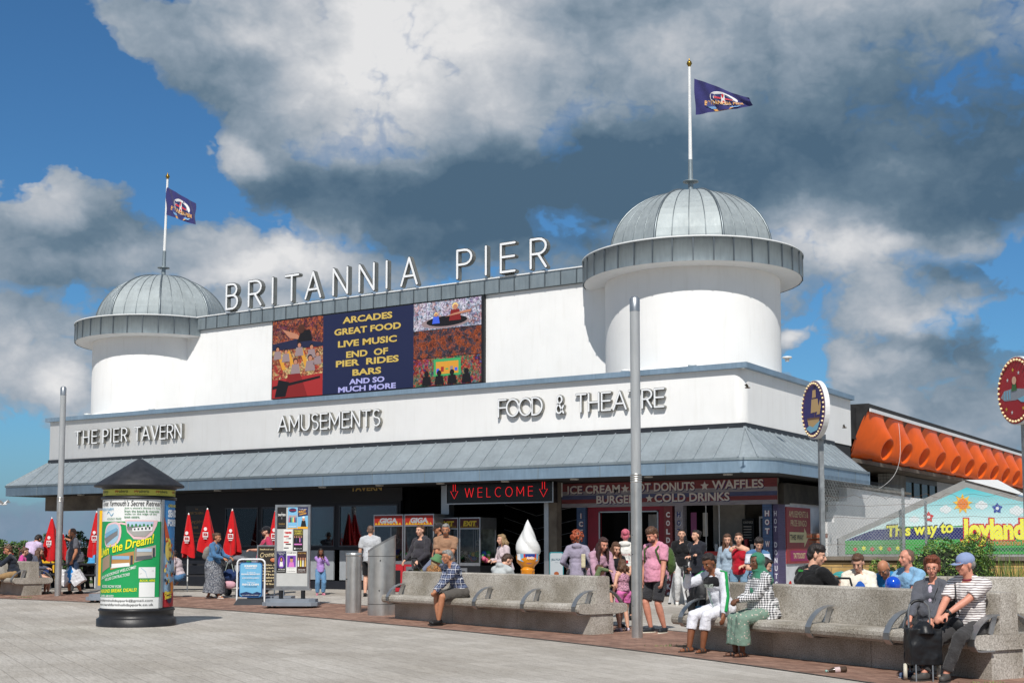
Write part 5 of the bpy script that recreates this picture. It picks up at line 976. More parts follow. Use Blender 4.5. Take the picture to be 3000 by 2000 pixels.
p = gd(2962, 22.4); t = thing('ornamental_grass', 'tall arching green reeds beside the ochre wall', 'grass plant', p, YAW); m = MB(); rr = random.Random(9)
for i in range(420):
    x, y = rr.gauss(0, .26), rr.gauss(0, .12); a = rr.uniform(0, 2*PI); L = rr.uniform(.7, 1.45); b = rr.uniform(.1, .55); w = .008
    P = [V((x+math.cos(a)*b*q*q, y+math.sin(a)*b*q*q*.5, L*q*(1-.25*q*b*2)-.02)) for q in (0, .3, .55, .8, 1)]
    s = V((-math.sin(a), math.cos(a), 0)); vs = [p_+s*w*k*(1-.8*j/4) for j, p_ in enumerate(P) for k in (-1, 1)]; m.add(vs, [(2*j, 2*j+1, 2*j+3, 2*j+2) for j in range(4)], i % 3)
m.build('blades', [LG2, LG, LD], t)
# left hedge with flowers
p = gd(128, 44); t = thing('flowering_hedge', 'dark green hedge with pink flowers behind the picnic tables', 'hedge', p, YAW); m = MB(); rr = random.Random(3)
def hf(rr):
    x = rr.uniform(-2.1, 1.75); h = 1.47+.22*math.sin(x*2.3)+.14*math.sin(x*6.1)+.08*math.sin(x*17); d = V((rr.gauss(0, .4), -1, rr.gauss(.2, .6))).normalized()
    return V((x, rr.uniform(-.3, .3), h*(1-rr.random()**1.7))), d
leaves(m, hf, 9000, .045, rr, (0, 2, 2)); 
m.build('foliage', [LG, LG2, LD], t); m = MB(); leaves(m, lambda r: (lambda a: (a[0]+V((0, -.15, 0)), a[1]))(hf(r)), 130, .05, rr, (0,)); m.build('blossom', mat('pink_petal', (190, 90, 120), .6, var=.3, vs=20), t)
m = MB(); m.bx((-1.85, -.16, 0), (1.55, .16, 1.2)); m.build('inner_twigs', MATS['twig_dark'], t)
for px, d, w_, h_ in ((30, 120, 6, 1.5), (62, 130, 5, 1.42), (96, 118, 5, 1.4)):      # far roofs over the hedge
    q = gd(px, d); t = thing('distant_kiosk', 'low far orange roofed kiosk over the hedge%s' % {30: ', leftmost', 62: ' between two others', 96: ', rightmost'}[px], 'kiosk', q, YAW); MB().bx((-w_/2, 0, 0), (w_/2, 4, h_*.6)).build('wall', mat('far_wall', (150, 150, 150), .8), t)
    m = MB(); m.add([(-w_/2-.2, -.3, h_*.6), (w_/2+.2, -.3, h_*.6), (w_/2+.2, 4.3, h_*.6), (-w_/2-.2, 4.3, h_*.6), (-w_/2+1, 2, h_), (w_/2-1, 2, h_)], [(0, 1, 5, 4), (1, 2, 5), (2, 3, 4, 5), (3, 0, 4)]); m.build('roof', mat('far_orange_roof', (176, 146, 132), .8), t)
# ---------------------------------------------------------------- low wall, piers, fence
WA, WB_ = gd(2402, 26.3), gd(3200, 24.6); e = (WB_-WA); L = e.length; rz = math.atan2(e.y, e.x)
OCH = bricks('ochre_blocks', (176, 142, 82), (198, 164, 104), (150, 128, 92), .44, .215, .01, (PI/2, 0, 0), bump=.7)
t = thing('ochre_wall', 'low ochre block wall with concrete coping under the chain link fence', 'wall', WA, rz); m = MB(); m.bx((0, 0, -.3), (L, .24, .98)); m.build('wall', OCH, t)
m = MB()
for i in range(8): m.bx((-.15+L*i/8+.004, -.06, 1.0), (-.15+L*(i+1)/8, .30, 1.075))
m.build('coping', CONC, t); m = MB(); m.bx((-.01, -.015, .92), (L, .25, 1.0)); m.build('dark_top_band', mat('dark_top_band', (84, 70, 48), .9, var=.5, vs=3), t)  # darker band along the wall top, just below the coping
m = MB(); m.bx((L*.795, -.03, -.3), (L*.795+.35, .27, .95)); m.build('pier', OCH, t)
zc = WA.z+1.075
WIRE = mat('galvanised_wire', (176, 180, 180), .45, .5, var=.25, vs=2); RUST = mat('rusty_wire', (96, 70, 52), .8)
def mesh(name, o, ux, w, z0, zf, par, st=.062, r=.0019):
    # diamond mesh of straight wires clipped to 0..w by z0..zf(x)
    m = MB(); ux = V(ux).normalized(); nn_ = V((-ux.y, ux.x, 0)); k = int((w+3)/st*1)
    for s in (1, -1):
        for i in range(-k, k*2):
            c = i*st; pts = []; x = -.0; prev = None
            # line x = c + s*(z-z0)*.85
            N = 40; zz = []
            seg = []
            for j in range(N+1):
                z = z0+(zf(w/2)+.6-z0)*j/N; xx = c+s*(z-z0)*.85
                if 0 <= xx <= w and z <= zf(xx): seg.append((xx, z))
            if len(seg) > 1:
                a, b = seg[0], seg[-1]; A_, B_ = o+ux*a[0]+V((0, 0, a[1]))+nn_*s*r, o+ux*b[0]+V((0, 0, b[1]))+nn_*s*r; m.bar(A_, B_, r*2, r*2)
    return m.build(name, WIRE, par)
t = thing('chain_link_fence', 'chain link fence standing on the ochre wall before the painted mural', 'fence', WA, rz)
zt0 = atD(2407, 1452, 26.3).z-WA.z; mesh('wire_mesh', V((.1, .1, 0)), (1, 0, 0), L-.1, 1.08, lambda x: zt0+.05*math.sin(x*.7)-.08*min(1, x/2), t)
for x in (2.06, 4.9): m = MB(); m.bar((x, .14, 1.0), (x, .14, zt0-.12), .05, .05); m.build('post', mat('galvanised_post', (150, 154, 156), .5, .6, var=.25, vs=6), t)
for z in (1.3, 1.85, zt0-.2): MB().tube([(.05, .1, z)]+[(x*L/12, .1, z+.02*math.sin(x*2.1)) for x in range(1, 12)]+[(L, .1, z)], .003, 4).build('strand', RUST, t)
MB().tube([(.05+x*L/40, .1+.05*math.sin(x*3.1), zt0-.02+.04*math.sin(x*1.7)+.02*math.cos(x*4)) for x in range(41)], .003, 4).build('strand', RUST, t)
FX = WA.x+.1; zt1 = atD(2420, 1398, 26.4).z; yl = atX(2645, 1450, FX).y-WA.y
t = thing('chain_link_fence', 'taller chain link fence running back from the pirate sign post', 'fence', WA); mesh('wire_mesh', V((.1, 0, 0)), (0, 1, 0), yl, 1.0, lambda x: zt1-WA.z, t, .10, .0017)
m = MB()
for i in range(70): m.bar((.1, i*yl/70, zt1-WA.z-.02), (.1, i*yl/70, zt1-WA.z+.05), .006, .006)
m.build('wire_spikes', MATS['dark_grey_metal'], t); MB().bar((.1, yl, 0), (.1, yl, zt1-WA.z), .06, .06).build('post', MATS['galvanised_post'], t)
p = gd(2393, 27.6); t = thing('brick_pier', 'short red brick pier beside the maroon amusements sign', 'brick pier', p, YAW); RB = bricks('red_brick', (150, 78, 52), (172, 96, 64), (150, 130, 112), .215, .075, .008, (PI/2, 0, 0))
h_ = atD(2393, 1562, 27.6).z-p.z; m = MB(); m.bx((-.12, -.12, 0), (.16, .2, h_-.1)); m.build('shaft', RB, t); m = MB(); m.bx((-.16, -.16, h_-.1), (.2, .24, h_)); m.build('cap', RB, t)
# ---------------------------------------------------------------- mural gable
dm = 31.5; o_ = gd(2456, dm); t = thing('painted_gable', 'low gable painted with blue sky and hills reading This way to Joyland', 'mural', o_, YAW)
def mp(px, py): q = atD(px, py, dm)-o_; return (q.dot(CR), q.z)
fr = frame((0, 0, 0), (1, 0, 0), (0, 0, 1)); ex = mp(3230, 1560)
m = MB(); outl = [mp(2456, 1577), mp(2826, 1407), mp(3000, 1457), ex, (ex[0], -.1), (0, -.1)]; m.poly(outl, fr, 0, 0, .12); m.build('frame', mat('grey_gable_frame', (140, 140, 138), .8, bump=.2), t)
m = MB(); a, b, c = mp(2826, 1405), mp(3000, 1452), mp(3230, 1552); m.add([fr(a[0], a[1], .05), fr(b[0], b[1], .05), fr(b[0]+.5, b[1]+.55, -3), fr(a[0]+.5, a[1]+.15, -3)], [(0, 1, 2, 3)]); m.add([fr(b[0], b[1], .05), fr(c[0], c[1], .05), fr(c[0]+.5, c[1]+.35, -3), fr(b[0]+.5, b[1]+.55, -3)], [(0, 1, 2, 3)]); m.build('roof', mat('white_roof', (215, 216, 214), .7), t)
def grad(name, z0, z1, c0, c1):
    m, nt, b, oc = newmat(name); s = nt('ShaderNodeSeparateXYZ', {0: oc}).outputs[2]; f_ = nt.math('DIVIDE', nt.math('SUBTRACT', s, z0), z1-z0, clamp=True)
    nt.l.new(nt.ramp(f_, [(0, lin(c0)), (1, lin(c1))]), b.inputs['Base Color']); b.inputs['Roughness'].default_value = .6; return m
zlo, zhi = mp(2700, 1535)[1], mp(2826, 1430)[1]; MS = [grad('mural_sky', zlo, zhi, (196, 222, 222), (66, 176, 186)), ink(22, 30, 96), ink(54, 146, 60), ink(206, 214, 216), ink(226, 176, 40), ink(188, 44, 40), ink(34, 64, 146), ink(222, 222, 50), ink(190, 30, 46), ink(214, 120, 40), ink(30, 100, 50)]
m = MB(); D = .004; inn = [mp(2476, 1581), mp(2832, 1427), mp(2990, 1468), (ex[0], mp(3000, 1475)[1]), (ex[0], mp(3000, 1620)[1]), mp(2476, 1620)]; m.poly(inn, fr, 0, D)
m.poly([mp(2478, 1582), mp(2510, 1569), mp(2560, 1551), mp(2640, 1546), (ex[0], mp(3000, 1541)[1]), (ex[0], mp(3000, 1580)[1]), mp(2800, 1580)], fr, 1, D+.003); m.poly([mp(2585, 1547), mp(2640, 1541), mp(2700, 1541), mp(2735, 1545), mp(2640, 1548)], fr, 2, D+.006); m.poly([mp(2780, 1541), mp(2820, 1538), mp(2830, 1541), mp(2800, 1543)], fr, 2, D+.006)
m.poly([mp(2476, 1583), mp(2700, 1579), (ex[0], mp(3000, 1577)[1]), (ex[0], mp(3000, 1622)[1]), mp(2476, 1622)], fr, 2, D+.009); m.poly([mp(2900, 1604), (ex[0], mp(3000, 1598)[1]), (ex[0], mp(3000, 1614)[1]), mp(2900, 1614)], fr, 10, D+.011)
def cloud(x, y, s):
    for dx, dy, r in ((-.6, 0, .5), (0, .25, .6), (.6, .05, .5), (.1, -.2, .55)): q = mp(x, y); m.disc(q[0]+dx*s, q[1]+dy*s, r*s, fr, 3, D+.004+.0004*(dx+1), 0, 14)
for x, y, s in ((2770, 1492, .13), (2875, 1480, .14), (2678, 1521, .11), (2978, 1496, .16)): cloud(x, y, s)
q = mp(2820, 1475); m.star(q[0], q[1], .25, fr, 4, D+.008, 9, .55); m.disc(q[0], q[1], .13, fr, 9, D+.011); 
for x, y, c in ((2720, 1514, 5), (2921, 1488, 6)): q = mp(x, y); m.star(q[0], q[1], .14, fr, c, D+.009, 5, .6, .3); m.disc(q[0], q[1], .04, fr, 3, D+.012)
for i in range(6): q = mp(2505+i*25, 1610-3*(i % 2)); m.star(q[0], q[1]+.02, .07, fr, (5, 7)[i % 2], D+.013, 6, .5); m.rect(q[0]-.008, q[1]-.12, q[0]+.008, q[1]-.03, fr, 10, D+.012)
m.build('painting', MS, t); m = MB(); q = mp(2594, 1582); q2 = mp(2790, 1546)
m.text('This way to', fr, q[0], q[1]-.02, .40, 1, D+.014, w=q2[0]-q[0], bold=.07, slant=.12, rot=.07); m.text('This way to', fr, q[0]+.01, q[1]-.01, .36, 0, D+.018, w=q2[0]-q[0], bold=.035, slant=.12, rot=.07)
q = mp(2814, 1580); q2 = mp(2998, 1540); m.text('Joyland', fr, q[0]-.02, q[1]-.18, .72, 2, D+.014, w=q2[0]-q[0]+.05, bold=.11); m.text('Joyland', fr, q[0]+.01, q[1]-.15, .66, 0, D+.019, w=q2[0]-q[0], bold=.05)
q = mp(2891, 1596); m.text("The Children's Fun Park", fr, q[0], q[1], .13, 3, D+.022, w=1.05, bold=.02); m.build('lettering', [ink(224, 222, 60), ink(50, 44, 60), ink(190, 30, 46), ink(196, 130, 60)], t)
# ---------------------------------------------------------------- stepped white wall and building with orange horns
WX = -10.9; t = thing('stepped_white_wall', 'white painted wall with a stepped left end behind the chain link fence', 'wall', (WX, 33, .18))
pts = [(2663, 1456), (2482, 1427), (2482, 1468), (2450, 1468), (2450, 1499), (2444, 1499), (2444, 1528), (2424, 1528)]; Q = [atX(a, b, WX) for a, b in pts]; Q = [(q.y-33, q.z-.18) for q in Q]
m = MB(); fr = frame((0, 0, 0), (0, 1, 0), (0, 0, 1)); m.poly([(Q[0][0]+6, Q[0][1])]+Q+[(Q[-1][0], -.1), (Q[0][0]+6, -.1)], fr, 0, 0, .22); m.build('wall', WHITE, t)
m = MB(); m.bx((-.3, Q[1][0]-.05, Q[1][1]), (.06, Q[0][0]+.05, Q[1][1]+.07)); m.build('coping', CONC, t)
OX = -11.42; t = thing('horn_front_building', 'dark flat roofed building behind with a row of orange horn shapes under its roof edge', 'building', (-12.5, 37.9, .18)); o_ = t.location.copy()
def W2(x, y, z): return (x-o_.x, y-o_.y, z-o_.z)
ya, yb = 37.9, 66.; zT, zB, xT, xB = 5.5, 4.05, -11.42, -12.02
RT = mat('tarred_roof', (44, 44, 46), .85, var=.4, vs=2.5, bump=.5)
m = MB(); m.add([W2(xT+.04, ya, zT), W2(xT+.04, yb, zT), W2(xT+.04, yb, zT+.16), W2(xT+.04, ya, zT+.16), W2(-15, ya, zT+.16), W2(-15, yb, zT+.16)], [(0, 1, 2, 3), (3, 2, 5, 4)]); m.add([W2(xT+.04, ya, zT+.16), W2(-15, ya-.0, zT+.16), W2(-15, ya, 3.4), W2(xB, ya, zB-.1), W2(xT+.04, ya, zT)], [(0, 1, 2, 3, 4)]); m.build('roof', RT, t)
m = MB(); m.bar(W2(xT+.06, ya+.1, zT-.03), W2(xT+.06, yb, zT-.03), .05, .1); m.build('white_edge', MATS['white_trim'], t)
ORG = mat('glossy_orange', (244, 96, 4), .42, var=.2, vs=1.2, coat=.1); BRN = mat('glossy_brown', (92, 44, 14), .6, var=.3, vs=3)
m = MB(); m.add([W2(xB, ya, zB), W2(xB, yb, zB), W2(xT, yb, zT-.02), W2(xT, ya, zT-.02)], [(0, 1, 2, 3)]); m.build('backing_panel', BRN, t)
cc_ = V(W2((xT+xB)/2, ya, (zT+zB)/2)); up = V((xT-xB, 0, zT-zB)).normalized(); out = V((up.z, 0, -up.x)); N = 28
for k in range(13):
    m = MB(); c = cc_+V((0, .95+k*2.15, 0)); vs = []; J = 8
    for i in range(J+1):
        q = i/J; e = q**1.6; prot = .55*q**.9; ry_, rz_ = 1.0*(1-e)+.30*e if i < J else .30, .76*(1-e)+.31*e; ry_ = 1.05+(.33-1.05)*q**.7; rz_ = .79+(.35-.79)*q**.7; sh = -.2*q
        for j in range(N): a = 2*PI*j/N; ex_ = .5+.5*q; ca, sa = math.copysign(abs(math.cos(a))**ex_, math.cos(a)), math.copysign(abs(math.sin(a))**ex_, math.sin(a)); vs.append(c+V((0, ca*ry_+.55*q, 0))+up*(sa*rz_+sh)+out*(prot+.01+ca*ry_*.22*q**2))
    m.add(vs, [(i*N+j, i*N+(j+1) % N, (i+1)*N+(j+1) % N, (i+1)*N+j) for i in range(J) for j in range(N)], 0, True)
    ins = [c+V((0, math.cos(2*PI*j/N)*r_+.55, 0))+up*(math.sin(2*PI*j/N)*(r_+.02)-.2)+out*(pz+math.cos(2*PI*j/N)*r_*.22*(pz > .2)) for r_, pz in ((.33, .56), (.30, .56), (.27, .1)) for j in range(N)]
    m.add(ins, [(i*N+j, i*N+(j+1) % N, (i+1)*N+(j+1) % N, (i+1)*N+j) for i in range(2) for j in range(N)], 0, True); m.build('orange_horn', ORG, t)
m = MB(); m.add([W2(xB+.15, ya, zB-.12), W2(xB+.15, yb, zB-.12), W2(-15, yb, zB-.12), W2(-15, ya, zB-.12)], [(0, 1, 2, 3)]); m.bar(W2(xB+.15, ya, zB-.06), W2(xB+.15, yb, zB-.06), .06, .12); m.build('soffit', CONC, t)
m = MB(); m.bx(W2(-15, 38, .1), W2(-13.6, 66, 3.9)); m.build('rear_wall', mat('brown_dark_wall', (46, 34, 30), .8, var=.3, vs=2), t)
TW = bricks('white_tiles', (206, 204, 196), (190, 188, 180), (120, 118, 112), .11, .11, .006, (PI/2, 0, PI/2), bump=.2); TW.node_tree.nodes['Brick Texture'].offset = 0
def px2Y(px, X=-12.5): return atX(px, 1500, X).y
m = MB(); y0_, y1_ = px2Y(2609), px2Y(2656); m.bx(W2(-12.9, y0_, .2), W2(-12.5, y1_, 3.9)); m.build('tiled_pier', TW, t)
wy0, wy1 = px2Y(2660), px2Y(2752); m = MB(); m.bx(W2(-12.9, y1_, .2), W2(-12.6, 66, 2.3)); m.bx(W2(-12.9, wy1, 2.3), W2(-12.6, 66, 3.9)); m.build('grey_wall', GREYP, t)
m = MB(); 
for i in range(5): y_ = wy0+(wy1-wy0)*i/4; m.bx(W2(-12.66, y_-.03, 2.3), W2(-12.56, y_+.03, 3.75))
m.bx(W2(-12.66, wy0, 3.72), W2(-12.56, wy1, 3.9)); m.build('window', mat('dark_window_frame', (40, 46, 48), .4), t); MB().bx(W2(-12.64, wy0, 2.3), W2(-12.6, wy1, 3.72)).build('pane', mat('dark_green_glass', (30, 42, 32), .08, var=.6, vs=3), t.children[-1])
m = MB(); m.bx((-15.-o_.x, 36.6-o_.y, 4.6-.18), (-11.75-o_.x, 37.9-o_.y, 5.55-.18)); m.bx((-13.-o_.x, 36.5-o_.y, 3.3-.18), (-12.2-o_.x, 37.9-o_.y, 4.3-.18)); m.bx((-13.2-o_.x, 36.4-o_.y, 5.55-.18), (-11.8-o_.x, 37.3-o_.y, 5.75-.18)); m.build('link_block', RT, t)
A_, B_ = atX(2633, 1240, -11.2), atX(2570, 1434, WX); P = [A_.lerp(B_, q)+V((0, 0, -.35*math.sin(q*PI)))+CR*.28*math.sin(q*PI) for q in [i/14 for i in range(15)]]
t = thing('hanging_cable', 'thin white cable sagging from the orange horns to the white wall', 'cable', A_); MB().tube([p_-A_ for p_ in P], .007, 5).build('cable', mat('cable_grey', (190, 190, 188), .6), t)
# ---------------------------------------------------------------- round fairground signs
def roundsign(lbl, pxc, pyc, px_post, R_, d, ang, base_py, art, postfrom):
    p = atD(px_post, 1600, d); zb_ = 0; t = thing('round_sign', lbl, 'sign', (p.x, p.y, postfrom), face(ang)+PI, 'round fairground signs on posts'); c = atD(pxc, pyc, d); cz = c.z-postfrom
    fr = frame((0, -.10, cz), (1, 0, 0), (0, 0, 1)); m = MB(); m.disc(0, 0, R_, fr, 0, 0, .10, 48); m.build('drum', mat('sign_white', (222, 222, 222), .5, var=.05), t)
    m = MB(); m.disc(0, 0, R_*.97, fr, 0, .004, 0, 48); m.disc(0, 0, R_*.82, fr, 1, .007, 0, 40); art(m, fr, R_); m.build('picture', SG, t)
    me = None
    for i in range(36):
        a = 2*PI*i/36
        if me is None: o = MB().ell((0, 0, 0), (.022, .024, .022), 8).build('bulb', mat('warm_bulb', (226, 206, 160), .3, var=0, emit=.25), t); me = o
        else: o = me.copy(); COL.objects.link(o); o.parent = t
        o.location = fr(R_*.9*math.cos(a), R_*.9*math.sin(a), .02)
    m = MB(); m.bx((-.045, -.0, 0), (.045, .09, cz+R_*.1)); m.build('post', MATS['galvanised_post'], t); m = MB(); m.bx((.06, .0, cz-R_*1.02), (.16, .09, cz-R_*.86)); m.build('junction_box', GREYP, t); return t
SG = [ink(96, 44, 104), ink(44, 34, 110), ink(206, 170, 116), ink(120, 84, 54), ink(130, 190, 216), ink(216, 96, 40), ink(26, 24, 28), ink(150, 24, 36), ink(170, 30, 42), ink(150, 156, 166), ink(226, 190, 70), ink(60, 110, 60), ink(226, 180, 150), ink(226, 226, 226)]
def ship(m, fr, R_):
    r = R_; m.poly([(-.5*r, -.25*r), (.55*r, -.3*r), (.4*r, -.62*r), (-.35*r, -.6*r)], fr, 2, .01); m.poly([(-.5*r, -.25*r), (.55*r, -.3*r), (.54*r, -.36*r), (-.49*r, -.31*r)], fr, 3, .013)
    m.poly([(-.6*r, -.6*r), (-.3*r, -.52*r), (0, -.6*r), (.3*r, -.5*r), (.6*r, -.42*r), (.35*r, -.72*r), (-.2*r, -.78*r)], fr, 4, .016); m.rect(.1*r, -.3*r, .14*r, .72*r, fr, 3, .009); m.poly([(-.05*r, .4*r), (.28*r, .4*r), (.26*r, .66*r), (0, .66*r)], fr, 2, .012); m.poly([(-.18*r, -.1*r), (.5*r, -.1*r), (.42*r, .34*r), (-.1*r, .36*r)], fr, 2, .0115)
    m.poly([(.56*r, -.2*r), (.3*r, -.2*r), (.62*r, .3*r), (.68*r, .05*r)], fr, 2, .0125); m.poly([(.1*r, .72*r), (.3*r, .76*r), (.1*r, .82*r)], fr, 6, .013)
def rocket(m, fr, R_):
    r = R_; m.poly([(-.8*r, -.12*r), (-.6*r, .05*r), (-.1*r, .08*r), (.6*r, -.02*r), (.6*r, -.22*r), (0, -.28*r), (-.6*r, -.25*r)], fr, 9, .010)
    for i in range(3): m.rect((-.6+i*.14)*r, -.22*r, (-.54+i*.14)*r, .03*r, fr, 4, .013)
    m.poly([(.1*r, -.25*r), (.5*r, -.2*r), (.7*r, -.42*r), (.3*r, -.36*r)], fr, 4, .012); m.poly([(-.2*r, .0), (.1*r, .0), (.06*r, .2*r), (-.14*r, .2*r)], fr, 11, .016); m.disc(-.03*r, .3*r, .12*r, fr, 12, .018, 0, 14)
    for x, y, c in ((-.4, .35, 13), (-.1, .62, 10), (-.5, -.5, 10), (.2, .5, 13), (-.2, -.62, 13), (.4, -.55, 10)): m.star(x*r, y*r, .07*r, fr, c, .012, 5, .4)
roundsign('round purple sign with a sailing ship and bulbs around its rim, on a galvanised post', 2403, 1200, 2404, .60, 26.2, -80, 0, ship, gz(26)+1.07)
SG2 = SG; SG = [SG2[7], SG2[8]]+SG2[2:]
roundsign('round red sign with a grey rocket and stars, cut off by the right edge', 2989, 1144, 3006, .60, 22.4, -81, 0, rocket, 0.)
# gulls
def gull(lbl, px, py, d, s, fl):
    p = atD(px, py, d); t = thing('gull', lbl, 'bird', p, YAW); m = MB(); m.ell((0, 0, 0), (.2*s, .06*s, .06*s), 10)
    for k in (1, -1): m.add([V((-.05*s, 0, .02*s)), V((.08*s, 0, .02*s)), V((.0*s+k*.1*s, k*.35*s, fl*.25*s)), V((-.12*s+k*.22*s, k*.7*s, fl*.1*s))], [(0, 1, 2, 3)], 0)
    m.build('body', mat('gull_'+('dark' if d < 33 else 'pale'), (96, 88, 76) if d < 33 else (205, 205, 205), .7), t)
gull('small dark bird gliding before the white wall near its corner', 2190, 1135, 27.8, .32, 1); gull('small dark bird before the white wall behind the pirate sign', 2474, 1252, 31, .3, 1); gull('pale gull far out over the sea at the left edge', 10, 1476, 60, .9, 1)
# terrace across the square, seen only as reflections
t = thing('brick_terrace', 'long brick terrace with pale windows mirrored in the tavern glass', 'building', (-14, -42, 0)); m = MB(); m.bx((-26, -8, 0), (26, 0, 10.5)); m.build('wall', bricks('terrace_brick', (140, 120, 88), (160, 138, 104), (130, 118, 96), .45, .15, .02, (PI/2, 0, 0)), t)
for i in range(16):
    for z in (.8, 4.2, 7.4): f_ = MB().bx((-24.8+i*3.2, 0, z), (-23.3+i*3.2, .08, z+2.)).build('window', MATS['white_plastic'], t); MB().bx((-24.65+i*3.2, .08, z+.15), (-23.45+i*3.2, .1, z+1.85)).build('pane', DARK, f_)
m = MB(); m.bx((-26.3, -8, 10.5), (26.3, .4, 10.9)); m.build('cornice', CONC, t)
# ---------------------------------------------------------------- people
def tex_(n, sc):
    if n not in bpy.data.textures: t = bpy.data.textures.new(n, 'CLOUDS'); t.noise_scale = sc; t.noise_depth = 2
    return bpy.data.textures[n]
def remesh(mb, name, m, par, vox=.011, sm=3, disp=0., ds=.13, extra=None, loc=None):
    tmp = mb.build('tmp', m); md = tmp.modifiers.new('r', 'REMESH'); md.mode = 'VOXEL'; md.voxel_size = vox
    if disp: d = tmp.modifiers.new('d', 'DISPLACE'); d.texture = tex_('folds%d' % int(ds*100), ds); d.strength = disp; d.mid_level = .5
    s = tmp.modifiers.new('s', 'SMOOTH'); s.factor = .5; s.iterations = sm
    dg = bpy.context.evaluated_depsgraph_get(); ev = tmp.evaluated_get(dg); me = bpy.data.meshes.new_from_object(ev); bpy.data.objects.remove(tmp)
    me.name = name; me.polygons.foreach_set('use_smooth', [True]*len(me.polygons)); me.materials.clear(); me.materials.append(m)
    if extra:
        emb, emats = extra; vs = [tuple(v.co) for v in me.vertices]; fs = [tuple(p.vertices) for p in me.polygons]; b = len(vs)
        k = len(fs); vs += emb.v; fs += [[b+i for i in f] for f in emb.f]; me2 = bpy.data.meshes.new(name); me2.from_pydata(vs, [], fs); me2.materials.append(m)
        for q in emats: me2.materials.append(q)
        me2.polygons.foreach_set('material_index', [0]*k+[i+1 for i in emb.m]); me2.polygons.foreach_set('use_smooth', [True]*len(fs)); me = me2
    o = bpy.data.objects.new(name, me); COL.objects.link(o); o.parent = par; return o
def skin(n, c): return mat('skin_'+n, c, .5, var=.09, vs=22, bump=.12, bs=90, spec=.35)
SK = {'f': skin('fair', (206, 158, 134)), 'p': skin('pink', (204, 142, 120)), 't': skin('tan', (178, 122, 92)), 'b': skin('brown', (126, 80, 56)), 'd': skin('deep', (104, 68, 50))}
def hairm(n, c, c2=None):
    if n in MATS: return MATS[n]
    m, nt, b, oc = newmat(n); s = nt.noise(nt('ShaderNodeMapping', {'Vector': oc, 'Scale': (38, 38, 7)}).outputs[0], 2.2, 5, .7)
    nt.l.new(nt.ramp(s, [(.34, tuple(x*.45 for x in lin(c)[:3])+(1,)), (.52, lin(c)), (.68, lin(c2 or c))]), b.inputs['Base Color']); b.inputs['Roughness'].default_value = .5
    nt.l.new(nt('ShaderNodeBump', {'Strength': .9, 'Distance': .012, 'Height': s}).outputs[0], b.inputs['Normal']); return m
EYEW, EYED, LIP, GLS = ink(206, 196, 186), ink(60, 46, 40), mat('lip', (166, 96, 86), .5, var=0), mat('spectacle_metal', (120, 100, 84), .3, .6, var=0)
def ik(a, b, l1, l2, pole):
    d = b-a; L = min(d.length, (l1+l2)*.999); dn = d.normalized(); x = (l1*l1-l2*l2+L*L)/(2*L); h = math.sqrt(max(0, l1*l1-x*x)); p = V(pole); p = (p-dn*p.dot(dn)); p = p.normalized() if p.length > 1e-4 else V((0, 0, -1))
    return a+dn*x+p*h, a+dn*L
def cap(mb, a, b, ra, rb, n=14, sa=True, sb=True, flat=1.):
    mb.tube([a, a.lerp(b, .5), b], [ra, (ra+rb)/2*1.02, rb], n, 0, flat=flat)
    if sa: mb.ell(a, ra, n)
    if sb: mb.ell(b, rb, n)
def limb(mb, a, b, r0, r1, r2, n=14, sb=True):       # muscle bulge
    mb.tube([a, a.lerp(b, .3), a.lerp(b, .7), b], [r0, r1, (r1+r2)/2, r2], n); mb.ell(a, r0, n)
    if sb: mb.ell(b, r2, n)
def hand(mb, w, d, nrm, side, k, curl=.5, spread=1.):
    d = d.normalized(); nrm = (nrm-d*nrm.dot(d)).normalized(); x = d.cross(nrm).normalized()*side       # x towards the thumb
    R_ = Mx((x, d, nrm)).transposed().to_4x4(); mb.ell(w+d*.045*k, (.036*k, .052*k, .017*k), 12, 0, R_); cap(mb, w-d*.02*k, w+d*.03*k, .024*k, .026*k, 10)
    for i, (L, o) in enumerate(((.068, .027), (.076, .009), (.070, -.009), (.055, -.026))):
        p = w+d*(.085-.006*abs(i-1.2))*k+x*o*k*spread; a = .25+curl*(.6+.12*i)
        for j, f_ in enumerate((.45, .32, .23)):
            q = p+(d*math.cos(a)+nrm*math.sin(a))*L*f_*k; cap(mb, p, q, (.0098-.0009*j)*k, (.0092-.0009*j)*k, 8); p = q; a += curl*(1.15)
    p = w+d*.03*k+x*.028*k; q = p+(d*.55+x*.7+nrm*.35).normalized()*.034*k; cap(mb, p, q, .013*k, .011*k, 8); cap(mb, q, q+(d*.85+x*.15+nrm*(.3+curl*.5)).normalized()*.032*k, .0108*k, .009*k, 8)
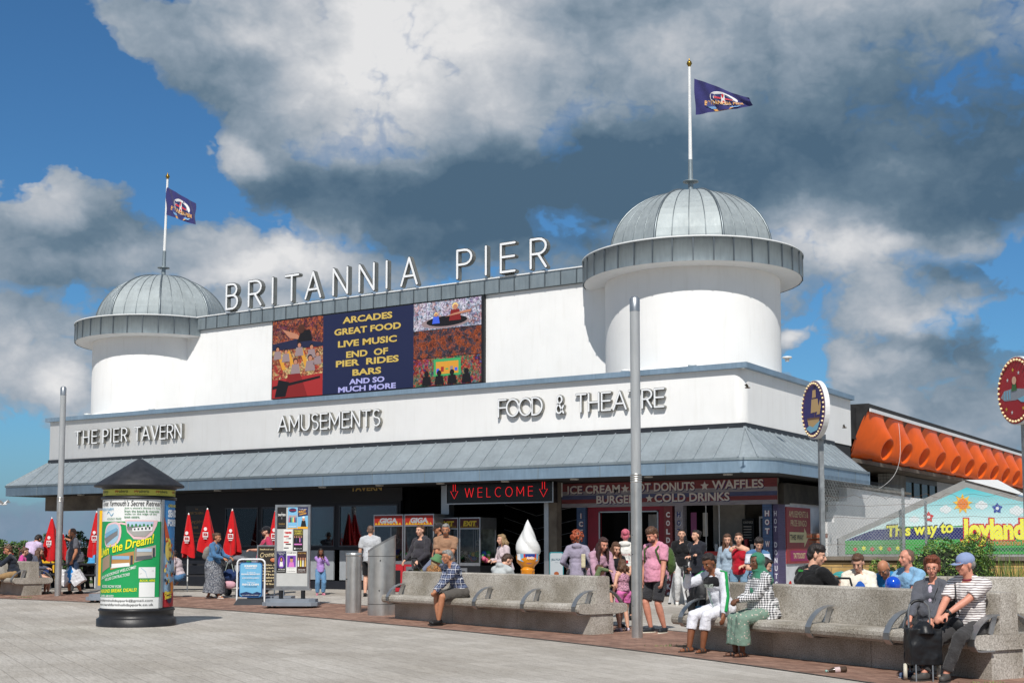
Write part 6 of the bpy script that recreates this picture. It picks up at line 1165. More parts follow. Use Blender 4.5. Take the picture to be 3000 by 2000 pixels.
def person(lbl, pos, f, H=1.72, sit=None, lean=4, side=0, tw=0, hd=(0, 0, 0), rh=None, lh=None, rf=None, lf=None, g=1., fem=False, sk='f', top=None, slv='short', hem=.0, btm=None, bk='long', shoe=None,
           hair='short', hm=None, hat=None, hatm=None, glasses=False, hood=False, curl=(.5, .5), near=False, hs=1., child=False, extra=None, pole=((.45, -.7, -.2), (-.45, -.7, -.2)), neck=True, grp=None, beard=None, knee=(0, 1, .2), collar=None, hn=(None, None), z=0.):
    k = H/1.75; g_ = g; p0 = V(pos); t = thing('person', lbl, 'person', p0, face(f), grp); sw = (.165 if fem else .188)*(1.+.12*(g-1)); hs_ = hs*(1.22 if child else 1.06)
    S = lambda v: V(v)*k
    P_ = V((0, 0, .93*k)) if sit is None else V((0, 0, sit+.10*k)); P_.z += z
    RT_ = (Mx.Rotation(math.radians(-lean), 3, 'X') @ Mx.Rotation(math.radians(side), 3, 'Y')); RS = RT_ @ Mx.Rotation(math.radians(tw), 3, 'Z')
    def T(x, y, z_): return P_+(RT_.lerp(RS, min(1, max(0, z_/.4))) if False else (RS if z_ > .25 else RT_)) @ S((x, y, z_))
    R4 = RS.to_4x4(); neckb = T(0, -.01, .50); hy, hp, hr = [math.radians(a) for a in hd]
    Rh = RS.lerp(Mx.Identity(3), .5) if False else RS.copy(); Rup = Mx.Rotation(math.radians(-lean*.35), 3, 'X') @ Mx.Rotation(math.radians(tw), 3, 'Z')
    Rh = Rup @ Mx.Rotation(hy, 3, 'Z') @ Mx.Rotation(-hp, 3, 'X') @ Mx.Rotation(hr, 3, 'Y'); kh = k*hs_
    hc = neckb+(RS @ V((0, .02, .085)))*k+Rh @ V((0, .02, .075))*kh
    def Hd(x, y, z_): return hc+Rh @ (V((x, y, z_))*kh)
    Rh4 = Rh.to_4x4(); vb = .0095 if near else .012; vc = .011 if near else .015
    sh = {1: T(sw, 0, .445), -1: T(-sw, 0, .445)}; hip = {1: P_+RT_ @ S((.095*(1.05 if fem else 1), 0, -.02)), -1: P_+RT_ @ S((-.095*(1.05 if fem else 1), 0, -.02))}
    ht = {1: rh, -1: lh}; ft = {1: rf, -1: lf}; EL, WR, KN, AN = {}, {}, {}, {}
    for s in (1, -1):
        tg = S(ht[s])+V((0, 0, z)) if ht[s] else sh[s]+S((s*.07, .07, -.53)); EL[s], WR[s] = ik(sh[s], tg, .29*k, .255*k, pole[0 if s == 1 else 1])
        tg = S(ft[s])+V((0, 0, z)) if ft[s] else (V((s*.11*k, .0, .08*k+z)) if sit is None else V((s*.12*k, .43*k, .08*k))); KN[s], AN[s] = ik(hip[s], tg, .44*k, .42*k, (s*.12, knee[1], knee[2]))
    B = MB(); g = 1+(g_-1)*(.78 if top else 1)      # ---- skin: one continuous body
    B.ell(T(0, 0, .03), S((.155*g, .115*g, .12)), 18, M=RT_.to_4x4()); B.ell(T(0, .012*g, .18), S((.135*g, .105*g, .15)), 18, M=R4); B.ell(T(0, 0, .35), S((.155*(.92 if fem else 1)*(.6+.4*g), .115*(.5+.5*g), .16)), 18, M=R4); cap(B, T(-sw*.82, -.01, .44), T(sw*.82, -.01, .44), .06*k, .06*k)
    if g > 1.12: B.ell(T(0, .06*g, .13), S((.13*g, .115*g, .14)), 16, M=R4)
    if fem and not child: B.ell(T(.07, .085, .31), S((.062, .055, .06))); B.ell(T(-.07, .085, .31), S((.062, .055, .06)))
    if neck: cap(B, neckb-V((0, 0, .03*k)), Hd(0, -.02, -.04), .056*k*(.85 if fem else 1), .052*k*(.85 if fem else 1))
    gl = .75+.25*g
    for s in (1, -1): cap(B, T(s*.045, -.015, .50), T(s*sw*.85, -.01, .455), .048*k, .052*k, 12)
    for s in (1, -1):
        limb(B, sh[s], EL[s], .053*k*gl, .050*k*gl, .040*k*gl); limb(B, EL[s], WR[s], .040*k*gl, .040*k*gl, .026*k)
        d = (WR[s]-EL[s]).normalized(); nrm = V(hn[0 if s == 1 else 1] or ((-s, .2, 0) if abs(d.z) > .7 else (-s*.35, .1, -1))); hand(B, WR[s], d, nrm, -1 if True and s == 1 else 1, k*(1.0), curl[0 if s == 1 else 1])
        limb(B, hip[s], KN[s], .085*k*gl, .078*k*gl, .056*k*gl); limb(B, KN[s], AN[s], .055*k*gl, .058*k*gl, .034*k)
        fd = V((s*.25, 1, 0)).normalized(); cap(B, AN[s]+V((0, 0, -.035*k))-fd*.03*k, AN[s]+V((0, 0, -.052*k))+fd*.12*k, .032*k, .024*k); 
    hW = .93 if fem else 1.
    B.ell(Hd(0, -.014, .03), S((.074, .093, .083))*hs_, 18, M=Rh4); B.ell(Hd(0, .018, -.03), (.057*kh*hW, .066*kh, .074*kh), 16, M=Rh4); B.ell(Hd(0, .052, -.083), (.030*kh*hW, .026*kh, .02*kh), 10, M=Rh4); B.ell(Hd(0, .066, .033), (.05*kh, .018*kh, .014*kh), 10, M=Rh4)
    B.ell(Hd(0, .078, -.052), (.024*kh, .012*kh, .014*kh), 10, M=Rh4); cap(B, Hd(0, .082, .014), Hd(0, .103, -.022), .0085*kh, .0145*kh, 8); B.ell(Hd(.038, .058, -.022), (.022*kh, .02*kh, .024*kh), 8, M=Rh4); B.ell(Hd(-.038, .058, -.022), (.022*kh, .02*kh, .024*kh), 8, M=Rh4)
    if hair not in ('long', 'hijab', 'bob'):
        for s in (1, -1): B.ell(Hd(s*.077, -.008, -.008), (.011*kh, .021*kh, .033*kh), 8, M=Rh4)
    X_ = MB()
    for s in (1, -1):
        X_.ell(Hd(s*.030, .0745, .008), (.0115*kh, .008*kh, .0052*kh), 8, 0, Rh4); X_.ell(Hd(s*.030, .0785, .008), (.005*kh, .0045*kh, .005*kh), 8, 1, Rh4); X_.ell(Hd(s*.031, .0795, .030), (.016*kh, .005*kh, .0028*kh), 8, 3, Rh4)
        X_.ell(Hd(s*.030, .077, .0145), (.0125*kh, .006*kh, .0014*kh), 8, 1, Rh4)
    X_.ell(Hd(0, .0895, -.047), (.021*kh, .005*kh, .0038*kh), 8, 2, Rh4); X_.ell(Hd(0, .0885, -.0545), (.017*kh, .005*kh, .0042*kh), 8, 2, Rh4)
    if glasses:
        for s in (1, -1): X_.tube([Hd(s*(.033+.024*math.cos(a)), .094, .004+.018*math.sin(a)) for a in [2*PI*i/14 for i in range(15)]], .0017*kh, 5, 4); X_.tube([Hd(s*.057, .092, .012), Hd(s*.078, .0, .012)], .002*kh, 5, 4)
        X_.tube([Hd(-.01, .096, .01), Hd(.01, .096, .01)], .002*kh, 5, 4)
    hmm = hm or hairm('hair_brown', (58, 38, 26), (92, 62, 42))
    remesh(B, 'body', SK[sk], t, vb, 3, extra=(X_, [EYEW, EYED, LIP, hmm, GLS]))
    g = g_
    # ---- hair
    Hm = MB(); hv = .011; hd_ = .014
    def he(c, r): Hm.ell(Hd(*c), V(r)*kh, 16, M=Rh4)
    if hair in ('short', 'long', 'bob', 'pony', 'bun', 'curly', 'bouffant', 'thick'):
        he((0, -.030, .040), (.082, .090, .084)); he((0, -.055, -.005), (.074, .062, .075)); he((0, .03, .088), (.062, .045, .032))
    if hair == 'buzz': he((0, -.030, .036), (.0775, .0905, .0815)); he((0, -.06, -.01), (.066, .052, .06)); hd_ = .003
    if hair == 'fringe': he((0, -.06, .0), (.0765, .055, .062)); hd_ = .006
    if hair == 'thick': he((0, -.01, .075), (.085, .09, .07)); hd_ = .03
    if hair == 'bouffant': he((0, -.035, .075), (.098, .095, .085)); he((0, .04, .108), (.078, .045, .04)); he((.068, -.03, .015), (.03, .05, .06)); he((-.068, -.03, .015), (.03, .05, .06)); hd_ = .035
    if hair in ('long', 'bob', 'pony'):
        L = .34 if hair == 'long' else .13 if hair == 'bob' else .0
        if L:
            for s in (1, -1):
                cap(Hm, Hd(s*.062, -.005, .03), Hd(s*.074, -.01, -.07), .028*kh, .026*kh, 8)
                for q, yy in enumerate((-.03, -.07, .0)): a_ = Hd(s*.06, yy, -.03); b_ = a_+V((0, 0, -L*k*(1-.12*q)))+RS @ S((s*.03, -.05+.06*(yy == 0), 0)); cap(Hm, a_, a_.lerp(b_, .5)+RS @ S((s*.012, -.015, 0)), .034*kh, .036*kh, 8); cap(Hm, a_.lerp(b_, .5)+RS @ S((s*.012, -.015, 0)), b_, .036*kh, .016*kh, 8)
            a_ = Hd(0, -.08, -.02); b_ = a_+V((0, 0, -L*k))+RS @ S((0, -.05, 0)); cap(Hm, a_, b_, .06*kh, .03*kh, 10)
        if hair == 'pony': a_ = Hd(0, -.11, .03); b_ = Hd(0, -.13, -.2); cap(Hm, a_, Hd(0, -.15, -.03), .03*kh, .032*kh, 8); cap(Hm, Hd(0, -.15, -.03), b_, .032*kh, .014*kh, 8)
    if hair == 'bun': he((0, -.11, .05), (.05, .045, .05)); hd_ = .02
    rr = random.Random(int(abs(p0.x*1000)))
    if hair in ('curly', 'afro'):
        R_ = .105 if hair == 'curly' else .135
        for i in range(110):
            d = V((rr.gauss(0, 1), rr.gauss(0, 1)-.35, rr.gauss(0, 1)+.15)).normalized()
            if d.y > .45 and d.z < .5: continue
            c_ = V((0, -.03, .02))+V((d.x*R_*.85, d.y*R_, d.z*R_*(.95 if d.z > 0 else 1.05))); Hm.ell(Hd(*c_), rr.uniform(.015, .026)*kh, 7)
        hd_ = .02
    if Hm.v: remesh(Hm, 'hair', hmm, t, hv, 2, disp=hd_, ds=.04)
    if beard: Bm = MB(); Bm.ell(Hd(0, .035, -.07), (.056*kh, .056*kh, .040*kh), 14, M=Rh4); remesh(Bm, 'beard', beard, t, .009, 2, disp=.01, ds=.04)
    # ---- clothing
    if btm:
        C = MB(); e = .014*k; r_h = .092*gl+.012; fl = {'long': 1., 'shorts': .92, 'capri': 1.45, 'short': .5}.get(bk, 1)
        C.ell(T(0, 0, .035), S((.165*g, .125*g+.004, .12)), 18, M=RT_.to_4x4())
        if g > 1.12: C.ell(T(0, .05*g, .08), S((.13*g, .11*g, .09)), 14, M=RT_.to_4x4())
        if bk in ('long', 'shorts', 'capri', 'short', 'wide'):
            for s in (1, -1):
                wd_ = 1.35 if bk == 'wide' else 1.
                if fl < 1: e_ = hip[s].lerp(KN[s], fl); cap(C, hip[s], e_, r_h*k, (.084*gl)*k*(1.06 if bk == 'shorts' else 1.1), 16, True, False)
                else:
                    cap(C, hip[s], KN[s], r_h*k, .072*gl*k*wd_, 16); q = (.45 if bk == 'capri' else .93); cap(C, KN[s], KN[s].lerp(AN[s], q), .071*gl*k*wd_, (.075 if bk == 'capri' else .055*wd_)*k, 16, True, False)
        if bk in ('skirt', 'dress'):
            ctr = (KN[1]+KN[-1])/2; dn = (AN[1]+AN[-1])/2; wdh = (KN[1]-KN[-1]).length/2
            if sit is None:
                pts = [T(0, 0, .1), T(0, 0, -.05), ctr, dn+V((0, 0, .06*k))]; C.tube(pts, [.15*k*g, .185*k*g, .21*k*g, .25*k*g], 28)
            else:
                for s in (1, -1): cap(C, hip[s], KN[s]+V((0, 0, .01)), .105*k, .092*k, 14); cap(C, KN[s], KN[s].lerp(AN[s], .78), .09*k, .125*k, 14, True, False)
                cap(C, (hip[1]+hip[-1])/2, ctr, .1*k, .09*k, 14); cap(C, ctr, ctr.lerp(dn, .78), .09*k, .13*k, 14, True, False)
        remesh(C, {'skirt': 'skirt', 'dress': 'dress_skirt', 'shorts': 'shorts', 'short': 'shorts'}.get(bk, 'trousers'), btm, t, vc, 2, disp=.028 if bk != 'skirt' else .04, ds=.09)
    if top:
        C = MB(); e = .016; C.ell(T(0, .005, .06-hem*.2), S((.165*g+.004, .128*g+.004, .12+hem*.5)), 18, M=RT_.to_4x4()); C.ell(T(0, .012*g, .19), S((.146*g+e*.4, .117*g+e*.4, .16)), 18, M=R4); C.ell(T(0, 0, .345), S((.166*(.94 if fem else 1)*(.6+.4*g)+e*.4, .128*(.5+.5*g)+e*.3, .155)), 18, M=R4)
        if slv != 'none':
            for s in (1, -1): cap(C, T(s*.05, -.018, .50), T(s*sw*.9, -.01, .452), .056*k, .066*k, 12)
            cap(C, T(-sw*.85, -.01, .435), T(sw*.85, -.01, .435), .072*k, .072*k, 14); cap(C, T(-.06, -.02, .475), T(.06, -.02, .475), .055*k, .055*k, 12)
        if hem > .12 or sit is None: C.tube([T(0, .01*g, .15), T(0, .01*g, .03), T(0, .0, -.0-hem*(.75 if sit is None else .4))], [.158*k*g, .176*k*g, .180*k*g], 22, flat=.86)
        if g > 1.12: C.ell(T(0, .055*g, .14), S((.138*g, .118*g, .15)), 16, M=R4); C.ell(T(0, .045*g, .03), S((.15*g, .118*g, .13)), 16, M=R4)
        if fem and not child: C.ell(T(.07, .09, .31), S((.07, .064, .07))); C.ell(T(-.07, .09, .31), S((.07, .064, .07)))
        for s in (1, -1):
            if slv == 'short': cap(C, sh[s], sh[s].lerp(EL[s], .72), .070*k*gl, .070*k*gl, 14, True, False)
            if slv in ('long', '34'): cap(C, sh[s], EL[s], .069*k*gl, .056*k*gl, 14); cap(C, EL[s], EL[s].lerp(WR[s], .96 if slv == 'long' else .45), .056*k*gl, .043*k, 14, True, False)
        if hood: C.ell(T(0, -.085, .50), S((.10, .06, .06)), 14, M=R4); cap(C, T(-.075, -.04, .50), T(-.05, .06, .45), .03*k, .022*k, 10); cap(C, T(.075, -.04, .50), T(.05, .06, .45), .03*k, .022*k, 10)
        remesh(C, {'none': 'vest'}.get(slv, 'jacket' if slv == 'long' else 't_shirt'), top, t, vc, 2, disp=.034 if near else .028, ds=.09)
        if collar: C = MB(); C.tube([neckb+RS @ S((.068*math.cos(a), .066*math.sin(a)-.002, .012-.018*math.sin(a))) for a in [2*PI*i/18 for i in range(19)]], .014*k, 8); C.build('collar', collar, t)
    if shoe:
        sandal = shoe[0].name.startswith('skin')
        for s in (1, -1):
            if sandal:
                fd = V((s*.25, 1, 0)).normalized(); a = AN[s]+V((0, 0, -.04*k)); C = MB(); sd_ = V((fd.y, -fd.x, 0))
                for q in (.03, .075): C.tube([a+fd*q*k+sd_*.042*k*math.cos(b_)+V((0, 0, .045*k*math.sin(b_)-.012*k)) for b_ in [PI*i/8 for i in range(9)]], .011*k, 6, flat=.5)
                C.build('sandal_strap', shoe[1], t); C = MB(); Mr = Mx.Translation(a+fd*.045*k+V((0, 0, -.022*k))) @ Mx.Rotation(math.atan2(fd.y, fd.x)-PI/2, 4, 'Z'); C.poly([(.045*k*math.cos(b_), .125*k*math.sin(b_)) for b_ in [2*PI*i/20 for i in range(20)]], lambda u, v, d: Mr @ V((u, v, d)), 0, 0, .02*k); C.build('sole', shoe[1], t); continue
            C = MB(); fd = V((s*.25, 1, 0)).normalized(); a = AN[s]+V((0, 0, -.030*k)); C.ell(a-fd*.03*k, S((.042, .045, .04))); cap(C, a-fd*.03*k+V((0, 0, -.01*k)), a+fd*.135*k+V((0, 0, -.018*k)), .042*k, .037*k, 12); cap(C, a, a+V((0, 0, .035*k)), .044*k, .042*k, 12, True, False)
            remesh(C, 'shoe', shoe[0], t, .010, 2)
            C = MB(); Mr = Mx.Translation(a+fd*.05*k+V((0, 0, -.042*k))) @ Mx.Rotation(math.atan2(fd.y, fd.x)-PI/2, 4, 'Z'); C.poly([(.048*k*math.cos(b_), .145*k*math.sin(b_)) for b_ in [2*PI*i/20 for i in range(20)]], lambda u, v, d: Mr @ V((u, v, d)), 0, 0, .022*k); C.build('sole', shoe[1], t)
    if hat == 'cap':
        C = MB(); C.ell(Hd(0, -.015, .052), (.086*kh, .102*kh, .078*kh), 20, M=Rh4); o = remesh(C, 'cap', hatm, t, .010, 3); C = MB(); M_ = Mx.Translation(Hd(0, .105, .048)) @ Rh4
        C.poly([(.075*kh*math.cos(a), .085*kh*math.sin(a)) for a in [PI*i/14 for i in range(15)]]+[(-.07*kh, -.03*kh), (.07*kh, -.03*kh)], lambda u, v, d: M_ @ V((u, v-.02*kh, d-abs(u)*.28-v*.18)), 0, 0, .006); C.build('cap_brim', hatm, t)
    if hat == 'bucket':
        C = MB(); M_ = Mx.Translation(Hd(0, -.015, .03)) @ Rh4; C.lathe([(.0, .10*kh), (.055*kh, .098*kh), (.082*kh, .085*kh), (.098*kh, .01*kh), (.15*kh, -.045*kh), (.147*kh, -.05*kh), (.09*kh, .0)], (0, 0, 0), 30, M=M_); C.build('bucket_hat', hatm, t)
    if hat == 'hijab':
        C = MB(); C.ell(Hd(0, -.02, .03), (.095*kh, .108*kh, .102*kh), 18, M=Rh4); C.ell(Hd(0, -.01, -.08), (.085*kh, .088*kh, .09*kh), 16, M=Rh4); cap(C, Hd(0, -.03, -.08), T(0, -.02, .42), .085*k, .14*k, 16); C.ell(T(0, -.03, .40), S((.20, .13, .10)), 16, M=R4); C.ell(T(0, .09, .34), S((.10, .045, .12)), 14, M=R4); cap(C, T(.03, .12, .3), T(.08, .14, .08), .05*k, .03*k, 10)
        o = remesh(C, 'headscarf', hatm, t, .011, 3, disp=.016, ds=.07)
        # opening for the face: push the scarf behind the face plane
        inv = Rh.inverted()
        for v in o.data.vertices:
            l = inv @ (v.co-hc)/kh
            if l.y > .035 and abs(l.x) < .062 and -.085 < l.z < .085: v.co = hc+Rh @ (V((l.x, .03, l.z))*kh)
    if extra: extra(dict(t=t, k=k, T=T, Hd=Hd, sh=sh, EL=EL, WR=WR, KN=KN, AN=AN, hip=hip, RS=RS, Rh4=Rh4, kh=kh, R4=R4, neckb=neckb, S=S, hc=hc))
    return t
# ---------------------------------------------------------------- cloth patterns
def patt(name, fn, **k):
    m, nt, b, oc = newmat(name); s = nt('ShaderNodeSeparateXYZ', {0: oc}); c = fn(nt, oc, s.outputs); nt.l.new(c, b.inputs['Base Color']); b.inputs['Roughness'].default_value = .85
    nt.l.new(nt('ShaderNodeBump', {'Strength': .5, 'Distance': .012, 'Height': nt.noise(oc, 24, 3)}).outputs[0], b.inputs['Normal']); return m
def band(nt, v, period, duty, off=0.): return nt.math('LESS_THAN', nt.math('FRACT', nt.math('MULTIPLY_ADD', v, 1/period, off+50.)), duty)
def plaid(nt, oc, o):
    u = nt.math('ADD', o[0], nt.math('MULTIPLY', o[1], .6)); c = lin((28, 36, 70))
    for v in (u, o[2]):
        c = nt.mix(nt.math('MULTIPLY', band(nt, v, .085, .35), .45), c, lin((110, 122, 150))); c = nt.mix(nt.math('MULTIPLY', band(nt, v, .085, .09, .3), .85), c, lin((226, 228, 234)))
    return c
def stripes(nt, oc, o): n = nt.noise(oc, 7, 2); return nt.mix(band(nt, nt.math('MULTIPLY_ADD', n, .02, o[2]), .026, .30), lin((226, 222, 220)), lin((70, 40, 50)))
def gingham(nt, oc, o):
    u = nt.math('ADD', o[0], nt.math('MULTIPLY', o[1], .55)); a = band(nt, u, .03, .5); b = band(nt, o[2], .03, .5); return nt.mix(nt.math('MULTIPLY', nt.math('ADD', a, b), .5), lin((228, 228, 230)), lin((24, 26, 36)))
def dots(bg_, fg, sc, th): return lambda nt, oc, o: nt.mix(nt.math('LESS_THAN', nt('ShaderNodeTexVoronoi', {'Vector': oc, 'Scale': sc}).outputs[0], th), lin(bg_), lin(fg))
PLAID = patt('plaid_shirt', plaid); STRI = patt('striped_shirt', stripes); GING = patt('gingham_shirt', gingham)
LEO = patt('leopard_print', lambda nt, oc, o: nt.ramp(nt.noise(oc, 55, 3), [(.42, lin((40, 28, 20))), (.48, lin((150, 100, 56))), (.6, lin((176, 128, 78)))], 'LINEAR'))
FLOR = patt('green_floral', dots((112, 136, 122), (206, 186, 176), 26, .22)); SKIRTP = patt('grey_print_skirt', dots((66, 72, 84), (170, 172, 176), 48, .42)); PINKL = patt('pink_leopard', dots((190, 140, 160), (52, 38, 50), 60, .40))
def eyes(nt, oc, o):
    v = nt('ShaderNodeTexVoronoi', {'Vector': oc, 'Scale': 9.}).outputs[0]; return nt.ramp(v, [(0, lin((20, 14, 20))), (.16, lin((110, 44, 60))), (.26, lin((216, 206, 206))), (.36, lin((26, 30, 44))), (.40, lin((84, 114, 150)))], 'CONSTANT')
EYEP = patt('eye_print', eyes)
C_ = cloth
GR, BK, NV = C_('charcoal_cloth', (58, 58, 64)), C_('black_cloth', (24, 24, 28)), C_('navy_cloth', (34, 38, 54)); DEN = C_('denim_blue', (74, 116, 156), bs=60); JEAN = C_('jeans_light', (98, 140, 178), bs=60)
WS = [mat('white_shoe', (215, 213, 208), .5), ink(220, 216, 208)]; BS = [mat('black_shoe', (26, 26, 28), .5), ink(36, 34, 34)]; BW = [mat('black_trainer', (34, 38, 44), .6), ink(214, 208, 192)]
HB = hairm('hair_dark', (30, 22, 20), (58, 42, 36)); HBR = hairm('hair_midbrown', (84, 56, 38), (126, 90, 62)); HG = hairm('hair_grey', (130, 128, 124), (184, 182, 178)); HBL = hairm('hair_blond', (140, 112, 76), (196, 168, 124)); HGI = hairm('hair_ginger', (150, 62, 30), (206, 110, 56)); HAU = hairm('hair_auburn', (112, 56, 34), (160, 92, 58)); HPK = hairm('hair_pink', (206, 96, 120), (226, 150, 150)); HBZ = hairm('hair_stubble', (110, 84, 70), (140, 108, 92)); BRD = hairm('beard_brown', (78, 50, 36), (112, 76, 54))
def slab(mb, c, d, M=None): mb.box(c, d, 0, M)
# ---------------------------------------------------------------- seated people on the benches
FB1 = math.degrees(math.atan2(-(B1B-B1A).normalized().x, (B1B-B1A).normalized().y))      # not used for layout
def benchface(A, B, turn=0, back=False):
    e = (B-A).normalized(); n = V((e.y, -e.x, 0)); a = math.degrees(math.atan2(n.y, n.x))-302.24; return a+turn+(180 if back else 0)
def onb(A, B, px, d=.0): q = bpx(A, B, px, d); return V((q.x, q.y, q.z+.02))
p = onb(B1A, B1B, 1352, -.02)
person('grey haired man in navy plaid shirt and shorts sitting on the middle bench', p, benchface(B1A, B1B, -12), 1.78, sit=.50, lean=24, hd=(8, 2, 0), rh=(.03, .50, .60), lh=(-.05, .53, .58), rf=(.09, .40, .09), lf=(-.05, .46, .09), top=PLAID, slv='long', hem=.12, btm=C_('grey_shorts', (84, 80, 76)), bk='shorts', shoe=BS, hair='short', hm=HG, glasses=True, sk='t', near=True, curl=(.9, .9), g=1.04)
p = onb(B1A, B1B, 1262, .52)
person('girl in green bucket hat and leopard print top, sitting behind the middle bench', p, benchface(B1A, B1B, 0, True), 1.52, sit=.50, lean=12, hd=(-60, 20, 0), fem=True, top=LEO, slv='long', btm=BK, shoe=BS, hair='long', hm=HBL, hat='bucket', hatm=C_('green_cotton', (88, 128, 88)))
def club(c):
    T = c['T']; m = MB(); m.text('VE CLUB', lambda u, v, d=0: T(u, -.158-d-.0*v, .25+v), .14, .02, .06, 0, .012, w=-.26, bold=.05); m.build('back_print', ink(30, 32, 34), c['t'])
p = onb(B1A, B1B, 1452, .56)
person('person in pale grey hoodie with printed back, bent forward behind the middle bench', p, benchface(B1A, B1B, 10, True), 1.72, sit=.48, lean=24, hd=(-30, 30, 0), top=C_('pale_grey_hoodie', (176, 180, 180)), slv='long', hood=True, btm=GR, hair='short', hm=hairm('hair_brown', (58, 38, 26), (92, 62, 42)), shoe=BS, rh=(.1, .5, .6), lh=(-.1, .5, .6), g=1.08)
# green jacket man with cup
def jacket(c):
    T, S, k = c['T'], c['S'], c['k']; m = MB()
    for s in (1, -1):
        P = [c['sh'][s].lerp(c['neckb'], .55)+V((0, 0, .05)), c['sh'][s]+S((s*.045, 0, .06)), c['EL'][s]+S((s*.058, .0, .0)), c['EL'][s].lerp(c['WR'][s], .85)+S((s*.046, 0, .01))]; P2 = []
        for i in range(3): P2 += [P[i].lerp(P[i+1], q) for q in (0, .33, .66)]
        m.tube(P2+[P[-1]], .026*k, 8, 0, flat=.7)
    m.build('sleeve_stripe', C_('green_stripe', (26, 140, 72)), c['t']); C = MB(); C.ell(T(0, .045, .385), S((.18, .105, .095)), 16, M=c['R4']); remesh(C, 'chest_panel', BK, c['t'], .011, 2)
    m = MB(); fr = lambda u, v, d=0: T(u, .155+d-abs(u)*abs(u)*2.2, .34+v); m.text('EVERLAST', fr, .10, .0, .055, 0, .006, w=-.20, bold=.06); m.build('chest_print', ink(190, 200, 190), c['t'])
    m = MB(); m.tube([T(0, .165, .30), T(0, .175, .18), T(0, .155, .03)], .004, 5); m.build('zip', ink(60, 130, 90), c['t'])
p = onb(B2A, B2B, 2115, -.02)
gj = person('man in white jacket with green sleeve stripes drinking from a cup on the front bench', p, benchface(B2A, B2B, 2), 1.74, sit=.50, lean=20, hd=(12, 22, 0), rh=(.14, .50, 1.08), lh=(-.34, .30, .52), rf=(.13, .50, .08), lf=(-.10, .46, .08), top=C_('white_grey_jacket', (206, 208, 216)), slv='long', hem=.06, btm=C_('white_trousers', (216, 216, 224)), bk='capri', shoe=[SK['b'], mat('dark_sandal', (56, 52, 50), .6)], hair='short', hm=HB, sk='b', near=True, curl=(.95, .4), g=1.1, extra=jacket, pole=((.6, -.3, -.7), (-.6, -.6, 0)), hn=((-1, .2, 0), (.3, .3, -1)))
Rz = Mx.Rotation(face(benchface(B2A, B2B, 2)), 4, 'Z')
c_ = p+Rz @ V((.125, .545, 1.10)); t = thing('coffee_cup', 'black takeaway cup held to the mouth of the man in the green striped jacket', 'cup', c_); MB().lathe([(.028, -.05), (.037, .05)], (0, 0, 0), 20).build('cup', mat('cup_black', (26, 26, 28), .5), t); MB().lathe([(.039, .05), (.039, .062), (.034, .066), (0, .066)], (0, 0, 0), 20).build('lid', BLK, t)
p = onb(B2A, B2B, 2236, -.02)
def spec(c):
    m = MB(); m.tube([c['Hd'](-.058, .094, .01), c['Hd'](-.09, .02, .012)], .003, 5); m.build('glasses_arm', ink(200, 190, 170), c['t'])
person('woman in green headscarf and black and white gingham shirt on the front bench', p, benchface(B2A, B2B, -12), 1.66, sit=.50, lean=8, hd=(10, 4, 0), rh=(.02, .42, .76), lh=(-.03, .43, .77), rf=(.04, .44, .08), lf=(-.08, .40, .08), top=GING, slv='long', hem=.30, btm=FLOR, bk='dress', shoe=[SK['b'], mat('black_slipper', (36, 26, 26), .6)], hair='hijab', hat='hijab', hatm=C_('green_scarf', (58, 122, 98)), sk='d', near=True, fem=True, g=1.3, curl=(.9, .9), glasses=True)
t = thing('backpack', 'black backpack lying on the left end of the front bench', 'backpack', onb(B2A, B2B, 2046, .12)+V((0, 0, .49)), face(-60)); C = MB(); C.ell((0, 0, .23), (.17, .12, .25), 16); C.ell((0, -.09, .15), (.13, .06, .14), 14); C.box((0, 0, .12), (.3, .2, .22)); remesh(C, 'bag', mat('nylon_black', (30, 31, 34), .6, bump=.4, bs=14), t, .012, 3, disp=.02); m = MB()
for s in (-.08, .08): m.tube([(s, .11, .42), (s*1.2, .17, .3), (s, .13, .08)], .018, 6, flat=.4)
m.build('strap', BK, t); MB().tube([(-.04, 0, .47), (0, 0, .53), (.04, 0, .47)], .012, 6).build('handle', BK, t)
t = thing('blue_bag', 'small blue folded bag beside the man in the green striped jacket', 'bag', onb(B2A, B2B, 2066, .02)+V((0, 0, .50)), face(-50)); C = MB(); C.box((0, 0, .05), (.24, .2, .1)); remesh(C, 'bag', C_('teal_blue', (50, 100, 130)), t, .012, 4, disp=.02)
# elderly couple
def cpl(c):
    T = c['T']; m = MB(); m.tube([T(-.10, .13, .44), T(-.03, .155, .25), T(.06, .17, .05), T(.10, .18, .0)], .009, 6, flat=.4); m.build('bag_strap', BK, c['t'])
    C = MB(); C.ell(T(0, .07, .37), c['S']((.065, .075, .11)), 12, M=c['R4']); C.ell(T(0, .085, .28), c['S']((.045, .07, .10)), 12, M=c['R4']); remesh(C, 'blouse', C_('lilac_check', (196, 184, 200)), c['t'], .011, 2)
    for s in (1, -1): m = MB(); m.tube([T(s*.05, .02, .52), T(s*.075, .10, .44), T(s*.07, .135, .33), T(s*.03, .15, .2)], .02, 8, flat=.6); m.build('lapel', MATS['grey_fleece'], c['t'])
p = onb(B2A, B2B, 2730, -.02)
person('elderly woman with auburn hair and glasses in grey zip jacket, sitting behind the shopping trolley', p, benchface(B2A, B2B, 22), 1.60, sit=.48, lean=4, hd=(16, 2, 0), rh=(.14, .44, .70), lh=(-.10, .42, .68), rf=(.16, .48, .08), lf=(-.02, .50, .08), top=C_('grey_fleece', (86, 88, 96)), slv='long', hem=.1, btm=C_('black_trousers', (20, 20, 24)), shoe=[C_('blue_canvas', (84, 100, 130)), ink(190, 190, 190)], hair='bouffant', hm=HAU, glasses=True, sk='p', near=True, fem=True, g=1.32, curl=(.5, .6), extra=cpl)
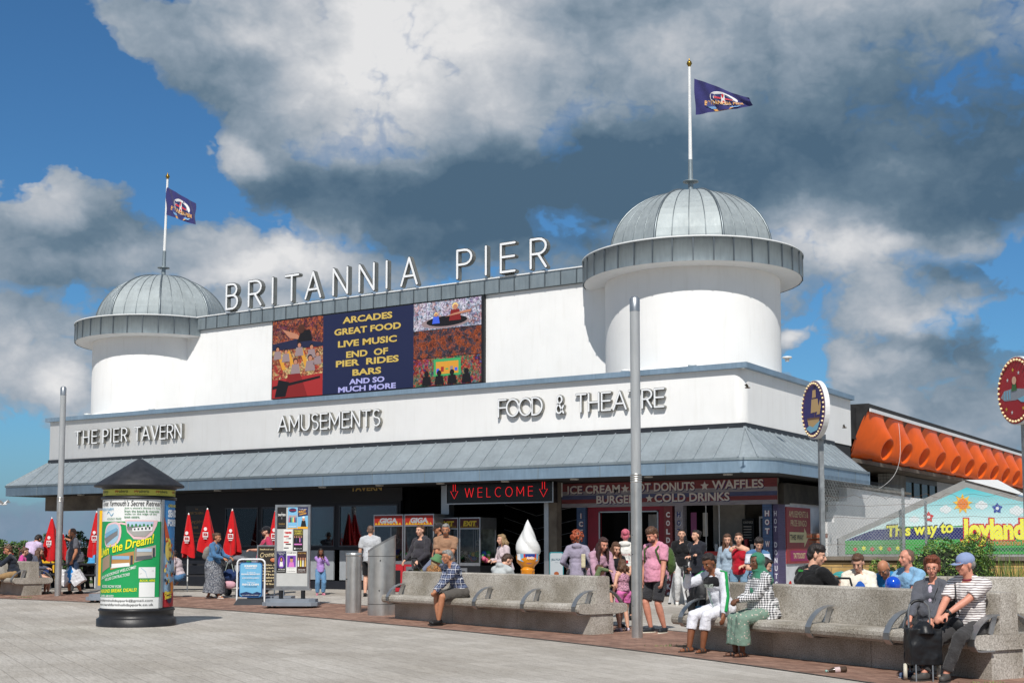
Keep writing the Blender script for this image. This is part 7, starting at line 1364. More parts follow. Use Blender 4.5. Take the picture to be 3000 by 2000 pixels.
def capm(c):
    T = c['T']; m = MB(); m.tube([T(.12, .08, .47), T(.08, .15, .32), T(.04, .175, .12)], .006, 6); m.build('bag_strap', BK, c['t']); C = MB(); C.ell(T(.09, .22, .03), c['S']((.12, .05, .085)), 14, M=c['R4']); remesh(C, 'shoulder_bag', mat('bag_nylon', (30, 32, 36), .6, bump=.3), c['t'], .011, 2)
    w = c['WR'][-1].lerp(c['EL'][-1], .08); m = MB(); d = (c['WR'][-1]-c['EL'][-1]).normalized(); m.tube([w-d*.012, w+d*.012], .034, 14); m.ell(w+V((0, .03, .02)), .019, 10); m.build('watch', ink(40, 44, 44), c['t'])
p = onb(B2A, B2B, 2838, -.02)
person('elderly man in blue cap and striped white shirt at the end of the front bench', p, benchface(B2A, B2B, 10), 1.72, sit=.48, lean=6, side=0, hd=(-25, 6, 0), rh=(.13, .46, .70), lh=(.06, .47, .69), rf=(.22, .62, .09), lf=(.0, .55, .09), top=STRI, slv='short', hem=.1, btm=C_('dark_grey_trousers', (58, 57, 58)), shoe=[mat('grey_shoe', (72, 70, 68), .6), ink(60, 58, 56)], hair='fringe', hm=HG, hat='cap', hatm=C_('blue_cap', (134, 150, 186), bump=.2), sk='p', near=True, g=1.12, curl=(.9, .8), collar=C_('maroon_collar', (110, 36, 52)), extra=capm, pole=((.5, -.6, -.3), (-.6, -.6, 0)))
# shopping trolley
p = G(2716, 1996); t = thing('shopping_trolley', 'black two wheeled shopping trolley bag in front of the elderly woman', 'shopping trolley', p+CF*.1, YAW+.05)
C = MB(); C.bx((-.17, -.11, .17), (.17, .11, .55)); C.tube([(0, 0, .50), (0, 0, .59), (0, 0, .625)], [.17, .125, .06], 18, flat=.7); o = remesh(C, 'bag', mat('trolley_nylon', (22, 23, 26), .42, bump=.7, bs=7, var=.15), t, .011, 2, disp=.03, ds=.13)
m = MB(); H_ = [(-.115, .10, .2), (-.115, .10, .72), (-.10, .10, .79), (-.05, .10, .835), (0, .10, .845), (.05, .10, .835), (.10, .10, .79), (.115, .10, .72), (.115, .10, .2)]; m.tube(H_, .0105, 8); m.bar((-.15, .02, .18), (.15, .02, .18), .02, .02); m.tube([(-.12, -.10, .18), (-.13, -.13, .0)], .009, 6); m.tube([(.06, -.10, .18), (.05, -.13, .0)], .009, 6); m.tube([(-.2, .08, .09), (.2, .08, .09)], .007, 6); m.bar((-.12, .1, .18), (-.12, .08, .09), .015, .015); m.bar((.12, .1, .18), (.12, .08, .09), .015, .015); m.build('frame', mat('grey_tube', (140, 144, 148), .35, .6), t)
MB().tube([(-.09, .10, .805), (-.05, .10, .835), (0, .10, .845), (.05, .10, .835)], .016, 8).build('handle_grip', DARK, t)
for x in (-.17, .19):
    w = MB(); M_ = Mx.Translation((x, .08, .09)) @ Mx.Rotation(PI/2, 4, 'Y') @ Mx.Rotation(.35, 4, 'X'); w.lathe([(.062, -.02), (.085, -.018), (.09, 0), (.085, .018), (.062, .02)], (0, 0, 0), 24, M=M_); w = w.build('wheel', mat('cream_tyre', (206, 200, 184), .6), t); h = MB(); h.lathe([(0, -.012), (.062, -.012), (.062, .012), (0, .012)], (0, 0, 0), 20, M=M_); h.build('hub', DARK, w)
# people on the far side of the front bench and on the rear bench
def back_art(c):
    T = c['T']; m = MB(); f_ = lambda u, v, d=0: T(u, -.15-d, .40+v); m.text('voodoo', f_, .05, .04, .035, 0, .012, w=-.1, bold=.06); m.disc(-.2, -.13, .035, f_, 1, .006, 0, 10, .06); m.build('shirt_print', [ink(60, 170, 70), ink(200, 50, 40)], c['t'])
p = onb(B2A, B2B, 2362, .5)
person('heavy person with dark tousled hair in black t shirt seen from behind', p, benchface(B2A, B2B, -8, True), 1.92, sit=.48, lean=8, hd=(-42, 12, 0), top=C_('black_tshirt', (20, 20, 22)), btm=BK, hair='thick', hm=HB, sk='f', g=1.95, shoe=BS, rh=(.2, .5, .7), lh=(-.15, .5, .7), near=True, extra=back_art)
p = onb(B2A, B2B, 2192, .62)
person('dark haired person in blue eye patterned top, sitting behind the woman in the green headscarf', p, benchface(B2A, B2B, -10, True), 1.62, sit=.50, lean=20, hd=(-30, 26, 0), fem=True, top=EYEP, slv='long', btm=BK, hair='long', hm=HB, g=1.1, shoe=BS)
FR3 = benchface(B3A, B3B)
p = gd(2512, 17.6)
person('woman in white cardigan over a blue dress, head bowed, eating behind the front bench', p+V((0, 0, .0)), -8, 1.68, sit=.50, lean=10, hd=(-22, 28, 0), fem=True, top=C_('cream_cardigan', (222, 216, 202)), slv='long', btm=C_('royal_blue', (34, 86, 170)), bk='skirt', hair='pony', hm=HBR, g=1.45, rh=(.13, .42, .78), lh=(-.06, .44, .78), shoe=BS, near=True,
       extra=lambda c: (lambda C: (C.ell(c['T'](0, .09, .28), c['S']((.10, .10, .15)), 14, M=c['R4']), C.ell(c['T'](0, .12, .13), c['S']((.13, .12, .14)), 14, M=c['R4']), remesh(C, 'dress_front', C_('royal_blue', (34, 86, 170)), c['t'], .012, 2)))(MB()))
t = thing('granite_block', 'low granite block under the woman in the white cardigan', 'block', p, face(-8)); MB().bx((-.5, -.35, 0), (.5, .2, .5)).build('block', GRAN, t)
q_ = p+Mx.Rotation(face(-8), 4, 'Z') @ V((.02, .48, .80)); t = thing('pasty', 'pale filled roll held by the woman in the white cardigan', 'food', q_, 0); C = MB(); C.ell((0, 0, 0), (.035, .03, .07), 12); remesh(C, 'roll', mat('bread_crust', (200, 170, 120), .7, var=.3, vs=20), t, .008, 2)
p = gd(2672, 17.8)
person('man in light blue t shirt holding the blue balloon, sitting sideways', p, -62, 1.76, sit=.50, lean=8, hd=(-8, 0, 0), rh=(.20, .47, .73), lh=(-.12, .45, .72), top=C_('light_blue_tee', (130, 172, 204)), btm=C_('blue_jeans', (60, 84, 120)), hair='buzz', hm=HBZ, sk='p', g=1.2, shoe=BS, near=True, curl=(.2, .4))
t = thing('granite_block', 'low granite block under the man with the blue balloon', 'block', p, face(-62)); MB().bx((-.35, -.5, 0), (.35, .2, .5)).build('block', GRAN, t)
q_ = atD(2616, 1710, 17.3); t = thing('balloon', 'shiny blue balloon on the lap behind the front bench', 'balloon', q_); MB().ell((0, 0, 0), (.105, .105, .108), 28).build('balloon_skin', mat('balloon_blue', (14, 74, 190), .12, var=.03, coat=.8), t); MB().lathe([(.0, -.125), (.012, -.12), (.006, -.105)], (0, 0, 0), 8).build('knot', MATS['balloon_blue'], t)
p = gd(2622, 18.9)
person('older bald man in bright blue top bending over his phone, beside the blue balloon', p, -40, 1.74, sit=.50, lean=36, hd=(0, 34, 0), rh=(.24, .62, .72), lh=(-.02, .5, .7), top=C_('bright_blue_tee', (40, 130, 184)), btm=GR, hair='fringe', hm=HG, sk='t', g=1.1, shoe=BS, glasses=True, near=True)
q_ = atD(2560, 1727, 18.4); t = thing('phone', 'dark phone in the hand of the bending bald man', 'phone', q_, face(-40)); MB().box((0, 0, 0), (.075, .15, .01)).build('casing', DARK, t); MB().box((0, 0, .0065), (.068, .14, .002)).build('phone_screen', mat('phone_glass', (20, 26, 36), .05, var=0), t)
# pushchair with teal hood and sleeping toddler
p = onb(B2A, B2B, 2452, 1.35); t = thing('pushchair', 'pushchair with pleated teal hood between the black shirt and the white cardigan', 'pushchair', p, face(150))
m = MB(); 
for i in range(13):
    a = -.2+2.5*i/12; m.tube([(x*.25, .12-.30*math.cos(a)*math.cos(x*1.2)+.0, .74+.32*math.sin(a)*math.cos(x*1.25)) for x in [-1+2*j/10 for j in range(11)]], .026, 8)
m.build('hood', C_('teal_hood', (62, 148, 146)), t); m = MB()
for x in (-.25, .25): m.tube([(x, -.35, 1.0), (x, -.1, .7), (x, .25, .2)], .014, 6); m.tube([(x, .3, .7), (x, -.25, .15)], .014, 6)
m.tube([(-.25, -.35, 1.0), (.25, -.35, 1.0)], .016, 6); m.build('frame', DARK, t); m = MB(); m.bx((-.2, -.15, .4), (.2, .35, .5)); m.bx((-.2, .02, .5), (.2, .10, .95)); m.build('seat', BK, t)
for x in (-.26, .26):
    for y in (-.28, .32): MB().lathe([(0, -.02), (.11, -.02), (.11, .02), (0, .02)], (0, 0, 0), 18, M=Mx.Translation((x, y, .11)) @ Mx.Rotation(PI/2, 4, 'Y')).build('wheel', DARK, t)
p = onb(B2A, B2B, 2447, 1.15)
person('sleeping toddler with light brown hair in the pushchair behind the front bench', p, -30, 1.0, sit=.50, lean=-4, hd=(20, 24, 20), top=C_('toddler_blue', (54, 84, 160)), btm=NV, hair='short', hm=HBL, child=True, hs=1.1, near=True, shoe=BS)
# far left bench
p = onb(B0A, B0B, 50, -.02)
person('man in navy jacket with red collar and khaki trousers sitting at the left edge', p, benchface(B0A, B0B, -35), 1.75, sit=.50, lean=14, hd=(4, 10, 0), rh=(.02, .56, .95), lh=(-.1, .5, .92), rf=(.05, .45, .08), lf=(-.12, .5, .08), top=C_('navy_anorak', (36, 42, 54)), slv='long', hem=.14, btm=C_('khaki_trousers', (150, 122, 86)), shoe=BS, hair='short', hm=HBR, glasses=True, sk='t', collar=C_('red_collar', (180, 36, 44)))
p = onb(B0A, B0B, 68, .60)
person('girl with brown ponytail in bright pink top behind the left bench', p, 100, 1.62, sit=.50, lean=6, hd=(10, 16, 0), fem=True, top=C_('pink_top', (206, 74, 150)), btm=BK, hair='pony', hm=HBR, shoe=BS)
p = onb(B0A, B0B, 106, .66)
person('girl with long brown hair in grey hoodie at the end of the left bench', p, 96, 1.62, sit=.50, lean=10, hd=(0, 18, 0), fem=True, top=C_('slate_hoodie', (84, 88, 104)), slv='long', hood=True, btm=DEN, bk='short', hair='long', hm=HBR, rh=(.1, .40, .78), lh=(-.08, .42, .78), shoe=[mat('grey_trainer', (120, 116, 104), .7), ink(200, 196, 186)], rf=(.12, .36, .08), lf=(-.05, .42, .08))
person('dark haired person in pale lilac shirt bending down behind the left bench', gd(80, 38.6), 160, 1.84, lean=38, hd=(0, 30, 0), top=C_('lilac_shirt', (196, 176, 204)), btm=NV, hair='thick', hm=HB, g=1.55, sk='t', shoe=BS, rh=(.1, .6, .9), lh=(-.1, .6, .9))
# ---------------------------------------------------------------- standing people
def bags(c):
    w = c['WR'][-1]+V((0, .02, -.09)); 
p = G(218, 1739)
person('bald bearded man in grey t shirt with tattooed arm, holding white carrier bags', p, -68, 1.86, lean=4, hd=(0, 22, 0), rh=(.06, .20, 1.42), lh=(-.24, .10, .86), top=C_('grey_tee', (92, 94, 102)), hem=.16, btm=C_('dark_jeans', (44, 60, 84)), bk='shorts', shoe=BS, hair='buzz', hm=HBZ, sk='t', g=1.3, curl=(.9, 1.0), beard=HBZ, rf=(.08, .12, .08), lf=(-.1, -.14, .08))
w = p+Mx.Rotation(face(-68), 4, 'Z') @ V((-.25, .12, .72)); 
for i, (dx, s, c3, l3) in enumerate(((-.18, 1., (214, 214, 216), 'white carrier bag with a box inside, left one in the bald man\'s hand'), (.18, 1., (206, 206, 210), 'white carrier bag, right one in the bald man\'s hand'), (0, .8, (40, 130, 200), 'small blue plastic bag between the two white ones'))):
    t = thing('carrier_bag', l3, 'carrier bag', w+CR*dx-CF*.05*(i == 2), YAW, 'carrier bags of the bald man'); C = MB()
    if i < 2: M_ = Mx.Translation((0, 0, -.27)) @ Mx.Rotation((.6 if i == 0 else -.6), 4, 'Y'); C.box((0, 0, 0), (.34, .24, .36), 0, M_); C.tube([(0, 0, -.2), (-dx, 0, .06)], [.14, .02], 12, flat=.5)
    else: C.ell((0, 0, -.22), (.10, .09, .20), 14); C.tube([(0, 0, -.1), (0, 0, .06)], [.07, .02], 10)
    remesh(C, 'bag', mat('plastic_bag_%d' % i, c3, .35, bump=.8, bs=16, var=.08), t, .012, 1, disp=.035, ds=.08)
def dn(c):
    T = c['T']; C = MB(); C.ell(T(0, -.20, .22), c['S']((.14, .10, .19)), 14, M=c['R4']); C.ell(T(0, -.27, .14), c['S']((.10, .05, .09)), 12, M=c['R4']); remesh(C, 'backpack', C_('grey_rucksack', (128, 124, 118)), c['t'], .013, 2, disp=.02)
    m = MB(); 
    for s in (1, -1): m.tube([T(s*.1, -.13, .42), T(s*.11, -.02, .52), T(s*.12, .12, .40), T(s*.15, .06, .18), T(s*.12, -.12, .08)], .012, 6)
    m.build('backpack_strap', MATS['grey_rucksack'], c['t'])
p = G(622, 1752)
person('woman in denim jacket and long printed skirt pushing a buggy, grey rucksack on her back', p, 74, 1.70, lean=7, hd=(0, 8, 0), fem=True, rh=(.16, .40, 1.04), lh=(-.16, .42, 1.06), top=DEN, slv='long', btm=SKIRTP, bk='skirt', hair='bun', hm=HBR, sk='t', g=1.18, shoe=[SK['t'], ink(210, 204, 196)], rf=(.08, .24, .08), lf=(-.08, -.16, .08), extra=dn)
p = G(668, 1747)+CF*.3; t = thing('buggy', 'dark folding buggy with a navy bag pushed by the woman in denim', 'buggy', p, face(74)); m = MB()
for x in (-.22, .22): m.tube([(x, -.32, 1.02), (x, -.2, .95), (x, .35, .15)], .014, 6); m.tube([(x, .2, .75), (x, -.2, .12)], .014, 6)
m.tube([(-.22, -.32, 1.02), (.22, -.32, 1.02)], .016, 6); m.build('frame', DARK, t); C = MB(); C.bx((-.2, -.05, .35), (.2, .35, .45)); C.bx((-.2, -.08, .4), (.2, .0, .9)); remesh(C, 'seat', GR, t, .02, 2); C = MB(); C.tube([(0, .0, .85), (0, .2, .98), (0, .42, .95)], [.2, .24, .2], 14, flat=.4); remesh(C, 'hood', C_('grey_hood', (110, 112, 118)), t, .02, 2)
for x in (-.24, .24):
    for y, r in ((-.22, .12), (.38, .10)): MB().lathe([(r*.7, -.02), (r, -.02), (r, .02), (r*.7, .02)], (0, 0, 0), 20, M=Mx.Translation((x, y, r)) @ Mx.Rotation(PI/2, 4, 'Y')).build('wheel', DARK, t)
t = thing('tote_bag', 'navy bag with white and green straps hanging on the buggy', 'bag', G(672, 1750)+V((0, 0, .62)), YAW, None); C = MB(); C.ell((0, 0, -.05), (.20, .10, .16), 14); remesh(C, 'bag', C_('navy_tote', (34, 54, 96)), t, .013, 2, disp=.02); MB().tube([(-.1, -.1, .05), (-.02, -.03, .38), (.02, -.03, .38), (.12, -.1, .04)], .014, 6, flat=.4).build('strap', ink(190, 206, 196), t)
t = thing('pink_bag', 'pink floral bag hanging below the navy bag on the buggy', 'bag', G(672, 1750)+V((0, 0, .33)), YAW); C = MB(); C.ell((0, 0, 0), (.17, .09, .11), 12); remesh(C, 'bag', patt('pink_floral', dots((204, 160, 172), (150, 60, 80), 30, .2)), t, .013, 2, disp=.02)
p = gd(782, 33.5)
person('bearded man in black cap and dark pink t shirt looking left, phone in hand', p, -72, 1.84, lean=0, hd=(0, 2, 0), rh=(.10, .38, 1.14), lh=(-.2, .12, 1.0), top=C_('dark_pink_tee', (176, 56, 88)), hem=.1, btm=BK, hair='buzz', hm=HB, hat='cap', hatm=C_('black_cap', (30, 30, 36)), beard=BRD, sk='f', g=1.4, shoe=BS, extra=lambda c: (lambda m: (m.poly([(-.07, -.1), (.07, -.12), (.1, .02), (.02, .12), (-.06, .08)], lambda u, v, d=0: c['T'](-.175-d+0*u, .04+u, .30+v), 0, .03), m.build('shirt_print', ink(70, 50, 56), c['t'])))(MB()))
q_ = gd(745, 33.2); t = thing('phone', 'black phone held out by the man in the black cap', 'phone', V((q_.x, q_.y, atD(742, 1584, 33.2).z)), face(-72)); MB().box((0, 0, 0), (.075, .15, .012), 0, Mx.Rotation(.5, 4, 'X')).build('casing', DARK, t)
p = G(938, 1742)
person('small girl in lilac cardigan and wide blue jeans eating beside the poster stand', p, 18, 1.22, lean=2, hd=(-4, 8, 0), child=True, fem=True, rh=(-.0, .22, 1.36), lh=(-.12, .24, 1.30), top=C_('lilac_cardigan', (166, 132, 196)), slv='long', hem=.06, btm=JEAN, bk='wide', hair='long', hm=HB, sk='b', shoe=[ink(206, 130, 150), ink(206, 130, 150)], curl=(.9, .9))
p = gd(1084, 33)
person('man with shaved head in pale grey t shirt seen from behind at the claw machines', p, 176, 1.84, hd=(0, 4, 0), top=C_('pale_grey_tee', (182, 184, 188)), hem=.14, btm=BK, bk='shorts', hair='buzz', hm=HBZ, sk='f', g=1.1, shoe=BS)
p = gd(1238, 29.2)
person('heavy man with cropped brown hair in charcoal hoodie looking left', p, -48, 1.84, hd=(10, 2, 0), top=C_('charcoal_hoodie', (56, 54, 60)), slv='long', hood=True, hem=.14, btm=C_('olive_shorts', (100, 100, 76)), bk='shorts', hair='short', hm=HBR, sk='f', g=1.4, shoe=BS, rh=(.24, .3, .95), lh=(-.2, .28, .95))
p = gd(1306, 28.8)
person('man with grey hair and moustache in brown polo shirt behind the man in plaid', p, 6, 1.86, lean=3, hd=(-12, 12, 0), top=C_('brown_polo', (150, 116, 92)), hem=.12, btm=NV, hair='short', hm=HG, sk='t', g=1.2, shoe=BS, rh=(.06, .34, 1.12), lh=(.0, .34, 1.10), collar=C_('dark_collar', (60, 44, 40)), extra=lambda c: (lambda m: (m.ell(c['Hd'](0, .097, -.038), V((.026, .008, .006))*c['kh'], 10, 0, c['Rh4']), m.build('moustache', HG, c['t'])))(MB()))
person('person in black and white cap behind the man in the brown polo shirt', gd(1292, 30.4), -60, 1.88, hd=(0, 6, 0), top=BK, btm=BK, hair='short', hm=HB, hat='cap', hatm=C_('two_tone_cap', (44, 44, 46)), sk='t', shoe=BS)
p = gd(1258, 28.2); t = thing('pram', 'pushchair with blue grey hood beside the man in charcoal hoodie', 'pram', p, face(80)); m = MB()
for x in (-.22, .22): m.tube([(x, -.35, 1.08), (x, .3, .2)], .014, 6); m.tube([(x, .2, .75), (x, -.2, .12)], .014, 6)
m.tube([(-.22, -.35, 1.08), (.22, -.35, 1.08)], .018, 6); m.build('frame', DARK, t); C = MB(); C.tube([(0, -.1, .8), (0, .1, .98), (0, .35, .95)], [.16, .24, .22], 16, flat=.5); C.bx((-.2, -.1, .4), (.2, .4, .55)); remesh(C, 'hood', C_('blue_grey_hood', (120, 128, 150)), t, .02, 2)
for x in (-.24, .24):
    for y in (-.22, .38): MB().lathe([(0, -.02), (.11, -.02), (.11, .02), (0, .02)], (0, 0, 0), 18, M=Mx.Translation((x, y, .11)) @ Mx.Rotation(PI/2, 4, 'Y')).build('wheel', DARK, t)
person('woman with blond bob in pale pink jacket over a striped top, looking left', gd(1482, 28.0), -62, 1.62, lean=8, hd=(0, 4, 0), fem=True, top=C_('pale_pink_jacket', (196, 180, 184)), slv='long', hem=.12, btm=NV, hair='bob', hm=HBL, sk='f', g=1.12, shoe=BS, rh=(.1, .34, 1.1), lh=(-.12, .32, 1.08))
person('person with big curly ginger hair in mauve grey hoodie seen from behind', gd(1690, 24.6), 172, 1.68, hd=(0, 4, 0), top=C_('mauve_hoodie', (150, 142, 160)), slv='long', hood=True, hem=.16, btm=GR, hair='afro', hm=HGI, sk='f', g=1.05, shoe=BS, rh=(.2, .2, 1.02), lh=(-.2, .2, 1.02), fem=True,
       extra=lambda c: (lambda C: (C.box(c['T'](.14, -.16, .2), (.08, .07, .26)), remesh(C, 'cream_bag', C_('cream_canvas', (200, 190, 160)), c['t'], .013, 2)))(MB()))
person('smiling woman with long dark hair in dusty pink hoodie leaning over the children', gd(1744, 22.4), 24, 1.66, lean=26, hd=(0, 14, 0), fem=True, top=C_('dusty_pink_hoodie', (178, 140, 158)), slv='long', hood=True, btm=GR, hair='long', hm=hairm('hair_chestnut', (56, 32, 28), (92, 54, 46)), sk='p', shoe=BS, rh=(.2, .45, .8), lh=(-.2, .42, .8), near=True, g=1.05)
person('girl with long brown hair in black top looking down at her hands', gd(1800, 22.6), 14, 1.50, hd=(6, 20, 0), fem=True, child=True, hs=.92, top=C_('black_jumper', (26, 26, 30)), slv='long', hem=.2, btm=C_('dark_denim_short', (50, 60, 80)), bk='short', hair='long', hm=HBR, sk='f', shoe=BW, rh=(.10, .3, 1.12), lh=(-.02, .32, 1.12), near=True)
person('small boy with short brown hair in olive green top reaching up, behind the middle bench', gd(1752, 21.6), 60, 1.12, hd=(10, -8, 0), child=True, top=C_('olive_top', (96, 110, 76)), slv='long', btm=GR, hair='short', hm=HBR, sk='f', shoe=BS, rh=(-.0, .32, 1.6), lh=(-.16, .3, 1.2))
person('toddler girl in pink leopard top and pink shorts with arms raised to her head', G(1828, 1848), 205, 1.20, hd=(0, 4, 0), child=True, fem=True, top=PINKL, slv='none', btm=C_('pink_shorts', (210, 110, 170)), bk='short', hair='bob', hm=HBR, sk='f', shoe=[ink(196, 186, 200), ink(150, 160, 190)], rh=(.10, .12, 1.52), lh=(-.24, .1, .9), near=True, pole=((1, .3, .3), (-.45, -.7, -.2)))
def cherry(c): m = MB(); f_ = lambda u, v, d=0: c['T'](u, -.14-d, .22+v); m.disc(-.03, -.05, .03, f_, 0, .03, 0, 14); m.disc(.04, -.06, .03, f_, 0, .03, 0, 14); m.text('Branded', f_, .1, .06, .035, 0, .03, w=-.2, slant=-.2); m.build('back_print', ink(150, 30, 40), c['t'])
person('person with pink hair in a clip and white hoodie printed with cherries, seen from behind', gd(1832, 24.2), 170, 1.72, hd=(0, 2, 0), fem=True, top=C_('white_hoodie', (216, 214, 208)), slv='long', hood=True, hem=.1, btm=BK, hair='bun', hm=HPK, sk='f', shoe=BS, extra=cherry, near=True, g=1.1)
def grn(c):
    T = c['T']; C = MB(); C.ell(T(0, -.24, .22), c['S']((.16, .13, .24)), 16, M=c['R4']); C.ell(T(0, -.32, .14), c['S']((.12, .07, .12)), 12, M=c['R4']); remesh(C, 'backpack', C_('green_backpack', (66, 88, 44), bump=.8), c['t'], .012, 2, disp=.03); m = MB()
    for s in (1, -1): m.tube([T(s*.1, -.16, .46), T(s*.115, -.03, .53), T(s*.13, .13, .42), T(s*.18, .09, .22), T(s*.15, -.13, .06)], .02, 8, flat=.5)
    m.build('backpack_strap', MATS['green_backpack'], c['t'])
person('bearded man in pink t shirt and black denim shorts with green backpack, walking head down', G(1926, 1853), -52, 1.77, lean=3, hd=(-4, 26, 0), top=C_('light_pink_tee', (206, 142, 164)), hem=.1, btm=C_('black_denim', (52, 52, 56), bs=60), bk='shorts', hair='thick', hm=HBR, beard=BRD, sk='p', g=1.22, shoe=BW, near=True, extra=grn, rh=(.26, .08, .84), lh=(-.25, .14, .80), rf=(.1, .05, .09), lf=(-.1, -.06, .09))
person('young woman in black t shirt with hair tied back, standing by the kiosk', gd(1996, 28.2), 6, 1.68, hd=(-14, 0, 0), fem=True, top=C_('black_crop_tee', (24, 24, 27)), btm=C_('white_jeans', (200, 200, 200)), hair='short', hm=HB, sk='f', shoe=WS)
person('woman with dark curly hair in a bun and black jacket, arms folded by the kiosk', gd(2044, 27.4), -34, 1.66, hd=(-24, 0, 0), fem=True, top=C_('black_jacket', (36, 38, 46)), slv='long', hem=.2, btm=C_('plum_leggings', (48, 36, 70)), hair='bun', hm=HB, sk='f', shoe=BS, rh=(-.06, .26, 1.16), lh=(.08, .24, 1.12), g=1.1)
person('teenage girl in red strappy top and denim shorts eating, before the kiosk counter', gd(2166, 24.4), -20, 1.62, hd=(4, 0, 0), fem=True, top=C_('red_top', (166, 20, 40)), slv='none', btm=C_('pale_denim', (116, 148, 172), bs=60), bk='short', hair='pony', hm=HBR, sk='f', shoe=BS, rh=(.02, .20, 1.42), lh=(-.1, .2, 1.05), curl=(.9, .5))
person('person in pale blue denim jacket with long brown hair behind the girl in red', gd(2135, 25.2), -40, 1.60, hd=(30, 14, 0), fem=True, top=C_('pale_blue_jacket', (150, 168, 184)), slv='long', hem=.06, btm=BK, hair='long', hm=HBR, sk='f', shoe=BS)
person('boy with dark hair in blue and white t shirt looking down', gd(2216, 23.0), 14, 1.56, lean=8, hd=(-14, 26, 0), top=patt('blue_white_tee', lambda nt, oc, o: nt.ramp(nt.math('MULTIPLY', o[2], .6), [(0, lin((54, 90, 140))), (.64, lin((206, 210, 220))), (.735, lin((70, 110, 150)))], 'CONSTANT')), btm=NV, hair='thick', hm=HB, sk='f', shoe=BS, rh=(.12, .32, 1.08), lh=(-.1, .32, 1.08))
person('man in light blue t shirt hunched at a picnic table behind the advertising column', gd(262, 39.6), 150, 1.72, sit=.46, lean=32, hd=(0, 20, 0), top=C_('sky_blue_tee', (70, 150, 200)), btm=GR, hair='short', hm=HB, sk='t', g=1.1, shoe=BS, rh=(.15, .5, .78), lh=(-.15, .5, .78))
person('man in light blue shirt sitting inside the tavern window', V((Xs(1085), YS+1.1, .2)), 200, 1.74, sit=.6, lean=20, hd=(0, 10, 0), top=MATS['sky_blue_tee'], btm=BK, hair='short', hm=HB, sk='t', rh=(.4, .4, 1.0), lh=(-.4, .4, 1.0), shoe=BS)
person('child in a green cap sitting low behind the blue menu sign', gd(728, 32.6), 30, 1.1, sit=.40, lean=6, child=True, top=GR, btm=BK, hair='short', hm=HB, hat='cap', hatm=C_('green_cap', (50, 110, 66)), shoe=BS)
person('person in the pale anorak, seated at the picnic tables right of the column', gd(533, 33.4), -100, 1.6, sit=.45, lean=20, hd=(0, 10, 0), top=C_('pale_floral_anorak', (190, 176, 180)), slv='long', btm=DEN, hair='short', hm=HB, shoe=BS)
# ---------------------------------------------------------------- parasols, picnic tables
REDP = cloth('parasol_red', (190, 22, 28), bump=.3); 
def parasol(lbl, px, ty, by, d, w=.16, txt=1):
    p = gd(px, d); zt = atD(px, ty, d).z-p.z; zb = atD(px, by, d).z-p.z; t = thing('closed_parasol', lbl, 'parasol', p, YAW, 'closed red parasols'); N = 40; K = 14; vs = []
    rr = random.Random(int(px)); ph = rr.uniform(0, 6); L = zt-zb
    for i in range(K+1):
        q = i/K; r = .022+w*(q**.85)*(1-.12*max(0, q-.8)*5); z = zt-.04-L*q
        for j in range(N):
            a = 2*PI*j/N; R_ = r*(1+(.10+.28*q)*math.sin(4*a+ph+q*1.2)); vs.append((R_*math.cos(a)*1.15+.02*q, R_*math.sin(a), z-(.07*q*math.sin(2*a+ph)) if q > .7 else z))
    m = MB(); m.add(vs, [(i*N+j, i*N+(j+1) % N, (i+1)*N+(j+1) % N, (i+1)*N+j) for i in range(K) for j in range(N)], 0, True); m.build('canopy', REDP, t)
    m = MB(); m.tube([(0, 0, 0), (0, 0, zt-.05)], .019, 8); m.build('pole', MATS['white_pole'], t); MB().lathe([(.026, zt-.07), (.02, zt-.02), (0, zt+.01)], (0, 0, 0), 10).build('tip', MATS['white_plastic'], t)
    if txt:
        rad = w*.62+.03; f_ = lambda u, v, dd=0: V((u, -(rad+.06)*math.cos(u*5)-dd, v)); zc_ = zb+L*.38; m = MB(); m.rect(-.075, zc_-.08, .075, zc_+.06, f_, 0, .0, 0, 6); m.text('zca' if txt == 1 else 'Cr', f_, 0, zc_-.045, .08, 1, .006, w=.12, bold=.05, al='c')
        m.disc(0, zc_+.15, .045, f_, 0, .0, 0, 12, .05); m.rect(-.05, zc_-.13, .05, zc_-.11, f_, 0, .0, 0, 4); m.build('print', [ink(226, 220, 220), ink(170, 30, 36)], t)
    return t
parasol('closed red parasol left of the lamp post beyond the left bench', 150, 1514, 1634, 39.6, .22, 2); parasol('closed red parasol just right of the left lamp post, mostly hidden', 183, 1560, 1640, 42, .13, 0); parasol('closed red parasol immediately left of the advertising column', 281, 1496, 1622, 38.4, .17)
parasol('closed red parasol immediately right of the advertising column', 551, 1502, 1622, 36.6, .16); parasol('tallest closed red parasol behind the woman in denim', 606, 1487, 1612, 36.2, .2); parasol('closed red parasol in front of the OPEN sign', 679, 1490, 1618, 36.6, .17); parasol('closed red parasol half hidden by the poster stand', 806, 1493, 1615, 34.2, .16)
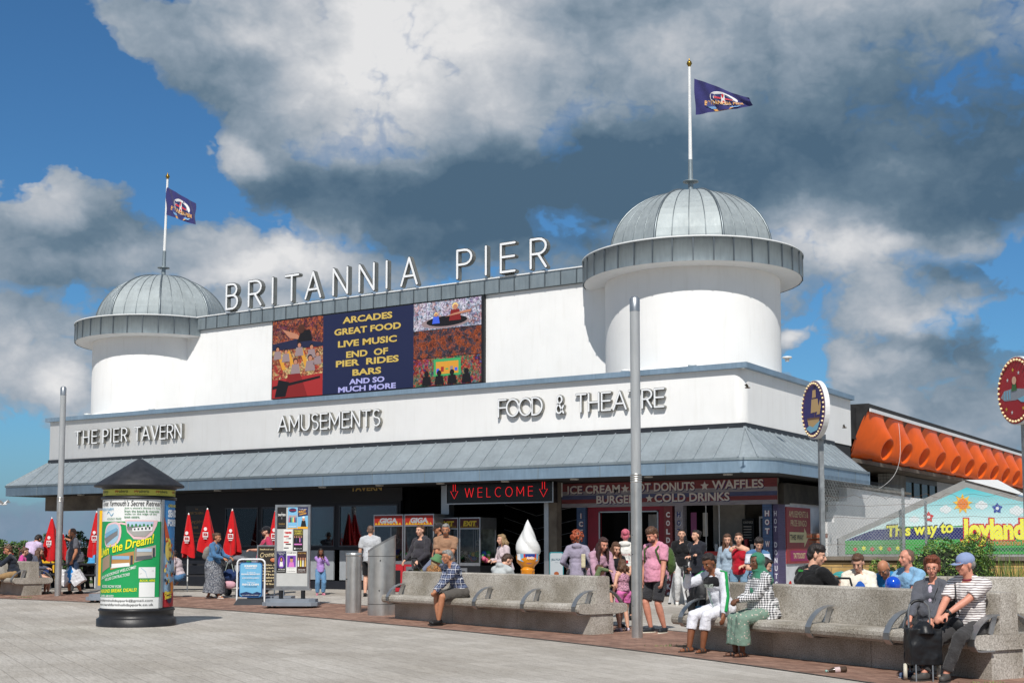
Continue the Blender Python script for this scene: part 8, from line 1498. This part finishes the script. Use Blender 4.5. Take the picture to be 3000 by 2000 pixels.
def ptable():
    t = thing('picnic_table', '', 'picnic table', (0, 0, 0), 0, 'black picnic tables'); W_ = mat('black_stained_wood', (34, 34, 38), .7, var=.3, vs=4, stretch=(1, 14, 14), bump=.3)
    m = MB(); 
    for i in range(5): m.bx((-.9, -.35+i*.142, .72), (.9, -.35+i*.142+.13, .76))
    m.build('table_top', W_, t)
    for s in (-1, 1):
        m = MB(); m.bx((-.9, s*.72-.13, .42), (.9, s*.72+.0, .46)); m.bx((-.9, s*.72+.01, .42), (.9, s*.72+.14, .46)); m.build('bench_seat', W_, t)
    for x in (-.65, .65):
        m = MB(); m.bar((x, -.3, .72), (x, -.65, 0), .05, .11, 0, (1, 0, 0)); m.bar((x, .3, .72), (x, .65, 0), .05, .11, 0, (1, 0, 0)); m.bar((x+.05, -.8, .38), (x+.05, .8, .38), .05, .1, 0, (1, 0, 0)); m.bar((x+.05, -.33, .69), (x+.05, .33, .69), .05, .06, 0, (1, 0, 0)); m.build('leg_frame', W_, t)
    return t
T0 = ptable(); T0.location = gd(200, 39.2); T0.rotation_euler[2] = YAW; T0['label'] = 'black picnic table behind the bald man with carrier bags'
for px, d, l in ((85, 41.5, 'black picnic table behind the people on the left bench'), (560, 37, 'black picnic table between the column and the woman in denim'), (300, 38.4, 'black picnic table behind the yellow poster stand'), (705, 36.8, 'black picnic table under the OPEN sign window')): dup(T0, gd(px, d), YAW+(.1 if px > 300 else -.05), l)
p = gd(138, 40.6); t = thing('kiddie_board', 'yellow and blue rounded board with a white M behind the left lamp post', 'sign board', p, YAW); fr = frame((0, 0, 0), (1, 0, 0), (0, 0, 1)); m = MB(); m.poly([(-.24, .1), (.24, .1), (.24, .74)]+arc(0, .74, .24, .13, 0, 180, 12)[1:], fr, 0, 0, .08); m.build('board', ink(220, 170, 30), t); m = MB(); m.poly([(-.19, .12), (.19, .12), (.19, .56)]+arc(0, .56, .19, .09, 0, 180, 12)[1:], fr, 0, .004); m.text('M', fr, .12, .2, .16, 1, .008, w=.17, bold=.06, al='c'); m.build('picture', [ink(28, 50, 104), ink(226, 226, 226)], t)
# litter and weeds
p = G(2453, 1970); t = thing('plastic_bottle', 'empty cola bottle with white label lying on the brick paving', 'bottle', p+V((0, 0, .034)), YAW+.0); Mb = Mx.Rotation(PI/2, 4, 'Y'); MB().lathe([(0, -.11), (.03, -.105), (.033, -.09), (.030, .0), (.033, .05), (.013, .10), (.013, .12)], (0, 0, 0), 18, M=Mx.Rotation(-PI/2-.1, 4, 'Y')).build('bottle_body', mat('brown_plastic', (70, 56, 46), .15, var=.4, vs=20), t); MB().lathe([(.0345, -.03), (.0345, .03)], (0, 0, 0), 18, M=Mx.Rotation(-PI/2-.1, 4, 'Y')).build('label_wrap', ink(196, 176, 176), t); MB().lathe([(.015, .115), (.015, .135), (0, .135)], (0, 0, 0), 12, M=Mx.Rotation(-PI/2-.1, 4, 'Y')).build('bottle_cap', ink(140, 180, 170), t)
for px, py, n, w in ((1990, 1893, 160, .22), (78, 1750, 120, .16), (2885, 2003, 60, .12)):
    p = G(px, py); t = MB(); rr = random.Random(px)
    for i in range(n):
        x, y, a, L = rr.gauss(0, w), rr.gauss(0, .04), rr.uniform(0, 6.3), rr.uniform(.015, .05); s = V((math.cos(a), math.sin(a), 0)); t.add([V((x, y, -.003))-s*.004, V((x, y, -.003))+s*.004, V((x, y, 0))+V((-s.y*L*.6, s.x*L*.6, L))], [(0, 1, 2)], i % 2)
    o = t.build('weeds', [LG, LG2], None, p, YAW); tag(o, {1990: 'low green weeds in the brick joint at the foot of the front bench', 78: 'thin weeds at the foot of the left bench', 2885: 'few weeds at the right end of the front bench'}[px], 'weeds', kind='stuff')
